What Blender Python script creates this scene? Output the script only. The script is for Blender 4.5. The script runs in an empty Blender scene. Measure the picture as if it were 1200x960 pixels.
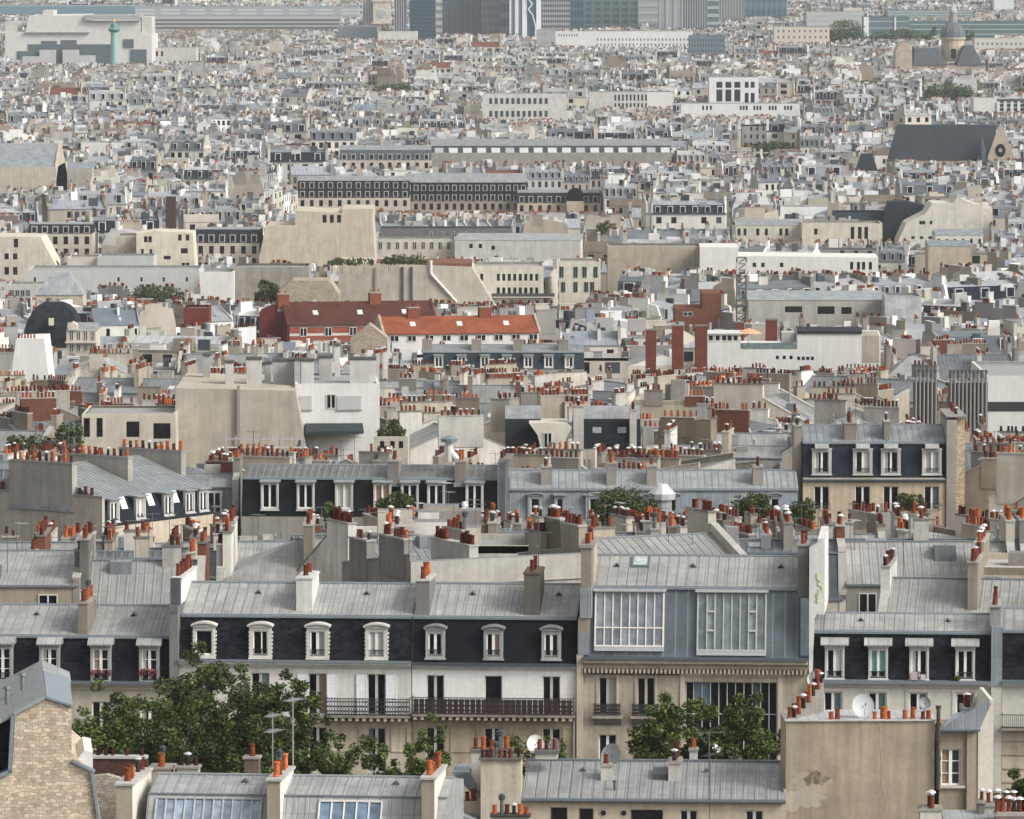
import bpy, math, random
import numpy as np
from mathutils import Vector, Matrix
R = math.radians
S = bpy.context.scene
COL = S.collection
rnd = random.Random(11)

# ------------------------------------------------------------------ camera, sky, sun, exposure
K = 0.000136                      # tangent per photo pixel (photo 1200 x 960)
CAMZ = 130.0
PITCH = math.atan(575 * K)
cam = bpy.data.cameras.new('camera')
cam.sensor_width = 36
cam.lens = 18 / (600 * K)
cam.clip_start = 1
cam.clip_end = 20000
camo = bpy.data.objects.new('camera', cam)
COL.objects.link(camo)
camo.location = (0, 0, CAMZ)
camo.rotation_euler = (math.pi / 2 - PITCH, 0, 0)
S.camera = camo

SUN_EL, SUN_AZ = 38.0, 118.0      # azimuth clockwise from +Y (view direction): veiled sun from the right, slightly behind
w = bpy.data.worlds.new('World')
S.world = w
w.use_nodes = True
nt = w.node_tree
nt.nodes.clear()
sky = nt.nodes.new('ShaderNodeTexSky')
sky.sky_type = 'NISHITA'
sky.sun_disc = False
sky.sun_elevation = R(SUN_EL)
sky.sun_rotation = R(SUN_AZ)
sky.air_density = 1.0
sky.dust_density = 4.0
sky.ozone_density = 1.0
hs = nt.nodes.new('ShaderNodeHueSaturation')
hs.inputs['Saturation'].default_value = 0.07
bg = nt.nodes.new('ShaderNodeBackground')
bg.inputs['Strength'].default_value = 0.15
wo = nt.nodes.new('ShaderNodeOutputWorld')
nt.links.new(sky.outputs[0], hs.inputs['Color'])
nt.links.new(hs.outputs[0], bg.inputs[0])
nt.links.new(bg.outputs[0], wo.inputs[0])
sl = bpy.data.lights.new('sun', 'SUN')
sl.energy = 1.5
sl.angle = R(16)
sl.color = (1, 0.95, 0.87)
so = bpy.data.objects.new('sun', sl)
COL.objects.link(so)
_d = Vector((math.sin(R(SUN_AZ)) * math.cos(R(SUN_EL)), math.cos(R(SUN_AZ)) * math.cos(R(SUN_EL)), math.sin(R(SUN_EL))))
so.rotation_euler = _d.to_track_quat('Z', 'Y').to_euler()
S.view_settings.view_transform = 'Standard'
S.view_settings.look = 'None'
S.view_settings.exposure = 0.56
S.view_settings.gamma = 1
HAZE_DENSITY = 0.000036
S.cycles.volume_bounces = 0
S.cycles.max_bounces = 4
S.cycles.diffuse_bounces = 2
S.cycles.glossy_bounces = 2

# ------------------------------------------------------------------ picture <-> place
CP, SP = math.cos(PITCH), math.sin(PITCH)
def ray(px, py):
    u, v = (px - 600) * K, (480 - py) * K
    dy = CP + v * SP
    dz = -SP + v * CP
    return u / dy, dz / dy
def at(px, py, y):
    a, b = ray(px, py)
    return Vector((a * y, y, CAMZ + b * y))
def project(x, y, z):
    z = z - CAMZ
    f = y * CP - z * SP
    u = y * SP + z * CP
    return 600 + x / f / K, 480 - u / f / K
HT = [(0, 0), (200, 38), (387, 42), (470, 46.5), (560, 50.5), (700, 58), (800, 64), (1100, 76), (1500, 80), (2000, 81), (3000, 80), (4000, 77), (5300, 73), (6500, 78), (9000, 90)]
def zroof(d):
    return CAMZ - float(np.interp(d, [a for a, b in HT], [b for a, b in HT]))
def dnat(py):
    """distance at which ordinary roofs stand on this line of the view"""
    a, b = 500.0, 8500.0
    for _ in range(40):
        m = (a + b) / 2
        if (CAMZ - zroof(m)) / (K * m) > py + 95: a = m
        else: b = m
    return a
def zground(d):
    return zroof(d) - 20.0 if d > 250 else zroof(250) - 20 + (250 - d) * 0.16

# ------------------------------------------------------------------ object helpers
def tag(o, label=None, cat=None, group=None, kind=None):
    if label: o['label'] = label
    if cat: o['category'] = cat
    if group: o['group'] = group
    if kind: o['kind'] = kind
    return o
def empty(name, label, cat, loc, rz=0, group=None):
    o = bpy.data.objects.new(name, None)
    COL.objects.link(o)
    o.empty_display_size = 1
    o.location = loc
    o.rotation_euler = (0, 0, rz)
    return tag(o, label, cat, group)

MATS = []
MI = {}
class MB:
    def __init__(s):
        s.v = []; s.f = []; s.m = []; s.c = []
    def face(s, pts, mat, col=(1, 1, 1)):
        n = len(s.v)
        s.v.extend(tuple(p) for p in pts)
        s.f.append(tuple(range(n, n + len(pts))))
        s.m.append(MI[mat]); s.c.append(col)
    def box(s, x0, x1, y0, y1, z0, z1, mat, col=(1, 1, 1), top=None, skip=''):
        if x1 < x0: x0, x1 = x1, x0
        if y1 < y0: y0, y1 = y1, y0
        if z1 < z0: z0, z1 = z1, z0
        n = len(s.v)
        s.v.extend([(x0, y0, z0), (x1, y0, z0), (x1, y1, z0), (x0, y1, z0), (x0, y0, z1), (x1, y0, z1), (x1, y1, z1), (x0, y1, z1)])
        for k, q in (('b', (0, 3, 2, 1)), ('f', (0, 1, 5, 4)), ('r', (1, 2, 6, 5)), ('k', (2, 3, 7, 6)), ('l', (3, 0, 4, 7)), ('t', (4, 5, 6, 7))):
            if k in skip: continue
            s.f.append(tuple(n + i for i in q))
            s.m.append(MI[mat if k != 't' or top is None else top[0]])
            s.c.append(col if k != 't' or top is None else top[1])
        return s
    def prism(s, poly, a0, a1, axis, mat, col=(1, 1, 1), segm=None, caps=True):
        """poly: closed 2-D outline; axis 'x': poly is (y,z); 'y': poly is (x,z); 'z': poly is (x,y)"""
        def P(q, a):
            return (a, q[0], q[1]) if axis == 'x' else ((q[0], a, q[1]) if axis == 'y' else (q[0], q[1], a))
        n = len(poly)
        ar = sum(poly[i][0] * poly[(i + 1) % n][1] - poly[(i + 1) % n][0] * poly[i][1] for i in range(n))
        if (ar < 0): poly = poly[::-1]; segm = segm[::-1][1:] + segm[::-1][:1] if segm else None
        flip = (axis == 'y')
        for i in range(n):
            p, q = poly[i], poly[(i + 1) % n]
            mm, cc = (segm[i] if segm and segm[i] else (mat, col))
            if mm is None: continue
            L = [P(p, a0), P(q, a0), P(q, a1), P(p, a1)]
            if flip: L = L[::-1]
            s.face(L, mm, cc)
        if caps:
            L0 = [P(p, a0) for p in poly][::-1]; L1 = [P(p, a1) for p in poly]
            if flip: L0, L1 = L0[::-1], L1[::-1]
            s.face(L0, mat, col); s.face(L1, mat, col)
        return s
    def cyl(s, cx, cy, z0, z1, r0, r1, n, mat, col=(1, 1, 1), cap=True):
        a = [(math.cos(2 * math.pi * i / n), math.sin(2 * math.pi * i / n)) for i in range(n)]
        for i in range(n):
            (c0, s0), (c1, s1) = a[i], a[(i + 1) % n]
            s.face([(cx + c0 * r0, cy + s0 * r0, z0), (cx + c1 * r0, cy + s1 * r0, z0), (cx + c1 * r1, cy + s1 * r1, z1), (cx + c0 * r1, cy + s0 * r1, z1)], mat, col)
        if cap and r1 > 0:
            s.face([(cx + c * r1, cy + q * r1, z1) for c, q in a], mat, col)
        return s
    def tube(s, p, q, r, mat, col=(1, 1, 1), n=5, r2=None):
        p, q = Vector(p), Vector(q)
        d = (q - p).normalized()
        a = d.orthogonal().normalized(); b = d.cross(a)
        r2 = r if r2 is None else r2
        ring = [(math.cos(2 * math.pi * i / n), math.sin(2 * math.pi * i / n)) for i in range(n)]
        A = [p + a * c * r + b * k * r for c, k in ring]; B = [q + a * c * r2 + b * k * r2 for c, k in ring]
        for i in range(n):
            j = (i + 1) % n
            s.face([A[i], A[j], B[j], B[i]], mat, col)
        s.face(A[::-1], mat, col); s.face(B, mat, col)
        return s
    def lathe(s, prof, cx, cy, n, mat, col=(1, 1, 1)):
        for (r0, z0), (r1, z1) in zip(prof, prof[1:]):
            s.cyl(cx, cy, z0, z1, r0, r1, n, mat, col, cap=False)
        return s
    def arrays(s):
        lens = np.array([len(f) for f in s.f], np.int32)
        loops = np.fromiter((i for f in s.f for i in f), np.int32, int(lens.sum()))
        return np.array(s.v, np.float32).reshape(-1, 3), lens, loops, np.array(s.m, np.int32), np.array(s.c, np.float32).reshape(-1, 3)
    def build(s, name, parent=None, loc=None, smooth=False):
        return link(name, mesh_from(name, *s.arrays(), smooth=smooth), parent, loc)
def mesh_from(name, v, lens, loops, mats, cols, smooth=False):
    me = bpy.data.meshes.new(name)
    nf = len(lens)
    if nf == 0: return me
    starts = np.zeros(nf, np.int32); starts[1:] = np.cumsum(lens)[:-1]
    me.vertices.add(len(v)); me.vertices.foreach_set('co', v.ravel())
    me.loops.add(len(loops)); me.loops.foreach_set('vertex_index', loops)
    me.polygons.add(nf); me.polygons.foreach_set('loop_start', starts); me.polygons.foreach_set('loop_total', lens)
    used = np.unique(mats)
    remap = np.zeros(len(MATS), np.int32); remap[used] = np.arange(len(used))
    for u in used: me.materials.append(MATS[u])
    me.polygons.foreach_set('material_index', remap[mats])
    me.polygons.foreach_set('use_smooth', np.full(nf, bool(smooth)))
    # uv in metres: u level along the face, v up its slope
    p0, p1, p2 = v[loops[starts]], v[loops[starts + 1]], v[loops[starts + 2]]
    n = np.cross(p1 - p0, p2 - p0); n /= (np.linalg.norm(n, axis=1, keepdims=True) + 1e-9)
    U = np.stack([-n[:, 1], n[:, 0], np.zeros(nf)], 1)
    L = np.linalg.norm(U, axis=1, keepdims=True)
    U = np.where(L < 1e-3, np.array([[1.0, 0, 0]]), U / np.maximum(L, 1e-6))
    V = np.cross(n, U)
    fi = np.repeat(np.arange(nf), lens)
    co = v[loops]
    uv = np.stack([(co * U[fi]).sum(1), (co * V[fi]).sum(1)], 1).astype(np.float32)
    lay = me.uv_layers.new(name='UVMap'); lay.data.foreach_set('uv', uv.ravel())
    at_ = me.attributes.new('Col', 'FLOAT_COLOR', 'FACE')
    c4 = np.ones((nf, 4), np.float32); c4[:, :3] = cols
    at_.data.foreach_set('color', c4.ravel())
    me.update(calc_edges=True)
    return me
def link(name, me, parent=None, loc=None, rz=None):
    o = bpy.data.objects.new(name, me)
    COL.objects.link(o)
    if parent is not None: o.parent = parent
    if loc is not None: o.location = loc
    if rz: o.rotation_euler = (0, 0, rz)
    return o

# ------------------------------------------------------------------ materials
class NG:
    def __init__(s, name, rough=0.8, metal=0.0, spec=0.3):
        m = bpy.data.materials.new(name); m.use_nodes = True
        s.m = m; s.t = m.node_tree; s.b = s.t.nodes['Principled BSDF']
        s.b.inputs['Roughness'].default_value = rough
        s.b.inputs['Metallic'].default_value = metal
        s.b.inputs['Specular IOR Level'].default_value = spec
        s.col = s.n('ShaderNodeAttribute'); s.col.attribute_name = 'Col'
        s.cur = s.col.outputs['Color']
        s.tc = None
        MI[name] = len(MATS); MATS.append(m)
    def n(s, t, **k):
        q = s.t.nodes.new(t)
        for a, b in k.items(): setattr(q, a, b)
        return q
    def lk(s, a, b): s.t.links.new(a, b)
    def coord(s, which='Object'):
        if s.tc is None: s.tc = s.n('ShaderNodeTexCoord')
        return s.tc.outputs[which]
    def world(s): return s.n('ShaderNodeNewGeometry').outputs['Position']
    def mapping(s, src, scale):
        q = s.n('ShaderNodeMapping'); q.inputs['Scale'].default_value = scale
        s.lk(src, q.inputs[0]); return q.outputs[0]
    def noise(s, vec, scale, detail=3, rough=0.55):
        q = s.n('ShaderNodeTexNoise'); q.inputs['Scale'].default_value = scale
        q.inputs['Detail'].default_value = detail; q.inputs['Roughness'].default_value = rough
        s.lk(vec, q.inputs['Vector']); return q.outputs['Fac']
    def math(s, op, a, b=None, c=None):
        q = s.n('ShaderNodeMath', operation=op)
        for i, x in enumerate((a, b, c)):
            if x is None: continue
            if isinstance(x, (int, float)): q.inputs[i].default_value = x
            else: s.lk(x, q.inputs[i])
        return q.outputs[0]
    def ramp(s, fac, stops):
        q = s.n('ShaderNodeValToRGB'); e = q.color_ramp.elements
        while len(e) < len(stops): e.new(0.5)
        for i, (p, c) in enumerate(stops):
            e[i].position = p
            e[i].color = (c, c, c, 1) if isinstance(c, (int, float)) else tuple(c) + (1,)
        s.lk(fac, q.inputs[0]); return q.outputs[0]
    def mul(s, other, fac=1.0):
        q = s.n('ShaderNodeMixRGB', blend_type='MULTIPLY'); 
        if isinstance(fac, (int, float)): q.inputs[0].default_value = fac
        else: s.lk(fac, q.inputs[0])
        s.lk(s.cur, q.inputs[1])
        if isinstance(other, tuple): q.inputs[2].default_value = other + (1,)
        else: s.lk(other, q.inputs[2])
        s.cur = q.outputs[0]; return s
    def mix(s, other, fac):
        q = s.n('ShaderNodeMixRGB', blend_type='MIX')
        s.lk(fac, q.inputs[0]) if not isinstance(fac, (int, float)) else setattr(q.inputs[0], 'default_value', fac)
        s.lk(s.cur, q.inputs[1])
        if isinstance(other, tuple): q.inputs[2].default_value = other + (1,)
        else: s.lk(other, q.inputs[2])
        s.cur = q.outputs[0]; return s
    def bump(s, h, strength=0.3, dist=0.05):
        q = s.n('ShaderNodeBump'); q.inputs['Strength'].default_value = strength; q.inputs['Distance'].default_value = dist
        s.lk(h, q.inputs['Height']); s.lk(q.outputs[0], s.b.inputs['Normal']); return s
    def done(s):
        s.lk(s.cur, s.b.inputs['Base Color']); return s.m

def m_wall(name, stain, streak):
    g = NG(name, 0.9, spec=0.15)
    P = g.coord()
    big = g.noise(P, 0.35, 5, 0.65)
    st = g.noise(g.mapping(P, (1.6, 1.6, 0.10)), 1.2, 4, 0.6)
    fine = g.noise(P, 4.0, 4, 0.6)
    g.mul(g.ramp(big, [(0.30, 1 - stain), (0.62, 1.0)]))
    g.mul(g.ramp(st, [(0.36, 1 - streak), (0.60, 1.0)]))
    g.mul(g.ramp(fine, [(0.25, 0.88), (0.75, 1.06)]))
    g.bump(fine, 0.25, 0.02)
    g.done()
m_wall('plaster', 0.24, 0.16)
m_wall('cleanwall', 0.11, 0.09)
m_wall('oldwall', 0.34, 0.24)
# far walls: cheap, brightness changes with place only
g = NG('farwall', 0.9, spec=0.1); g.mul(g.ramp(g.noise(g.mapping(g.coord(), (1, 1, 0.4)), 0.3, 3), [(0.3, 0.78), (0.65, 1.0)])); g.done()

def m_zinc(name, pw, ph, seam, var):
    g = NG(name, 0.42, metal=0.12, spec=0.4)
    uv = g.coord('UV')
    sx = g.n('ShaderNodeSeparateXYZ'); g.lk(uv, sx.inputs[0])
    u = g.math('DIVIDE', sx.outputs[0], pw); v = g.math('DIVIDE', sx.outputs[1], ph)
    fu, fv = g.math('FLOOR', u), g.math('FLOOR', v)
    cb = g.n('ShaderNodeCombineXYZ'); g.lk(fu, cb.inputs[0]); g.lk(fv, cb.inputs[1])
    oi = g.n('ShaderNodeObjectInfo'); g.lk(oi.outputs['Random'], cb.inputs[2])
    wn = g.n('ShaderNodeTexWhiteNoise', noise_dimensions='3D'); g.lk(cb.outputs[0], wn.inputs['Vector'])
    g.mul(g.ramp(wn.outputs['Value'], [(0.0, 1 - var), (0.7, 1.0), (1.0, 1 + var * 0.8)]))
    big = g.noise(g.coord(), 0.5, 5, 0.65)
    g.mul(g.ramp(big, [(0.3, 0.66), (0.62, 1.05)]))
    fine = g.noise(g.mapping(g.coord('UV'), (2.5, 0.5, 1)), 2.0, 4, 0.7)
    g.mul(g.ramp(fine, [(0.3, 0.84), (0.7, 1.06)]))
    a = g.math('FRACT', u); b = g.math('FRACT', v)
    l1 = g.math('LESS_THAN', a, 0.085); seam_shadow = g.math('MULTIPLY', g.math('GREATER_THAN', a, 0.085), g.math('LESS_THAN', a, 0.19))
    l2 = g.math('LESS_THAN', b, 0.03)
    g.mix((0.13, 0.14, 0.15), g.math('MULTIPLY', seam_shadow, seam * 0.75))  # dark line beside each raised seam paints its shadow into the colour
    g.mix((0.55, 0.57, 0.58), g.math('MULTIPLY', l1, seam * 0.35))
    g.mix((0.12, 0.14, 0.16), g.math('MULTIPLY', l2, seam * 0.5))
    g.lk(g.ramp(big, [(0.3, 0.6), (0.7, 0.36)]), g.b.inputs['Roughness'])
    g.bump(g.math('ADD', l1, g.math('MULTIPLY', l2, 0.5)), 0.6, 0.03)
    g.done()
m_zinc('zinc', 0.60, 2.1, 0.85, 0.11)
m_zinc('zincwall', 0.75, 2.4, 0.6, 0.12)
g = NG('farzinc', 0.5, metal=0.0, spec=0.3)
uv = g.coord('UV'); sx = g.n('ShaderNodeSeparateXYZ'); g.lk(uv, sx.inputs[0])
g.mix((0.14, 0.16, 0.18), g.math('MULTIPLY', g.math('LESS_THAN', g.math('FRACT', g.math('DIVIDE', sx.outputs[0], 1.3)), 0.16), 0.5))
g.mul(g.ramp(g.noise(g.coord(), 0.25, 3), [(0.3, 0.75), (0.65, 1.05)])); g.done()

def m_slate(name):
    g = NG(name, 0.8, spec=0.10)
    br = g.n('ShaderNodeTexBrick')
    br.inputs['Scale'].default_value = 1.0; br.inputs['Brick Width'].default_value = 0.28; br.inputs['Row Height'].default_value = 0.17
    br.inputs['Mortar Size'].default_value = 0.012; br.inputs['Bias'].default_value = 0.0
    br.inputs['Color1'].default_value = (0.55, 0.55, 0.55, 1); br.inputs['Color2'].default_value = (1.45, 1.45, 1.5, 1); br.inputs['Mortar'].default_value = (0.35, 0.35, 0.35, 1)
    g.lk(g.coord('UV'), br.inputs['Vector'])
    g.mul(br.outputs['Color'])
    g.mul(g.ramp(g.noise(g.coord(), 0.8, 5, 0.7), [(0.35, 0.75), (0.75, 1.6)]))
    g.bump(br.outputs['Fac'], -0.4, 0.02)
    g.done()
m_slate('slate')
g = NG('sheetdark', 0.75, spec=0.10); g.mul(g.ramp(g.noise(g.coord(), 0.9, 5, 0.7), [(0.3, 0.8), (0.75, 1.5)])); g.done()

def m_stone(name, bw, bh, mort, dist):
    g = NG(name, 0.95, spec=0.1)
    P = g.coord('UV')
    nz = g.n('ShaderNodeTexNoise'); nz.inputs['Scale'].default_value = 2.2; nz.inputs['Detail'].default_value = 3; g.lk(P, nz.inputs['Vector'])
    add = g.n('ShaderNodeMixRGB', blend_type='LINEAR_LIGHT'); add.inputs[0].default_value = dist
    g.lk(P, add.inputs[1]); g.lk(nz.outputs['Color'], add.inputs[2])
    br = g.n('ShaderNodeTexBrick'); br.inputs['Scale'].default_value = 1.0
    br.inputs['Brick Width'].default_value = bw; br.inputs['Row Height'].default_value = bh; br.inputs['Mortar Size'].default_value = mort
    br.inputs['Mortar Smooth'].default_value = 0.4
    br.inputs['Color1'].default_value = (0.74, 0.72, 0.70, 1); br.inputs['Color2'].default_value = (1.25, 1.24, 1.22, 1); br.inputs['Mortar'].default_value = (0.66, 0.58, 0.50, 1)
    g.lk(add.outputs[0], br.inputs['Vector'])
    g.mul(br.outputs['Color'])
    g.mul(g.ramp(g.noise(P, 5.0, 5, 0.7), [(0.3, 0.7), (0.7, 1.2)]))
    g.mul(g.ramp(g.noise(P, 0.4, 3), [(0.3, 0.85), (0.7, 1.08)]))
    g.bump(br.outputs['Fac'], -0.7, 0.05)
    g.done()
m_stone('rubble', 0.27, 0.15, 0.014, 0.16)
m_stone('brick', 0.24, 0.08, 0.010, 0.01)
def m_paint(name, rough=0.5, spec=0.4, metal=0.0, nz=0.12):
    g = NG(name, rough, metal, spec); g.mul(g.ramp(g.noise(g.coord(), 6, 4), [(0.3, 1 - nz), (0.7, 1 + nz * 0.4)])); g.done()
m_paint('paint'); m_paint('metal', 0.45, 0.5, 0.3); m_paint('roofing', 0.9, 0.15, 0, 0.3); m_paint('bark', 0.95, 0.1, 0, 0.4)
g = NG('pot', 0.85, spec=0.15)
oi = g.n('ShaderNodeObjectInfo')
g.mul(g.ramp(oi.outputs['Random'], [(0.0, (0.35, 0.32, 0.32)), (0.5, (0.8, 0.76, 0.75)), (1.0, (1.3, 1.25, 1.1))]))
g.mul(g.ramp(g.noise(g.coord(), 5.0, 4), [(0.35, 0.6), (0.65, 1.08)])); g.done()
g = NG('glass', 0.08, spec=0.5); g.done()
g = NG('skyglass', 0.12, metal=0.0, spec=0.9); g.mul(g.ramp(g.noise(g.coord('UV'), 1.6, 4), [(0.35, 0.6), (0.7, 1.25)])); g.done()
g = NG('cloth', 0.95, spec=0.1); g.done()
g = NG('leaf', 0.6, spec=0.25); g.done()
g = NG('tile', 0.85, spec=0.15)
g.mul(g.ramp(g.noise(g.mapping(g.coord('UV'), (1, 1, 1)), 2.4, 5, 0.8), [(0.3, 0.6), (0.7, 1.2)]))
g.mul(g.ramp(g.noise(g.coord(), 0.3, 3), [(0.3, 0.7), (0.65, 1.1)])); g.done()
g = NG('ground', 0.95, spec=0.1); g.mul(g.ramp(g.noise(g.world(), 0.05, 5), [(0.3, 0.6), (0.7, 1.3)])); g.done()

# base colours
WHITE = (.76, .74, .70); OFFW = (.66, .62, .55); CREAM = (.54, .47, .36); BEIGE = (.42, .36, .27); TAN = (.32, .265, .19)
GREYW = (.34, .32, .285); LGREY = (.47, .45, .41); DGREY = (.2, .195, .18)
ZL = (.37, .37, .355); ZM = (.28, .29, .295); ZB = (.22, .25, .275); ZD = (.12, .145, .165); ZDD = (.06, .07, .08)
SL = (.013, .0145, .018); SLB = (.010, .011, .014)
BLACK = (.008, .008, .010); FRAME = (.76, .75, .71); TERRA = (.34, .092, .032); RUST = (.15, .040, .024); DKPOT = (.07, .03, .025)

# ------------------------------------------------------------------ pots (shared meshes)
def pot_mesh(name, col, h=0.6, r=0.155, cap=None, n=9):
    b = MB()
    b.lathe([(r * 1.02, 0), (r * 1.12, 0.05), (r * 0.95, 0.08), (r * 0.84, h * 0.86), (r * 1.02, h * 0.88), (r * 1.02, h), (r * 0.8, h), (r * 0.7, h * 0.6)], 0, 0, n, 'pot', col)
    b.cyl(0, 0, h * 0.5, h * 0.6, r * 0.72, r * 0.72, n, 'paint', BLACK)
    if cap:
        for i in range(3):
            a = i * 2.094
            b.tube((math.cos(a) * r * .8, math.sin(a) * r * .8, h - .02), (math.cos(a) * r * .8, math.sin(a) * r * .8, h + .14), .02, 'metal', (.3, .3, .3), 4)
        b.lathe([(r * 1.75, h + .12), (r * 1.6, h + .17), (r * .5, h + .24), (0, h + .25)], 0, 0, n, 'metal', cap)
    v = b.arrays()
    return mesh_from(name, *v)
POTS = {
    'o': pot_mesh('chimney_pot', TERRA), 'O': pot_mesh('chimney_pot', (.44, .13, .045), .68, .165), 's': pot_mesh('chimney_pot', (.36, .085, .04), .45, .14),
    'r': pot_mesh('chimney_pot', RUST), 'R': pot_mesh('chimney_pot', (.20, .05, .03), .72, .145), 'd': pot_mesh('chimney_pot', DKPOT, .55, .13),
    'c': pot_mesh('capped_chimney_pot', (.24, .06, .03), .5, .13, (.62, .62, .60)), 'k': pot_mesh('capped_chimney_pot', (.03, .03, .032), .5, .12, (.5, .5, .5)),
    'w': pot_mesh('chimney_pot', (.5, .48, .44), .5, .13)}
POTCOL = {'o': TERRA, 'O': (.44, .13, .045), 's': (.36, .085, .04), 'r': RUST, 'R': (.2, .05, .03), 'd': DKPOT, 'c': (.24, .06, .03), 'k': (.03, .03, .03), 'w': (.5, .48, .44)}
POTH = {'o': .6, 'O': .68, 's': .45, 'r': .6, 'R': .72, 'd': .55, 'c': .6, 'k': .6, 'w': .5}
def cowl_mesh():
    b = MB()
    b.cyl(0, 0, 0, .8, .11, .11, 9, 'metal', (.12, .13, .135))
    b.lathe([(.11, .8), (.19, .86), (.19, 1.05), (.22, 1.08), (.08, 1.2), (0, 1.21)], 0, 0, 9, 'metal', (.05, .06, .065))
    return mesh_from('chimney_cowl', *b.arrays())
COWL = cowl_mesh()

def put_pots(parent, x0, x1, y0, y1, z, kinds, scale=1.0, jit=.04, R_=None):
    R_ = R_ or rnd
    n = len(kinds)
    lx, ly = x1 - x0, y1 - y0
    for i, k in enumerate(kinds):
        if k == ' ': continue
        t = (i + .5) / n
        if lx >= ly: px, py = x0 + lx * t, (y0 + y1) / 2
        else: px, py = (x0 + x1) / 2, y0 + ly * t
        me = COWL if k == '#' else POTS[k]
        o = link(me.name.split('.')[0], me, parent, (px + R_.uniform(-jit, jit), py + R_.uniform(-jit, jit), z))
        s = scale * R_.uniform(.9, 1.1)
        o.scale = (s, s, s * R_.uniform(.85, 1.12))
        o.rotation_euler = (R_.uniform(-.04, .04), R_.uniform(-.04, .04), R_.uniform(0, 6))
def chimney(parent, x0, x1, y0, y1, z0, z1, col, kinds='', mat='plaster', scale=1.0, cope=GREYW, label=None, slabs=True):
    b = MB()
    b.box(x0, x1, y0, y1, z0, z1 - .10, mat, col, skip='b')
    b.box(x0 - .06, x1 + .06, y0 - .06, y1 + .06, z1 - .10, z1, 'plaster', cope)
    if slabs:
        b.box(x0 + .04, x1 - .04, y0 + .04, y1 - .04, z1, z1 + .05, 'plaster', cope)
        b.box(x0 - .09, x1 + .09, y0 - .09, y1 + .09, z0 - .25, z0 + .12, 'zincwall', ZM)
    o = b.build('chimney', parent)
    if label: o['label'] = label
    if kinds: put_pots(o, x0, x1, y0, y1, z1 + (.05 if slabs else 0), kinds, scale)
    return o

# ------------------------------------------------------------------ frames for buildings that the photo shows closely
class Frame:
    def __init__(s, d, pxref, theta=0.0):
        s.d = d; s.th = R(theta)
        p = at(pxref, 700, d)
        s.O = (p.x, p.y)
        s.u = (math.cos(s.th), math.sin(s.th)); s.v = (-s.u[1], s.u[0])
    def hit(s, px, py, off=0.0):
        a, b = ray(px, py)
        ox, oy = s.O[0] + s.v[0] * off, s.O[1] + s.v[1] * off
        # ox + ux*q = a*t ; oy + uy*q = t
        q = (a * oy - ox) / (s.u[0] - a * s.u[1])
        t = oy + s.u[1] * q
        return q, CAMZ + b * t
    def s_(s, px, py=700, off=0.0): return s.hit(px, py, off)[0]
    def z_(s, px, py, off=0.0): return s.hit(px, py, off)[1]
    def world(s, q, off): return (s.O[0] + s.u[0] * q + s.v[0] * off, s.O[1] + s.u[1] * q + s.v[1] * off)

FOOT = []     # (frame, s0, s1, off0, off1)
CLEAR = []    # (px0, px1, lowest visible py, distance)
LAND = []     # (phrase, px, py)
def claim(F, s0, s1, o0, o1, ybot=None, phrase=None, top=None):
    FOOT.append((F, min(s0, s1), max(s0, s1), o0, o1))
    a = F.world(s0, 0); b = F.world(s1, 0)
    pa, pb = 600 + a[0] / a[1] / K, 600 + b[0] / b[1] / K
    if ybot is not None: CLEAR.append((min(pa, pb), max(pa, pb), ybot, min(a[1], b[1])))
    if phrase: LAND.append((phrase, (pa + pb) / 2, top))

def wallgrid(b, s0, s1, z0, z1, y, holes, mat, col, deep=.28, rcol=None):
    """front wall with real openings; holes (a0,a1,b0,b1)"""
    holes = [(max(h[0], s0), min(h[1], s1), max(h[2], z0), min(h[3], z1)) for h in holes]
    holes = [h for h in holes if h[1] > h[0] and h[3] > h[2]]
    xs = sorted({s0, s1} | {h[0] for h in holes} | {h[1] for h in holes})
    zs = sorted({z0, z1} | {h[2] for h in holes} | {h[3] for h in holes})
    for xa, xb in zip(xs, xs[1:]):
        run = None
        for za, zb in zip(zs, zs[1:]):
            mx, mz = (xa + xb) / 2, (za + zb) / 2
            solid = not any(h[0] < mx < h[1] and h[2] < mz < h[3] for h in holes)
            if solid: run = (run[0], zb) if run else (za, zb)
            if not solid and run: b.face([(xa, y, run[0]), (xb, y, run[0]), (xb, y, run[1]), (xa, y, run[1])], mat, col); run = None
        if run: b.face([(xa, y, run[0]), (xb, y, run[0]), (xb, y, run[1]), (xa, y, run[1])], mat, col)
    rc = rcol or col
    for a0, a1, c0, c1 in holes:
        b.face([(a0, y, c0), (a0, y + deep, c0), (a0, y + deep, c1), (a0, y, c1)], mat, rc)
        b.face([(a1, y, c0), (a1, y, c1), (a1, y + deep, c1), (a1, y + deep, c0)], mat, rc)
        b.face([(a0, y, c1), (a0, y + deep, c1), (a1, y + deep, c1), (a1, y, c1)], mat, rc)
        b.face([(a0, y, c0), (a1, y, c0), (a1, y + deep, c0), (a0, y + deep, c0)], mat, rc)

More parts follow.
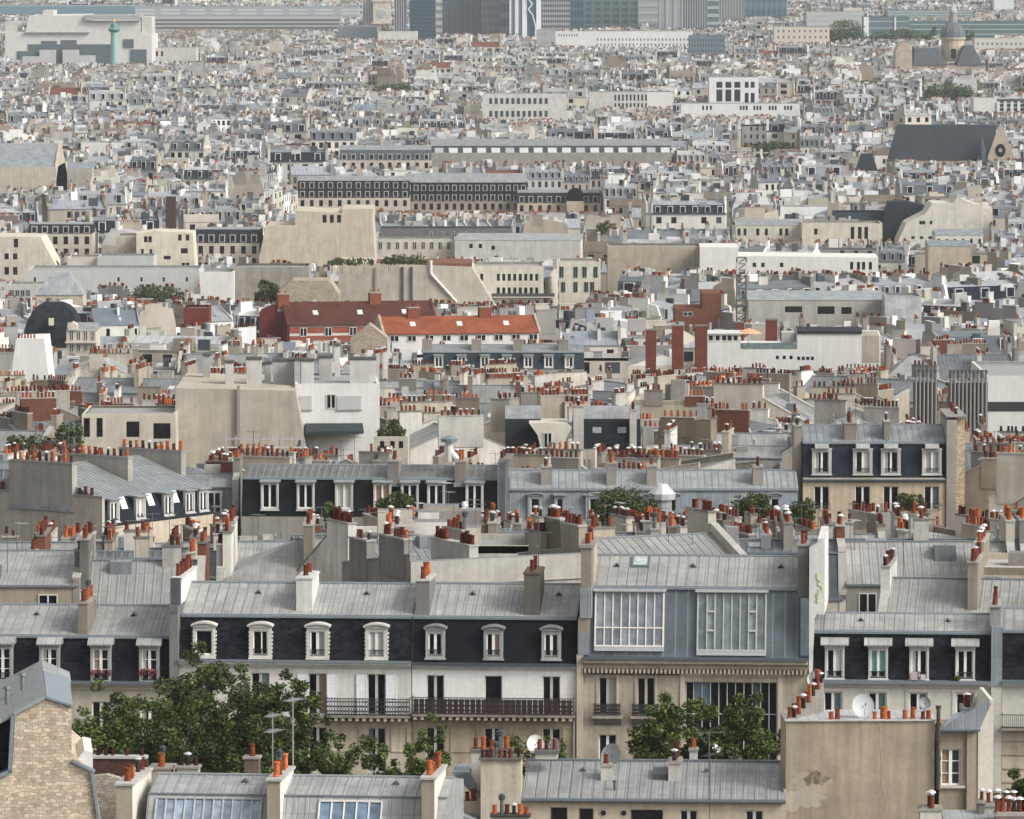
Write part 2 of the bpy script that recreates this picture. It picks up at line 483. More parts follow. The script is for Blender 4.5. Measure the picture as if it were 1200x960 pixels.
wrg = random.Random(99)
def window(parent, a0, a1, z0, z1, y, style='french', fcol=FRAME, gcol=BLACK, curtain=None, opened=0, trans=(), label=None):
    """y: plane of the frame front. window > pane, curtain"""
    b = MB(); t = .075
    wd = a1 - a0
    b.box(a0, a0 + t, y, y + .08, z0, z1, 'paint', fcol); b.box(a1 - t, a1, y, y + .08, z0, z1, 'paint', fcol)
    b.box(a0 + t, a1 - t, y, y + .08, z1 - t, z1, 'paint', fcol); b.box(a0 + t, a1 - t, y, y + .08, z0, z0 + t * 1.4, 'paint', fcol)
    m = (a0 + a1) / 2
    if style in ('french', 'small'):
        if not opened: b.box(m - .085, m + .085, y - .01, y + .08, z0 + t, z1 - t, 'paint', fcol)
        else:
            b.box(m - .05 + wd * .1, m + .03 + wd * .1, y + .01, y + .09, z0 + t, z1 - t, 'paint', fcol)
    if style == 'small':
        for k in (1, 2): 
            zz = z0 + (z1 - z0) * k / 3
            b.box(a0 + t, a1 - t, y + .015, y + .07, zz - .022, zz + .022, 'paint', fcol)
    for zz in trans: b.box(a0 + t, a1 - t, y + .015, y + .07, zz - .03, zz + .03, 'paint', fcol)
    if style[0] == 'n' and style[1:].isdigit():
        n = int(style[1:])
        for i in range(1, n):
            q = a0 + wd * i / n
            b.box(q - .03, q + .03, y - .005, y + .07, z0 + t, z1 - t, 'paint', fcol)
    o = b.build('window', parent)
    if label: o['label'] = label
    if curtain is None and style in ('french', 'small') and wrg.random() < .3:
        curtain = (wrg.choice([(.42, .41, .38), (.30, .29, .27), (.12, .13, .13), (.25, .17, .12)]), *wrg.choice([(.06, .42), (.58, .94), (.06, .94), (.06, .3)]))
    p = MB(); p.face([(a0, y + .09, z0), (a1, y + .09, z0), (a1, y + .09, z1), (a0, y + .09, z1)], 'glass' if gcol == BLACK else 'skyglass', gcol)
    p.face([(a1, y + .12, z0), (a0, y + .12, z0), (a0, y + .12, z1), (a1, y + .12, z1)], 'paint', BLACK)
    p.build('pane', o)
    if curtain:
        c, u0, u1 = curtain
        q = MB(); n = 6
        x0, x1 = a0 + wd * u0, a0 + wd * u1
        for i in range(n):
            xa, xb = x0 + (x1 - x0) * i / n, x0 + (x1 - x0) * (i + 1) / n
            ya, yb = y + .083 + (.006 if i % 2 else 0), y + .083 + (0 if i % 2 else .006)
            q.face([(xa, ya, z0 + .1), (xb, yb, z0 + .1), (xb, yb, z1 - .1), (xa, ya, z1 - .1)], 'cloth', c)
        q.build('curtain', o)
    return o
def railing(parent, a0, a1, z0, z1, y, step=.11, col=(.02, .02, .022), ornate=False, name='railing', depth=None):
    b = MB()
    b.box(a0, a1, y - .025, y + .025, z1 - .045, z1, 'paint', col)
    b.box(a0, a1, y - .02, y + .02, z0 + .05, z0 + .08, 'paint', col)
    n = max(2, int((a1 - a0) / step))
    for i in range(n + 1):
        x = a0 + (a1 - a0) * i / n
        q_ = .022 if ornate else .011; b.box(x - q_, x + q_, y - .011, y + .011, z0, z1, 'paint', col)
        if ornate and i < n:
            h = z1 - z0; m = x + (a1 - a0) / n / 2
            for zz, r in ((z0 + h * .25, .065), (z0 + h * .52, .07), (z0 + h * .8, .06)):
                b.prism([(m - r, zz), (m, zz - r * 1.3), (m + r, zz), (m, zz + r * 1.3)], y - .012, y + .012, 'y', 'paint', col)
    if depth:
        for x in (a0, a1): b.box(x - .02, x + .02, y, y + depth, z1 - .04, z1, 'paint', col); b.box(x - .02, x + .02, y, y + depth, z0 + .05, z0 + .08, 'paint', col)
    return b.build(name, parent)
def shutter(parent, a0, a1, z0, z1, y, col=(.55, .56, .55)):
    b = MB()
    b.box(a0, a1, y - .05, y - .008, z0, z1, 'paint', tuple(c * .8 for c in col))
    n = int((z1 - z0) / .09)
    for i in range(n):
        z = z0 + .05 + i * .09
        b.prism([(y - .075, z), (y - .05, z + .06), (y - .05, z)], a0 + .05, a1 - .05, 'x', 'paint', col)
    b.box(a0, a0 + .05, y - .08, y - .05, z0, z1, 'paint', col); b.box(a1 - .05, a1, y - .08, y - .05, z0, z1, 'paint', col)
    return b.build('shutter', parent)
def dish(parent, x, y, z, r=.45, yaw=0.0, tilt=.35, col=(.42, .42, .41), label=None, name='satellite_dish', mast=.7):
    b = MB(); n = 20
    M = Matrix.Translation((x, y, z)) @ Matrix.Rotation(yaw, 4, 'Z') @ Matrix.Rotation(math.pi / 2 - tilt, 4, 'X')
    prof = [(0, 0), (r * .4, .015), (r * .7, .06), (r * .93, .12), (r, .15)]
    def ring(rr, h): return [M @ Vector((rr * math.cos(2 * math.pi * i / n), rr * 1.08 * math.sin(2 * math.pi * i / n), h)) for i in range(n)]
    for (r0, h0), (r1, h1) in zip(prof, prof[1:]):
        A, B = ring(r0, h0), ring(r1, h1)
        for i in range(n):
            j = (i + 1) % n
            b.face([A[i], A[j], B[j], B[i]] if r0 else [A[i], B[j], B[i]], 'paint', col)
    for (r0, h0), (r1, h1) in zip(prof, prof[1:]):
        A, B = ring(r0, h0 - .012), ring(r1, h1 - .012)
        for i in range(n):
            j = (i + 1) % n
            b.face([B[i], B[j], A[j], A[i]] if r0 else [B[i], B[j], A[i]], 'paint', tuple(c * .8 for c in col))
    tip = M @ Vector((0, 0, r * 1.1))
    b.tube(M @ Vector((0, -r, .14)), tip, .018, 'metal', (.2, .2, .2), 4)
    b.box(tip.x - .05, tip.x + .05, tip.y - .05, tip.y + .05, tip.z - .06, tip.z + .06, 'paint', (.15, .15, .15))
    b.tube((x, y, z - mast - .1), (x, y, z), .035, 'metal', (.15, .15, .16), 5)
    b.tube((x, y, z), M @ Vector((0, 0, .01)), .04, 'metal', (.15, .15, .16), 5)
    o = b.build(name, parent)
    if label: o['label'] = label
    return o
def antenna(parent, x, y, z, h=3, yaw=0.5, arms=1, col=(.10, .10, .11), name='television_antenna', r=.022):
    b = MB()
    b.tube((x, y, z), (x, y, z + h), r * 1.3, 'metal', col, 5)
    c, s = math.cos(yaw), math.sin(yaw)
    for k in range(arms):
        zz = z + h - .15 - k * .8
        b.tube((x - c * .7, y - s * .7, zz), (x + c * .9, y + s * .9, zz), r * .8, 'metal', col, 4)
        for i in range(8):
            t = -.65 + i * .2; L = .28 + .02 * i
            b.tube((x + c * t + s * L, y + s * t - c * L, zz), (x + c * t - s * L, y + s * t + c * L, zz), r * .5, 'metal', col, 3)
    return b.build(name, parent)

def arch_pts(x0, x1, z0, rise, n=8):
    return [(x0 + (x1 - x0) * i / n, z0 + rise * (1 - (2 * i / n - 1) ** 2)) for i in range(n + 1)]
def dormer(parent, sc, w, z0, z1, yf, yback, kind='arch', case=LGREY, roofc=ZM, cheek=ZM, winw=None, wz0=None, wz1=None, quoin=False, style='french', curtain=None, opened=0, rail=True, bodymat='zincwall', hood=None, label=None):
    """dormer > window(> pane), railing.  w: outer casing width, z0..z1 casing"""
    b = MB()
    a0, a1 = sc - w / 2, sc + w / 2
    winw = winw or w * .66
    b0, b1 = sc - winw / 2, sc + winw / 2
    wz0 = wz0 or z0 + .12; wz1 = wz1 or z1 - .24
    D = .26
    b.box(a0, b0, yf, yf + D, z0, z1, 'plaster', case); b.box(b1, a1, yf, yf + D, z0, z1, 'plaster', case)
    b.box(b0, b1, yf, yf + D, z0, wz0, 'plaster', case)
    b.box(b0, b1, yf, yf + D, wz1, z1, 'plaster', case)
    # body reaching back into the roof
    b.box(a0 + .03, a1 - .03, yf + D, yback, z0 + .02, z1 - .01, bodymat, cheek, skip='f')
    if kind == 'arch':
        A = arch_pts(a0 - .12, a1 + .12, z1 + .02, .17); B = arch_pts(a0 - .12, a1 + .12, z1 + .11, .18)
        b.prism(A + B[::-1], yf - .16, yback, 'y', 'plaster' if quoin else 'zincwall', case if quoin else ZM)
        b.prism([(a0, z1)] + arch_pts(a0 + .02, a1 - .02, z1 + .019, .15) + [(a1, z1)], yf + .01, yf + D, 'y', 'plaster', case)
        b.box(a0 - .1, a1 + .1, yf - .1, yf + D, z1 - .02, z1 + .018, 'plaster', case)
    elif kind == 'hood':
        hw = hood or w * .72
        b.box(a0 - .04, a1 + .04, yf - .03, yf + D, z1 - .14, z1 + .02, 'plaster', case)
        b.prism([(yf - .42, z1 + .02), (yf - .42, z1 + .10), (yf + .1, z1 + .42), (yback, z1 + .42), (yback, z1 + .02)], sc - hw, sc + hw, 'x', 'zinc', ZL)
    elif kind == 'flat':
        b.prism([(yf - .25, z1), (yf - .25, z1 + .10), (yback, z1 + .22), (yback, z1)], a0 - .12, a1 + .12, 'x', 'zinc', ZM)
    if quoin:
        for i in range(int((z1 - z0) / .24)):
            zz = z0 + .04 + i * .24
            b.box(a0 - .07, a0 - .004, yf + .06, yf + .5, zz, zz + .12, 'plaster', case)
            b.box(a1 + .004, a1 + .07, yf + .06, yf + .5, zz, zz + .12, 'plaster', case)
    b.box(a0 - .06, a1 + .06, yf - .1, yf + .1, z0 - .10, z0 - .002, 'plaster', case)
    o = b.build('dormer', parent)
    if label: o['label'] = label
    window(o, b0, b1, wz0, wz1, yf + .1, style, curtain=curtain, opened=opened)
    if rail: railing(o, b0, b1, wz0, wz0 + .42, yf + .03, .12)
    return o

def cornice(b, s0, s1, y, z0, z1, mat='plaster', col=OFFW, out=.35, dent=None):
    h = z1 - z0
    b.prism([(y - .001, z0), (y - out * .35, z0), (y - out * .5, z0 + h * .35), (y - out * .9, z0 + h * .6), (y - out, z0 + h * .65), (y - out, z1), (y - .001, z1)][::-1], s0, s1, 'x', mat, col)
    if dent:
        n = int((s1 - s0) / dent)
        for i in range(n):
            x = s0 + (i + .2) * (s1 - s0) / n
            b.box(x, x + dent * .5, y - out * .8, y - .002, z0 - h * .45, z0 - .003, mat, col)

def ribs(b, x0, x1, p, q, step=.6, h=.04, w=.045, col=(.33, .335, .33), skew=0.0):
    """standing seams from eave point p=(y,z) to ridge point q"""
    L = math.hypot(q[0] - p[0], q[1] - p[1]); ny, nz = -(q[1] - p[1]) / L * h, (q[0] - p[0]) / L * h
    if nz < 0: ny, nz = -ny, -nz
    n = int((x1 - x0) / step)
    for i in range(n + 1):
        x = x0 + .1 + i * step
        if x + w > x1: break
        A = [(x, p[0], p[1]), (x + w, p[0], p[1]), (x + w, q[0], q[1]), (x, q[0], q[1])]
        T = [(a, y + ny, z + nz) for a, y, z in A]
        b.face(T, 'metal', col); b.face([A[0], T[0], T[3], A[3]], 'metal', col); b.face([T[1], A[1], A[2], T[2]], 'metal', col); b.face([A[0], A[1], T[1], T[0]], 'metal', col)
def roofbody(root, F, s0, s1, depth, zb, z_eave, z_break, z_ridge, mans, slatemat='slate', slatecol=SL, zcol=ZL, over=.12, ridgecap=True, rear=True, zmat='zinc'):
    """two-pitch roof as parts: mansard slopes and the low zinc top"""
    m = MB()
    e, k, r = z_eave - zb, z_break - zb, z_ridge - zb
    m.prism([(.05, e), (mans, k), (depth - mans, k), (depth - .05, e)][::-1], s0, s1, 'x', slatemat, slatecol)
    m.build('mansard_slope', root)
    t = MB(); c = depth / 2
    t.prism([(mans - over, k - .06), (mans - over, k + .05), (c, r), (depth - mans + over, k + .05), (depth - mans + over, k - .06)][::-1], s0, s1, 'x', zmat, zcol)
    t.prism([(mans - over - .07, k - .10), (mans - over - .07, k + .03), (mans - over - .003, k + .075), (mans - over - .003, k - .10)][::-1], s0, s1, 'x', 'metal', (.20, .235, .255))
    t.box(s0, s1, mans - over + .003, mans - over + .09, k + .085, k + .12, 'metal', (.25, .285, .305))
    rc_ = tuple(v * .95 for v in zcol)
    ribs(t, s0, s1, (mans - over, k + .05), (c, r), .62, col=rc_)
    if ridgecap: t.prism([(c - .14, r - .01), (c, r + .09), (c + .14, r - .01)][::-1], s0, s1, 'x', 'metal', (.19, .22, .24))
    t.build('zinc_roof', root)

# ------------------------------------------------------------------ trees
def foliage(spots, nleaf, size, cols, rg, flat=.6, mat='leaf'):
    """spots: list of (centre, radius); leaf quads scattered in clumps"""
    rs = np.random.RandomState(rg.randint(0, 10 ** 6))
    C = np.array([s[0] for s in spots]); Rr = np.array([s[1] for s in spots])
    wgt = Rr ** 2; wgt = wgt / wgt.sum()
    idx = rs.choice(len(spots), nleaf, p=wgt)
    d = rs.normal(size=(nleaf, 3)); d /= np.linalg.norm(d, axis=1, keepdims=True)
    rad = rs.uniform(.2, 1.0, (nleaf, 1)) ** .6
    P = C[idx] + d * rad * Rr[idx][:, None] * np.array([1, 1, flat + .25])
    sz = size * rs.uniform(.6, 1.3, (nleaf, 1))
    a = rs.normal(size=(nleaf, 3)); a[:, 2] *= .6; a /= np.linalg.norm(a, axis=1, keepdims=True)
    q = rs.normal(size=(nleaf, 3)); b = np.cross(a, q); b /= np.linalg.norm(b, axis=1, keepdims=True)
    a = a * sz; b = b * sz * .62
    v = np.stack([P - a, P - b * .9 + a * .1, P + a, P + b * .9 + a * .1], 1).reshape(-1, 3).astype(np.float32)
    lens = np.full(nleaf, 4, np.int32); loops = np.arange(nleaf * 4, dtype=np.int32)
    cc = np.array(cols)[rs.randint(0, len(cols), nleaf)] * rs.uniform(.7, 1.3, (nleaf, 1))
    clump = rs.uniform(.7, 1.3, len(spots))[idx][:, None]
    return v, lens, loops, np.full(nleaf, MI[mat], np.int32), (cc * clump).astype(np.float32)
GREEN = [(.034, .054, .011), (.052, .074, .014), (.024, .040, .009), (.085, .108, .020), (.040, .056, .015)]
LIGHTG = [(.075, .115, .02), (.09, .13, .022), (.055, .09, .018), (.11, .145, .03)]
def tree(name, label, cat, base, h, rad, seed, nleaf=16000, leaf=.16, cols=GREEN, squash=1.0, group=None, trunk_frac=.35, nclump=70, flowers=None, gap=.5):
    rg = random.Random(seed)
    root = empty(name, label, cat, base, 0, group)
    t = MB(); tips = []
    th = h * trunk_frac
    t.tube((0, 0, -.5), (0, 0, th), h * .022, 'bark', (.10, .08, .06), 8, h * .016)
    for i in range(9):
        az = rg.uniform(0, 6.28) + i * .7; L = rg.uniform(.45, .95)
        p = Vector((0, 0, th * rg.uniform(.8, 1.0)))
        r = h * .010
        d = Vector((math.cos(az) * L * rad * .45, math.sin(az) * L * rad * .45, (h - th) * rg.uniform(.18, .36)))
        for k in range(3):
            q = p + d * (.8 - .15 * k) + Vector((rg.uniform(-.3, .3), rg.uniform(-.3, .3), 0))
            t.tube(p, q, r, 'bark', (.09, .075, .055), 6, r * .65)
            for m in range(2):
                e = q + Vector((rg.uniform(-1, 1) * rad * .35, rg.uniform(-1, 1) * rad * .35, rg.uniform(.1, .5) * (h - th) * .35))
                t.tube(q, e, r * .5, 'bark', (.09, .075, .055), 4, r * .2)
                tips.append(e)
            p = q; r *= .65; d = d * .85
    t.build('trunk', root)
    spots = []
    for e in tips: spots.append((tuple(e), rg.uniform(.10, .19) * rad + .25))
    zc = th + (h - th) * .52
    for i in range(nclump):
        a, c = rg.uniform(0, 6.283), rg.uniform(-1, 1)
        rr = (rg.uniform(.35, 1.0)) ** .5
        s = math.sqrt(1 - c * c)
        bump = 1 + .22 * math.sin(3 * a + seed) + .15 * math.sin(5 * a + 2 * c * 3)
        spots.append(((math.cos(a) * s * rr * rad * bump, math.sin(a) * s * rr * rad * bump, zc + c * rr * (h - th) * .52 * bump * squash), rg.uniform(.07, .15) * rad + .18))
    me = mesh_from('crown', *foliage(spots, nleaf, leaf, cols, rg))
    link('crown', me, root)
    if flowers:
        fs = [((s[0][0], s[0][1] - s[1] * .8, s[0][2]), s[1] * .55) for s in spots if s[0][1] < -.25 * rad and zc - (h - th) * .5 < s[0][2] < zc + .1 * (h - th)]
        rg.shuffle(fs)
        if fs: link('blossom', mesh_from('blossom', *foliage(fs[:14], flowers, leaf * 1.1, [(.75, .72, .68), (.8, .74, .72)], rg)), root)
    return root

# ================================================================== ground and streets
gm = MB()
ys = [-60, 0, 120, 200, 250, 300, 387, 470, 560, 700, 800, 1100, 1500, 2000, 3000, 4000, 5300, 7000, 9000, 14000]
for a, b_ in zip(ys, ys[1:]):
    wa, wb = 400 + abs(a) * .4, 400 + abs(b_) * .4
    za, zb_ = zground(max(a, 0)), zground(max(b_, 0))
    if a >= 5300: za = zground(5300)
    if b_ >= 5300: zb_ = zground(5300)
    gm.face([(-wa, a, za), (wa, a, za), (wb, b_, zb_), (-wb, b_, zb_)], 'ground', (.10, .10, .10))
tag(gm.build('ground'), kind='structure')
rd = MB()
zg = 68.0
Y0, Y1 = 346, 381
rd.box(-90, 90, Y0, Y1, zg - .6, zg + .12, 'ground', (.20, .195, .185))
tag(rd.build('pavement'), kind='structure')
rd = MB()
rd.box(-90, 90, 352, 361, zg + .116, zg + .124, 'ground', (.05, .05, .052))
rd.box(-90, 90, 366, 375, zg + .116, zg + .124, 'ground', (.05, .05, .052))
for i in range(40):
    for yy in (356.5, 370.5):
        rd.box(-88 + i * 4.5, -85.5 + i * 4.5, yy - .07, yy + .07, zg + .124, zg + .130, 'paint', (.7, .7, .7))
tag(rd.build('road'), kind='structure')

# ================================================================== the long facade row across the boulevard
N = Frame(387, 210, -4.5)
class H: pass
def haus(F, name, label, px0, px1, yr, yb, ye, depth=11, mans=.8, zb=None, slatemat='slate', slatecol=SL, zcol=ZL, cat='apartment building', group=None, ybot=None, phrase=None, pxm=None, rear=None):
    h = H(); h.F = F
    h.s0, h.s1 = F.s_(px0, ye), F.s_(px1, ye)
    pm = pxm or (px0 + px1) / 2
    h.pm = pm
    h.ze = F.z_(pm, ye); h.zk = F.z_(pm, yb, mans); h.zr = F.z_(pm, yr, depth / 2)
    h.zb = zb if zb is not None else zground(F.d)
    h.root = empty(name, label, cat, (F.O[0], F.O[1], h.zb), F.th, group)
    h.depth, h.mans = depth, mans
    roofbody(h.root, F, h.s0, h.s1, depth, h.zb, h.ze, h.zk, h.zr, mans, slatemat, slatecol, zcol)
    claim(F, h.s0, h.s1, 0, depth, ybot, phrase, (yr + ye) / 2)
    h.X = lambda px, py=None, off=0: F.s_(px, py or ye, off)
    h.Z = lambda py, off=0, px=None: F.z_(px or pm, py, off) - h.zb
    return h
def walls(h, bands, holes, side=GREYW, smat='plaster', deep=.28):
    """bands: (z0,z1,mat,col) in local z"""
    b = MB()
    for z0, z1, mat, col in bands:
        wallgrid(b, h.s0, h.s1, z0, z1, 0, [q for q in holes if q[2] < z1 and q[3] > z0], mat, col, deep)
    top = h.ze - h.zb
    c, r, k = h.depth / 2, h.zr - h.zb, h.zk - h.zb
    prof = [(0, 0), (0, top), (h.mans * .9, k), (c, r - .05), (h.depth - h.mans * .9, k), (h.depth, top), (h.depth, 0)]
    for x, e in ((h.s0, -1), (h.s1, 1)):
        L = [(x + .003 * e * -1, y, z) for y, z in prof]
        b.face(L if e < 0 else L[::-1], smat, side)
    b.face([(h.s1, h.depth, 0), (h.s0, h.depth, 0), (h.s0, h.depth, top), (h.s1, h.depth, top)], smat, side)
    return b.build('wall', h.root)
def ventlets(h, pxs, py=None):
    for px in pxs:
        off = h.depth / 2 - 1.5
        s = h.F.s_(px, 690, off); z = h.zk - h.zb + (h.zr - h.zk) * (off - h.mans) / (h.depth / 2 - h.mans)
        b = MB()
        b.prism([(s - .22, z), (s, z + .24), (s + .22, z)][::-1], off - .25, off + .3, 'y', 'metal', (.16, .18, .19))
        b.prism([(s - .13, z + .01), (s, z + .16), (s + .13, z + .01)][::-1], off - .256, off - .251, 'y', 'paint', BLACK)
        b.build('roof_vent', h.root)
def hole(h, pxc, wpx, y0, y1):
    s = h.X(pxc); wd = wpx * K * h.F.d / 2
    return (s - wd, s + wd, h.Z(y1), h.Z(y0))

# ---- light plaster house with lozenge slates (white arched dormers)
h = haus(N, 'apartment_building', 'white house with five-dormer textured slate mansard and white arched window surrounds', 210, 482, 683, 722, 776, phrase='the white-dormered slate mansard', ybot=905, zcol=ZL)
wh = [hole(h, c, 22, 789, 838) for c in (239, 305, 372, 441)] + [hole(h, c, 22, 852, 905) for c in (239, 305, 372, 441)]
zc = h.Z(842)
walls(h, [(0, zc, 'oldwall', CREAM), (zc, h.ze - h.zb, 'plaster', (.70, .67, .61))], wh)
b = MB(); cornice(b, h.s0, h.s1, 0, h.Z(782), h.Z(776) , col=OFFW, out=.4)
b.box(h.s0, h.s1, -.5, .1, h.Z(776) + .003, h.Z(776) + .12, 'metal', (.20, .23, .25))
for c in (305, 372, 441):
    s = h.X(c); b.box(s - .16, s + .16, -.06, .0, h.Z(789), h.Z(783.5), 'plaster', OFFW)
b.build('cornice', h.root)
for i, c in enumerate((239, 305, 372, 441)):
    s = h.X(c)
    dormer(h.root, s, 1.36, h.Z(771), h.Z(735), -.02, 1.1, 'arch', case=(.62, .60, .55), winw=.92 if i else 1.05, quoin=True, opened=(i == 1), style='french' if i else 'open', rail=(i > 0))
for i, c in enumerate((239, 305, 372, 441)):
    q = wh[i]
    window(h.root, q[0], q[1], q[2], q[3], .14, 'french', fcol=(.5, .5, .47), curtain=((.16, .22, .21), .55, .95) if i == 1 else None)
    if i >= 2:
        shutter(h.root, q[0] - .66, q[0] - .02, q[2], q[3] - .05, 0, (.74, .76, .77)); shutter(h.root, q[1] + .02, q[1] + .66, q[2], q[3] - .05, 0, (.74, .76, .77))
    q = wh[i + 4]; window(h.root, q[0], q[1], q[2], q[3], .14, 'french', fcol=(.45, .45, .43))
def longbalcony(h, px0, px1, y0, y1, y2, ornate, col, out=.85):
    s0, s1 = h.X(px0), h.X(px1); zt, zm, zl = h.Z(y0, -out), h.Z(y1, -out), h.Z(y2, -out)
    b = MB(); b.box(s0, s1, -out, -.003, zm - .14, zm, 'oldwall', (.30, .27, .22), top=('roofing', (.12, .12, .12)))
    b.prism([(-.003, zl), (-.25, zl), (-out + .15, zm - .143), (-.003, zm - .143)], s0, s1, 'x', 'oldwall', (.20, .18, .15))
    n = int((s1 - s0) / .42)
    for i in range(n):
        x = s0 + .1 + i * (s1 - s0) / n
        b.box(x, x + .2, -out + .06, -.25, zl + .02, zm - .145, 'oldwall', CREAM)
    o = b.build('balcony', h.root)
    railing(o, s0 + .05, s1 - .05, zm, zt, -out + .06, .17 if ornate else .12, col, ornate, depth=out - .1)
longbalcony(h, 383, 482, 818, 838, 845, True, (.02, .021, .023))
def panelling(h, px0s, y0, y1, col):
    b = MB()
    for a, c in px0s:
        s0, s1, z0, z1 = h.X(a), h.X(c), h.Z(y1), h.Z(y0)
        t = .07
        for q in ((s0, s1, z1 - t, z1), (s0, s1, z0, z0 + t), (s0, s0 + t, z0 + t, z1 - t), (s1 - t, s1, z0 + t, z1 - t)):
            b.box(q[0], q[1], -.06, -.002, q[2], q[3], 'oldwall', col)
    b.build('moulding', h.root)
panelling(h, [(388, 422), (458, 478), (320, 352)], 851, 880, CREAM)
ventlets(h, (303, 430))
Zr = lambda h, y, o: h.Z(y, o)
s = h.X(353); z = h.Z(708, 1.5)
chimney(h.root, s - .45, s + .55, 1.3, 5.2, z - 1.0, h.Z(677, 1.3), (.66, .65, .62), 'oo', cope=(.6, .6, .58))
s = h.X(484); chimney(h.root, s + .08, s + .95, .9, 4.8, h.Z(716, 1) - .8, h.Z(678, 1), DGREY, 'rOoOOO', cope=(.5, .49, .46))
antenna(h.root, h.X(470), 5.4, h.zr - h.zb, 3.2, .8)
HW = h

# ---- neighbour with near-black mansard
h = haus(N, 'apartment_building', 'white house with smooth near-black mansard, three grey dormers and rusty balcony', 483, 675, 684, 724, 778, slatemat='sheetdark', slatecol=(.008, .009, .012), phrase='the near-black mansard', ybot=905, zcol=ZL)
wh = [hole(h, c, 21, 792, 838) for c in (510, 578, 646)] + [hole(h, c, 22, 853, 905) for c in (510, 578, 646)]
zc = h.Z(842)
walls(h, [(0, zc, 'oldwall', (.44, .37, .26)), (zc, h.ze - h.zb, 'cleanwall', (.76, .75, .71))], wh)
b = MB(); cornice(b, h.s0, h.s1, 0, h.Z(785), h.Z(780), col=(.60, .58, .54), out=.3)
b.box(h.s0, h.s1, -.42, .1, h.Z(780) + .003, h.Z(777), 'metal', (.07, .085, .10))
b.build('cornice', h.root)
for c in (510, 578, 646):
    s = h.X(c)
    dormer(h.root, s, 1.2, h.Z(772), h.Z(738), .02, 1.1, 'arch', case=(.36, .37, .36), cheek=(.06, .09, .10), winw=.86)
for i, c in enumerate((510, 578, 646)):
    q = wh[i]; window(h.root, q[0], q[1], q[2], q[3], .16, 'french' if i != 1 else 'open', fcol=(.5, .5, .47))
    q = wh[i + 3]; window(h.root, q[0], q[1], q[2], q[3], .14, 'french', fcol=(.5, .5, .46))
longbalcony(h, 484, 674, 818, 838, 845, True, (.035, .024, .02))
b = MB()
for i in range(28):
    x0_ = h.X(486) + (h.X(672) - h.X(486)) * i / 28; b.box(x0_, x0_ + .30, -.76, -.745, h.Z(837, -.8), h.Z(820, -.8), 'oldwall', (.11, .075, .055) if i % 3 else (.15, .11, .09))
b.build('balcony_screen', h.root)
panelling(h, [(486, 494), (528, 560), (597, 630), (660, 672)], 851, 882, (.46, .39, .28))
ventlets(h, (554, 655))
s = h.X(620); chimney(h.root, s - .4, s + .6, 1.0, 4.6, h.Z(716, 1) - .8, h.Z(671, 1), (.15, .14, .12), 'RdR', cope=(.16, .12, .10))
antenna(h.root, h.X(627), 3, h.zr - h.zb + .8, 3.6, .2, 2)
b = MB()
s = h.X(673); b.tube((s, -.12, 0), (s, -.12, h.Z(838)), .07, 'paint', (.62, .6, .55), 8); b.tube((s, -.12, h.Z(838)), (s - .5, -.12, h.Z(826)), .07, 'paint', (.62, .6, .55), 8)
b.build('drainpipe', h.root)

# ---- left house
h = haus(N, 'apartment_building', 'cream house at left edge with slate mansard, square hooded dormers and flower boxes', -50, 199, 709, 746, 800, zcol=(.34, .34, .33), phrase='the flower-box mansard', ybot=960, pxm=100)
wh = [hole(h, c, 22, 822, 862) for c in (-12, 58, 118, 175)] + [hole(h, c, 22, 880, 930) for c in (-12, 58, 118, 175)]
walls(h, [(0, h.ze - h.zb, 'plaster', (.50, .45, .36))], wh)
b = MB(); cornice(b, h.s0, h.s1, 0, h.Z(808), h.Z(801), col=CREAM, out=.35); b.box(h.s0, h.s1, -.55, .1, h.Z(801) + .003, h.Z(798), 'metal', (.14, .16, .18)); b.build('cornice', h.root)
for i, c in enumerate((3, 58, 118, 175)):
    s = h.X(c)
    o = dormer(h.root, s, 1.28, h.Z(798), h.Z(756), .02, 1.25, 'hood', case=(.40, .40, .38), cheek=ZD, winw=.98, wz0=h.Z(797), style='small', hood=.78, curtain=((.28, .22, .18), .08, .42) if i == 2 else None)
    if i >= 2:
        rg = random.Random(i)
        sp = [((s + rg.uniform(-.55, .55), -.12 + rg.uniform(-.1, .1), h.Z(797) + .35 + rg.uniform(0, .35)), .16) for _ in range(12)]
        link('window_flowers', mesh_from('window_flowers', *foliage(sp, 500, .05, [(.35, .02, .06), (.05, .09, .03), (.4, .04, .1), (.04, .07, .02)], rg)), o)
for q in wh: window(h.root, q[0], q[1], q[2], q[3], .16, 'french')
ventlets(h, (43, 157))
s = h.X(94); chimney(h.root, s - .25, s + .35, .9, 4.6, h.Z(735, 1) - .6, h.Z(706, 1), (.24, .21, .17), 'orO#O', cope=(.3, .28, .25))
# division pier with white stack
b = MB()
s0, s1 = h.X(199.5), h.X(209.5)
b.box(s0, s1, -.35, 1.4, h.Z(808), h.Z(716), 'plaster', (.20, .20, .19)); b.box(s0, s1, -.4, 4.6, h.Z(716), h.Z(708), 'plaster', (.16, .17, .18)); b.box(s0 + .05, s1 + .1, -.1, .5, h.Z(708), h.Z(677), 'plaster', (.10, .105, .11))
b.box(s0 + .02, s1 + .1, .51, 8, h.Z(708), h.Z(680), 'cleanwall', (.64, .63, .60))
b.box(s0 - .05, s1 + .16, .5, 8.05, h.Z(680), h.Z(680) + .12, 'plaster', (.6, .6, .58))
o = b.build('chimney', h.root); put_pots(o, s0, s1, 1.5, 7.8, h.Z(680) + .12, 'RRrRRRrRRRR', 1.0)

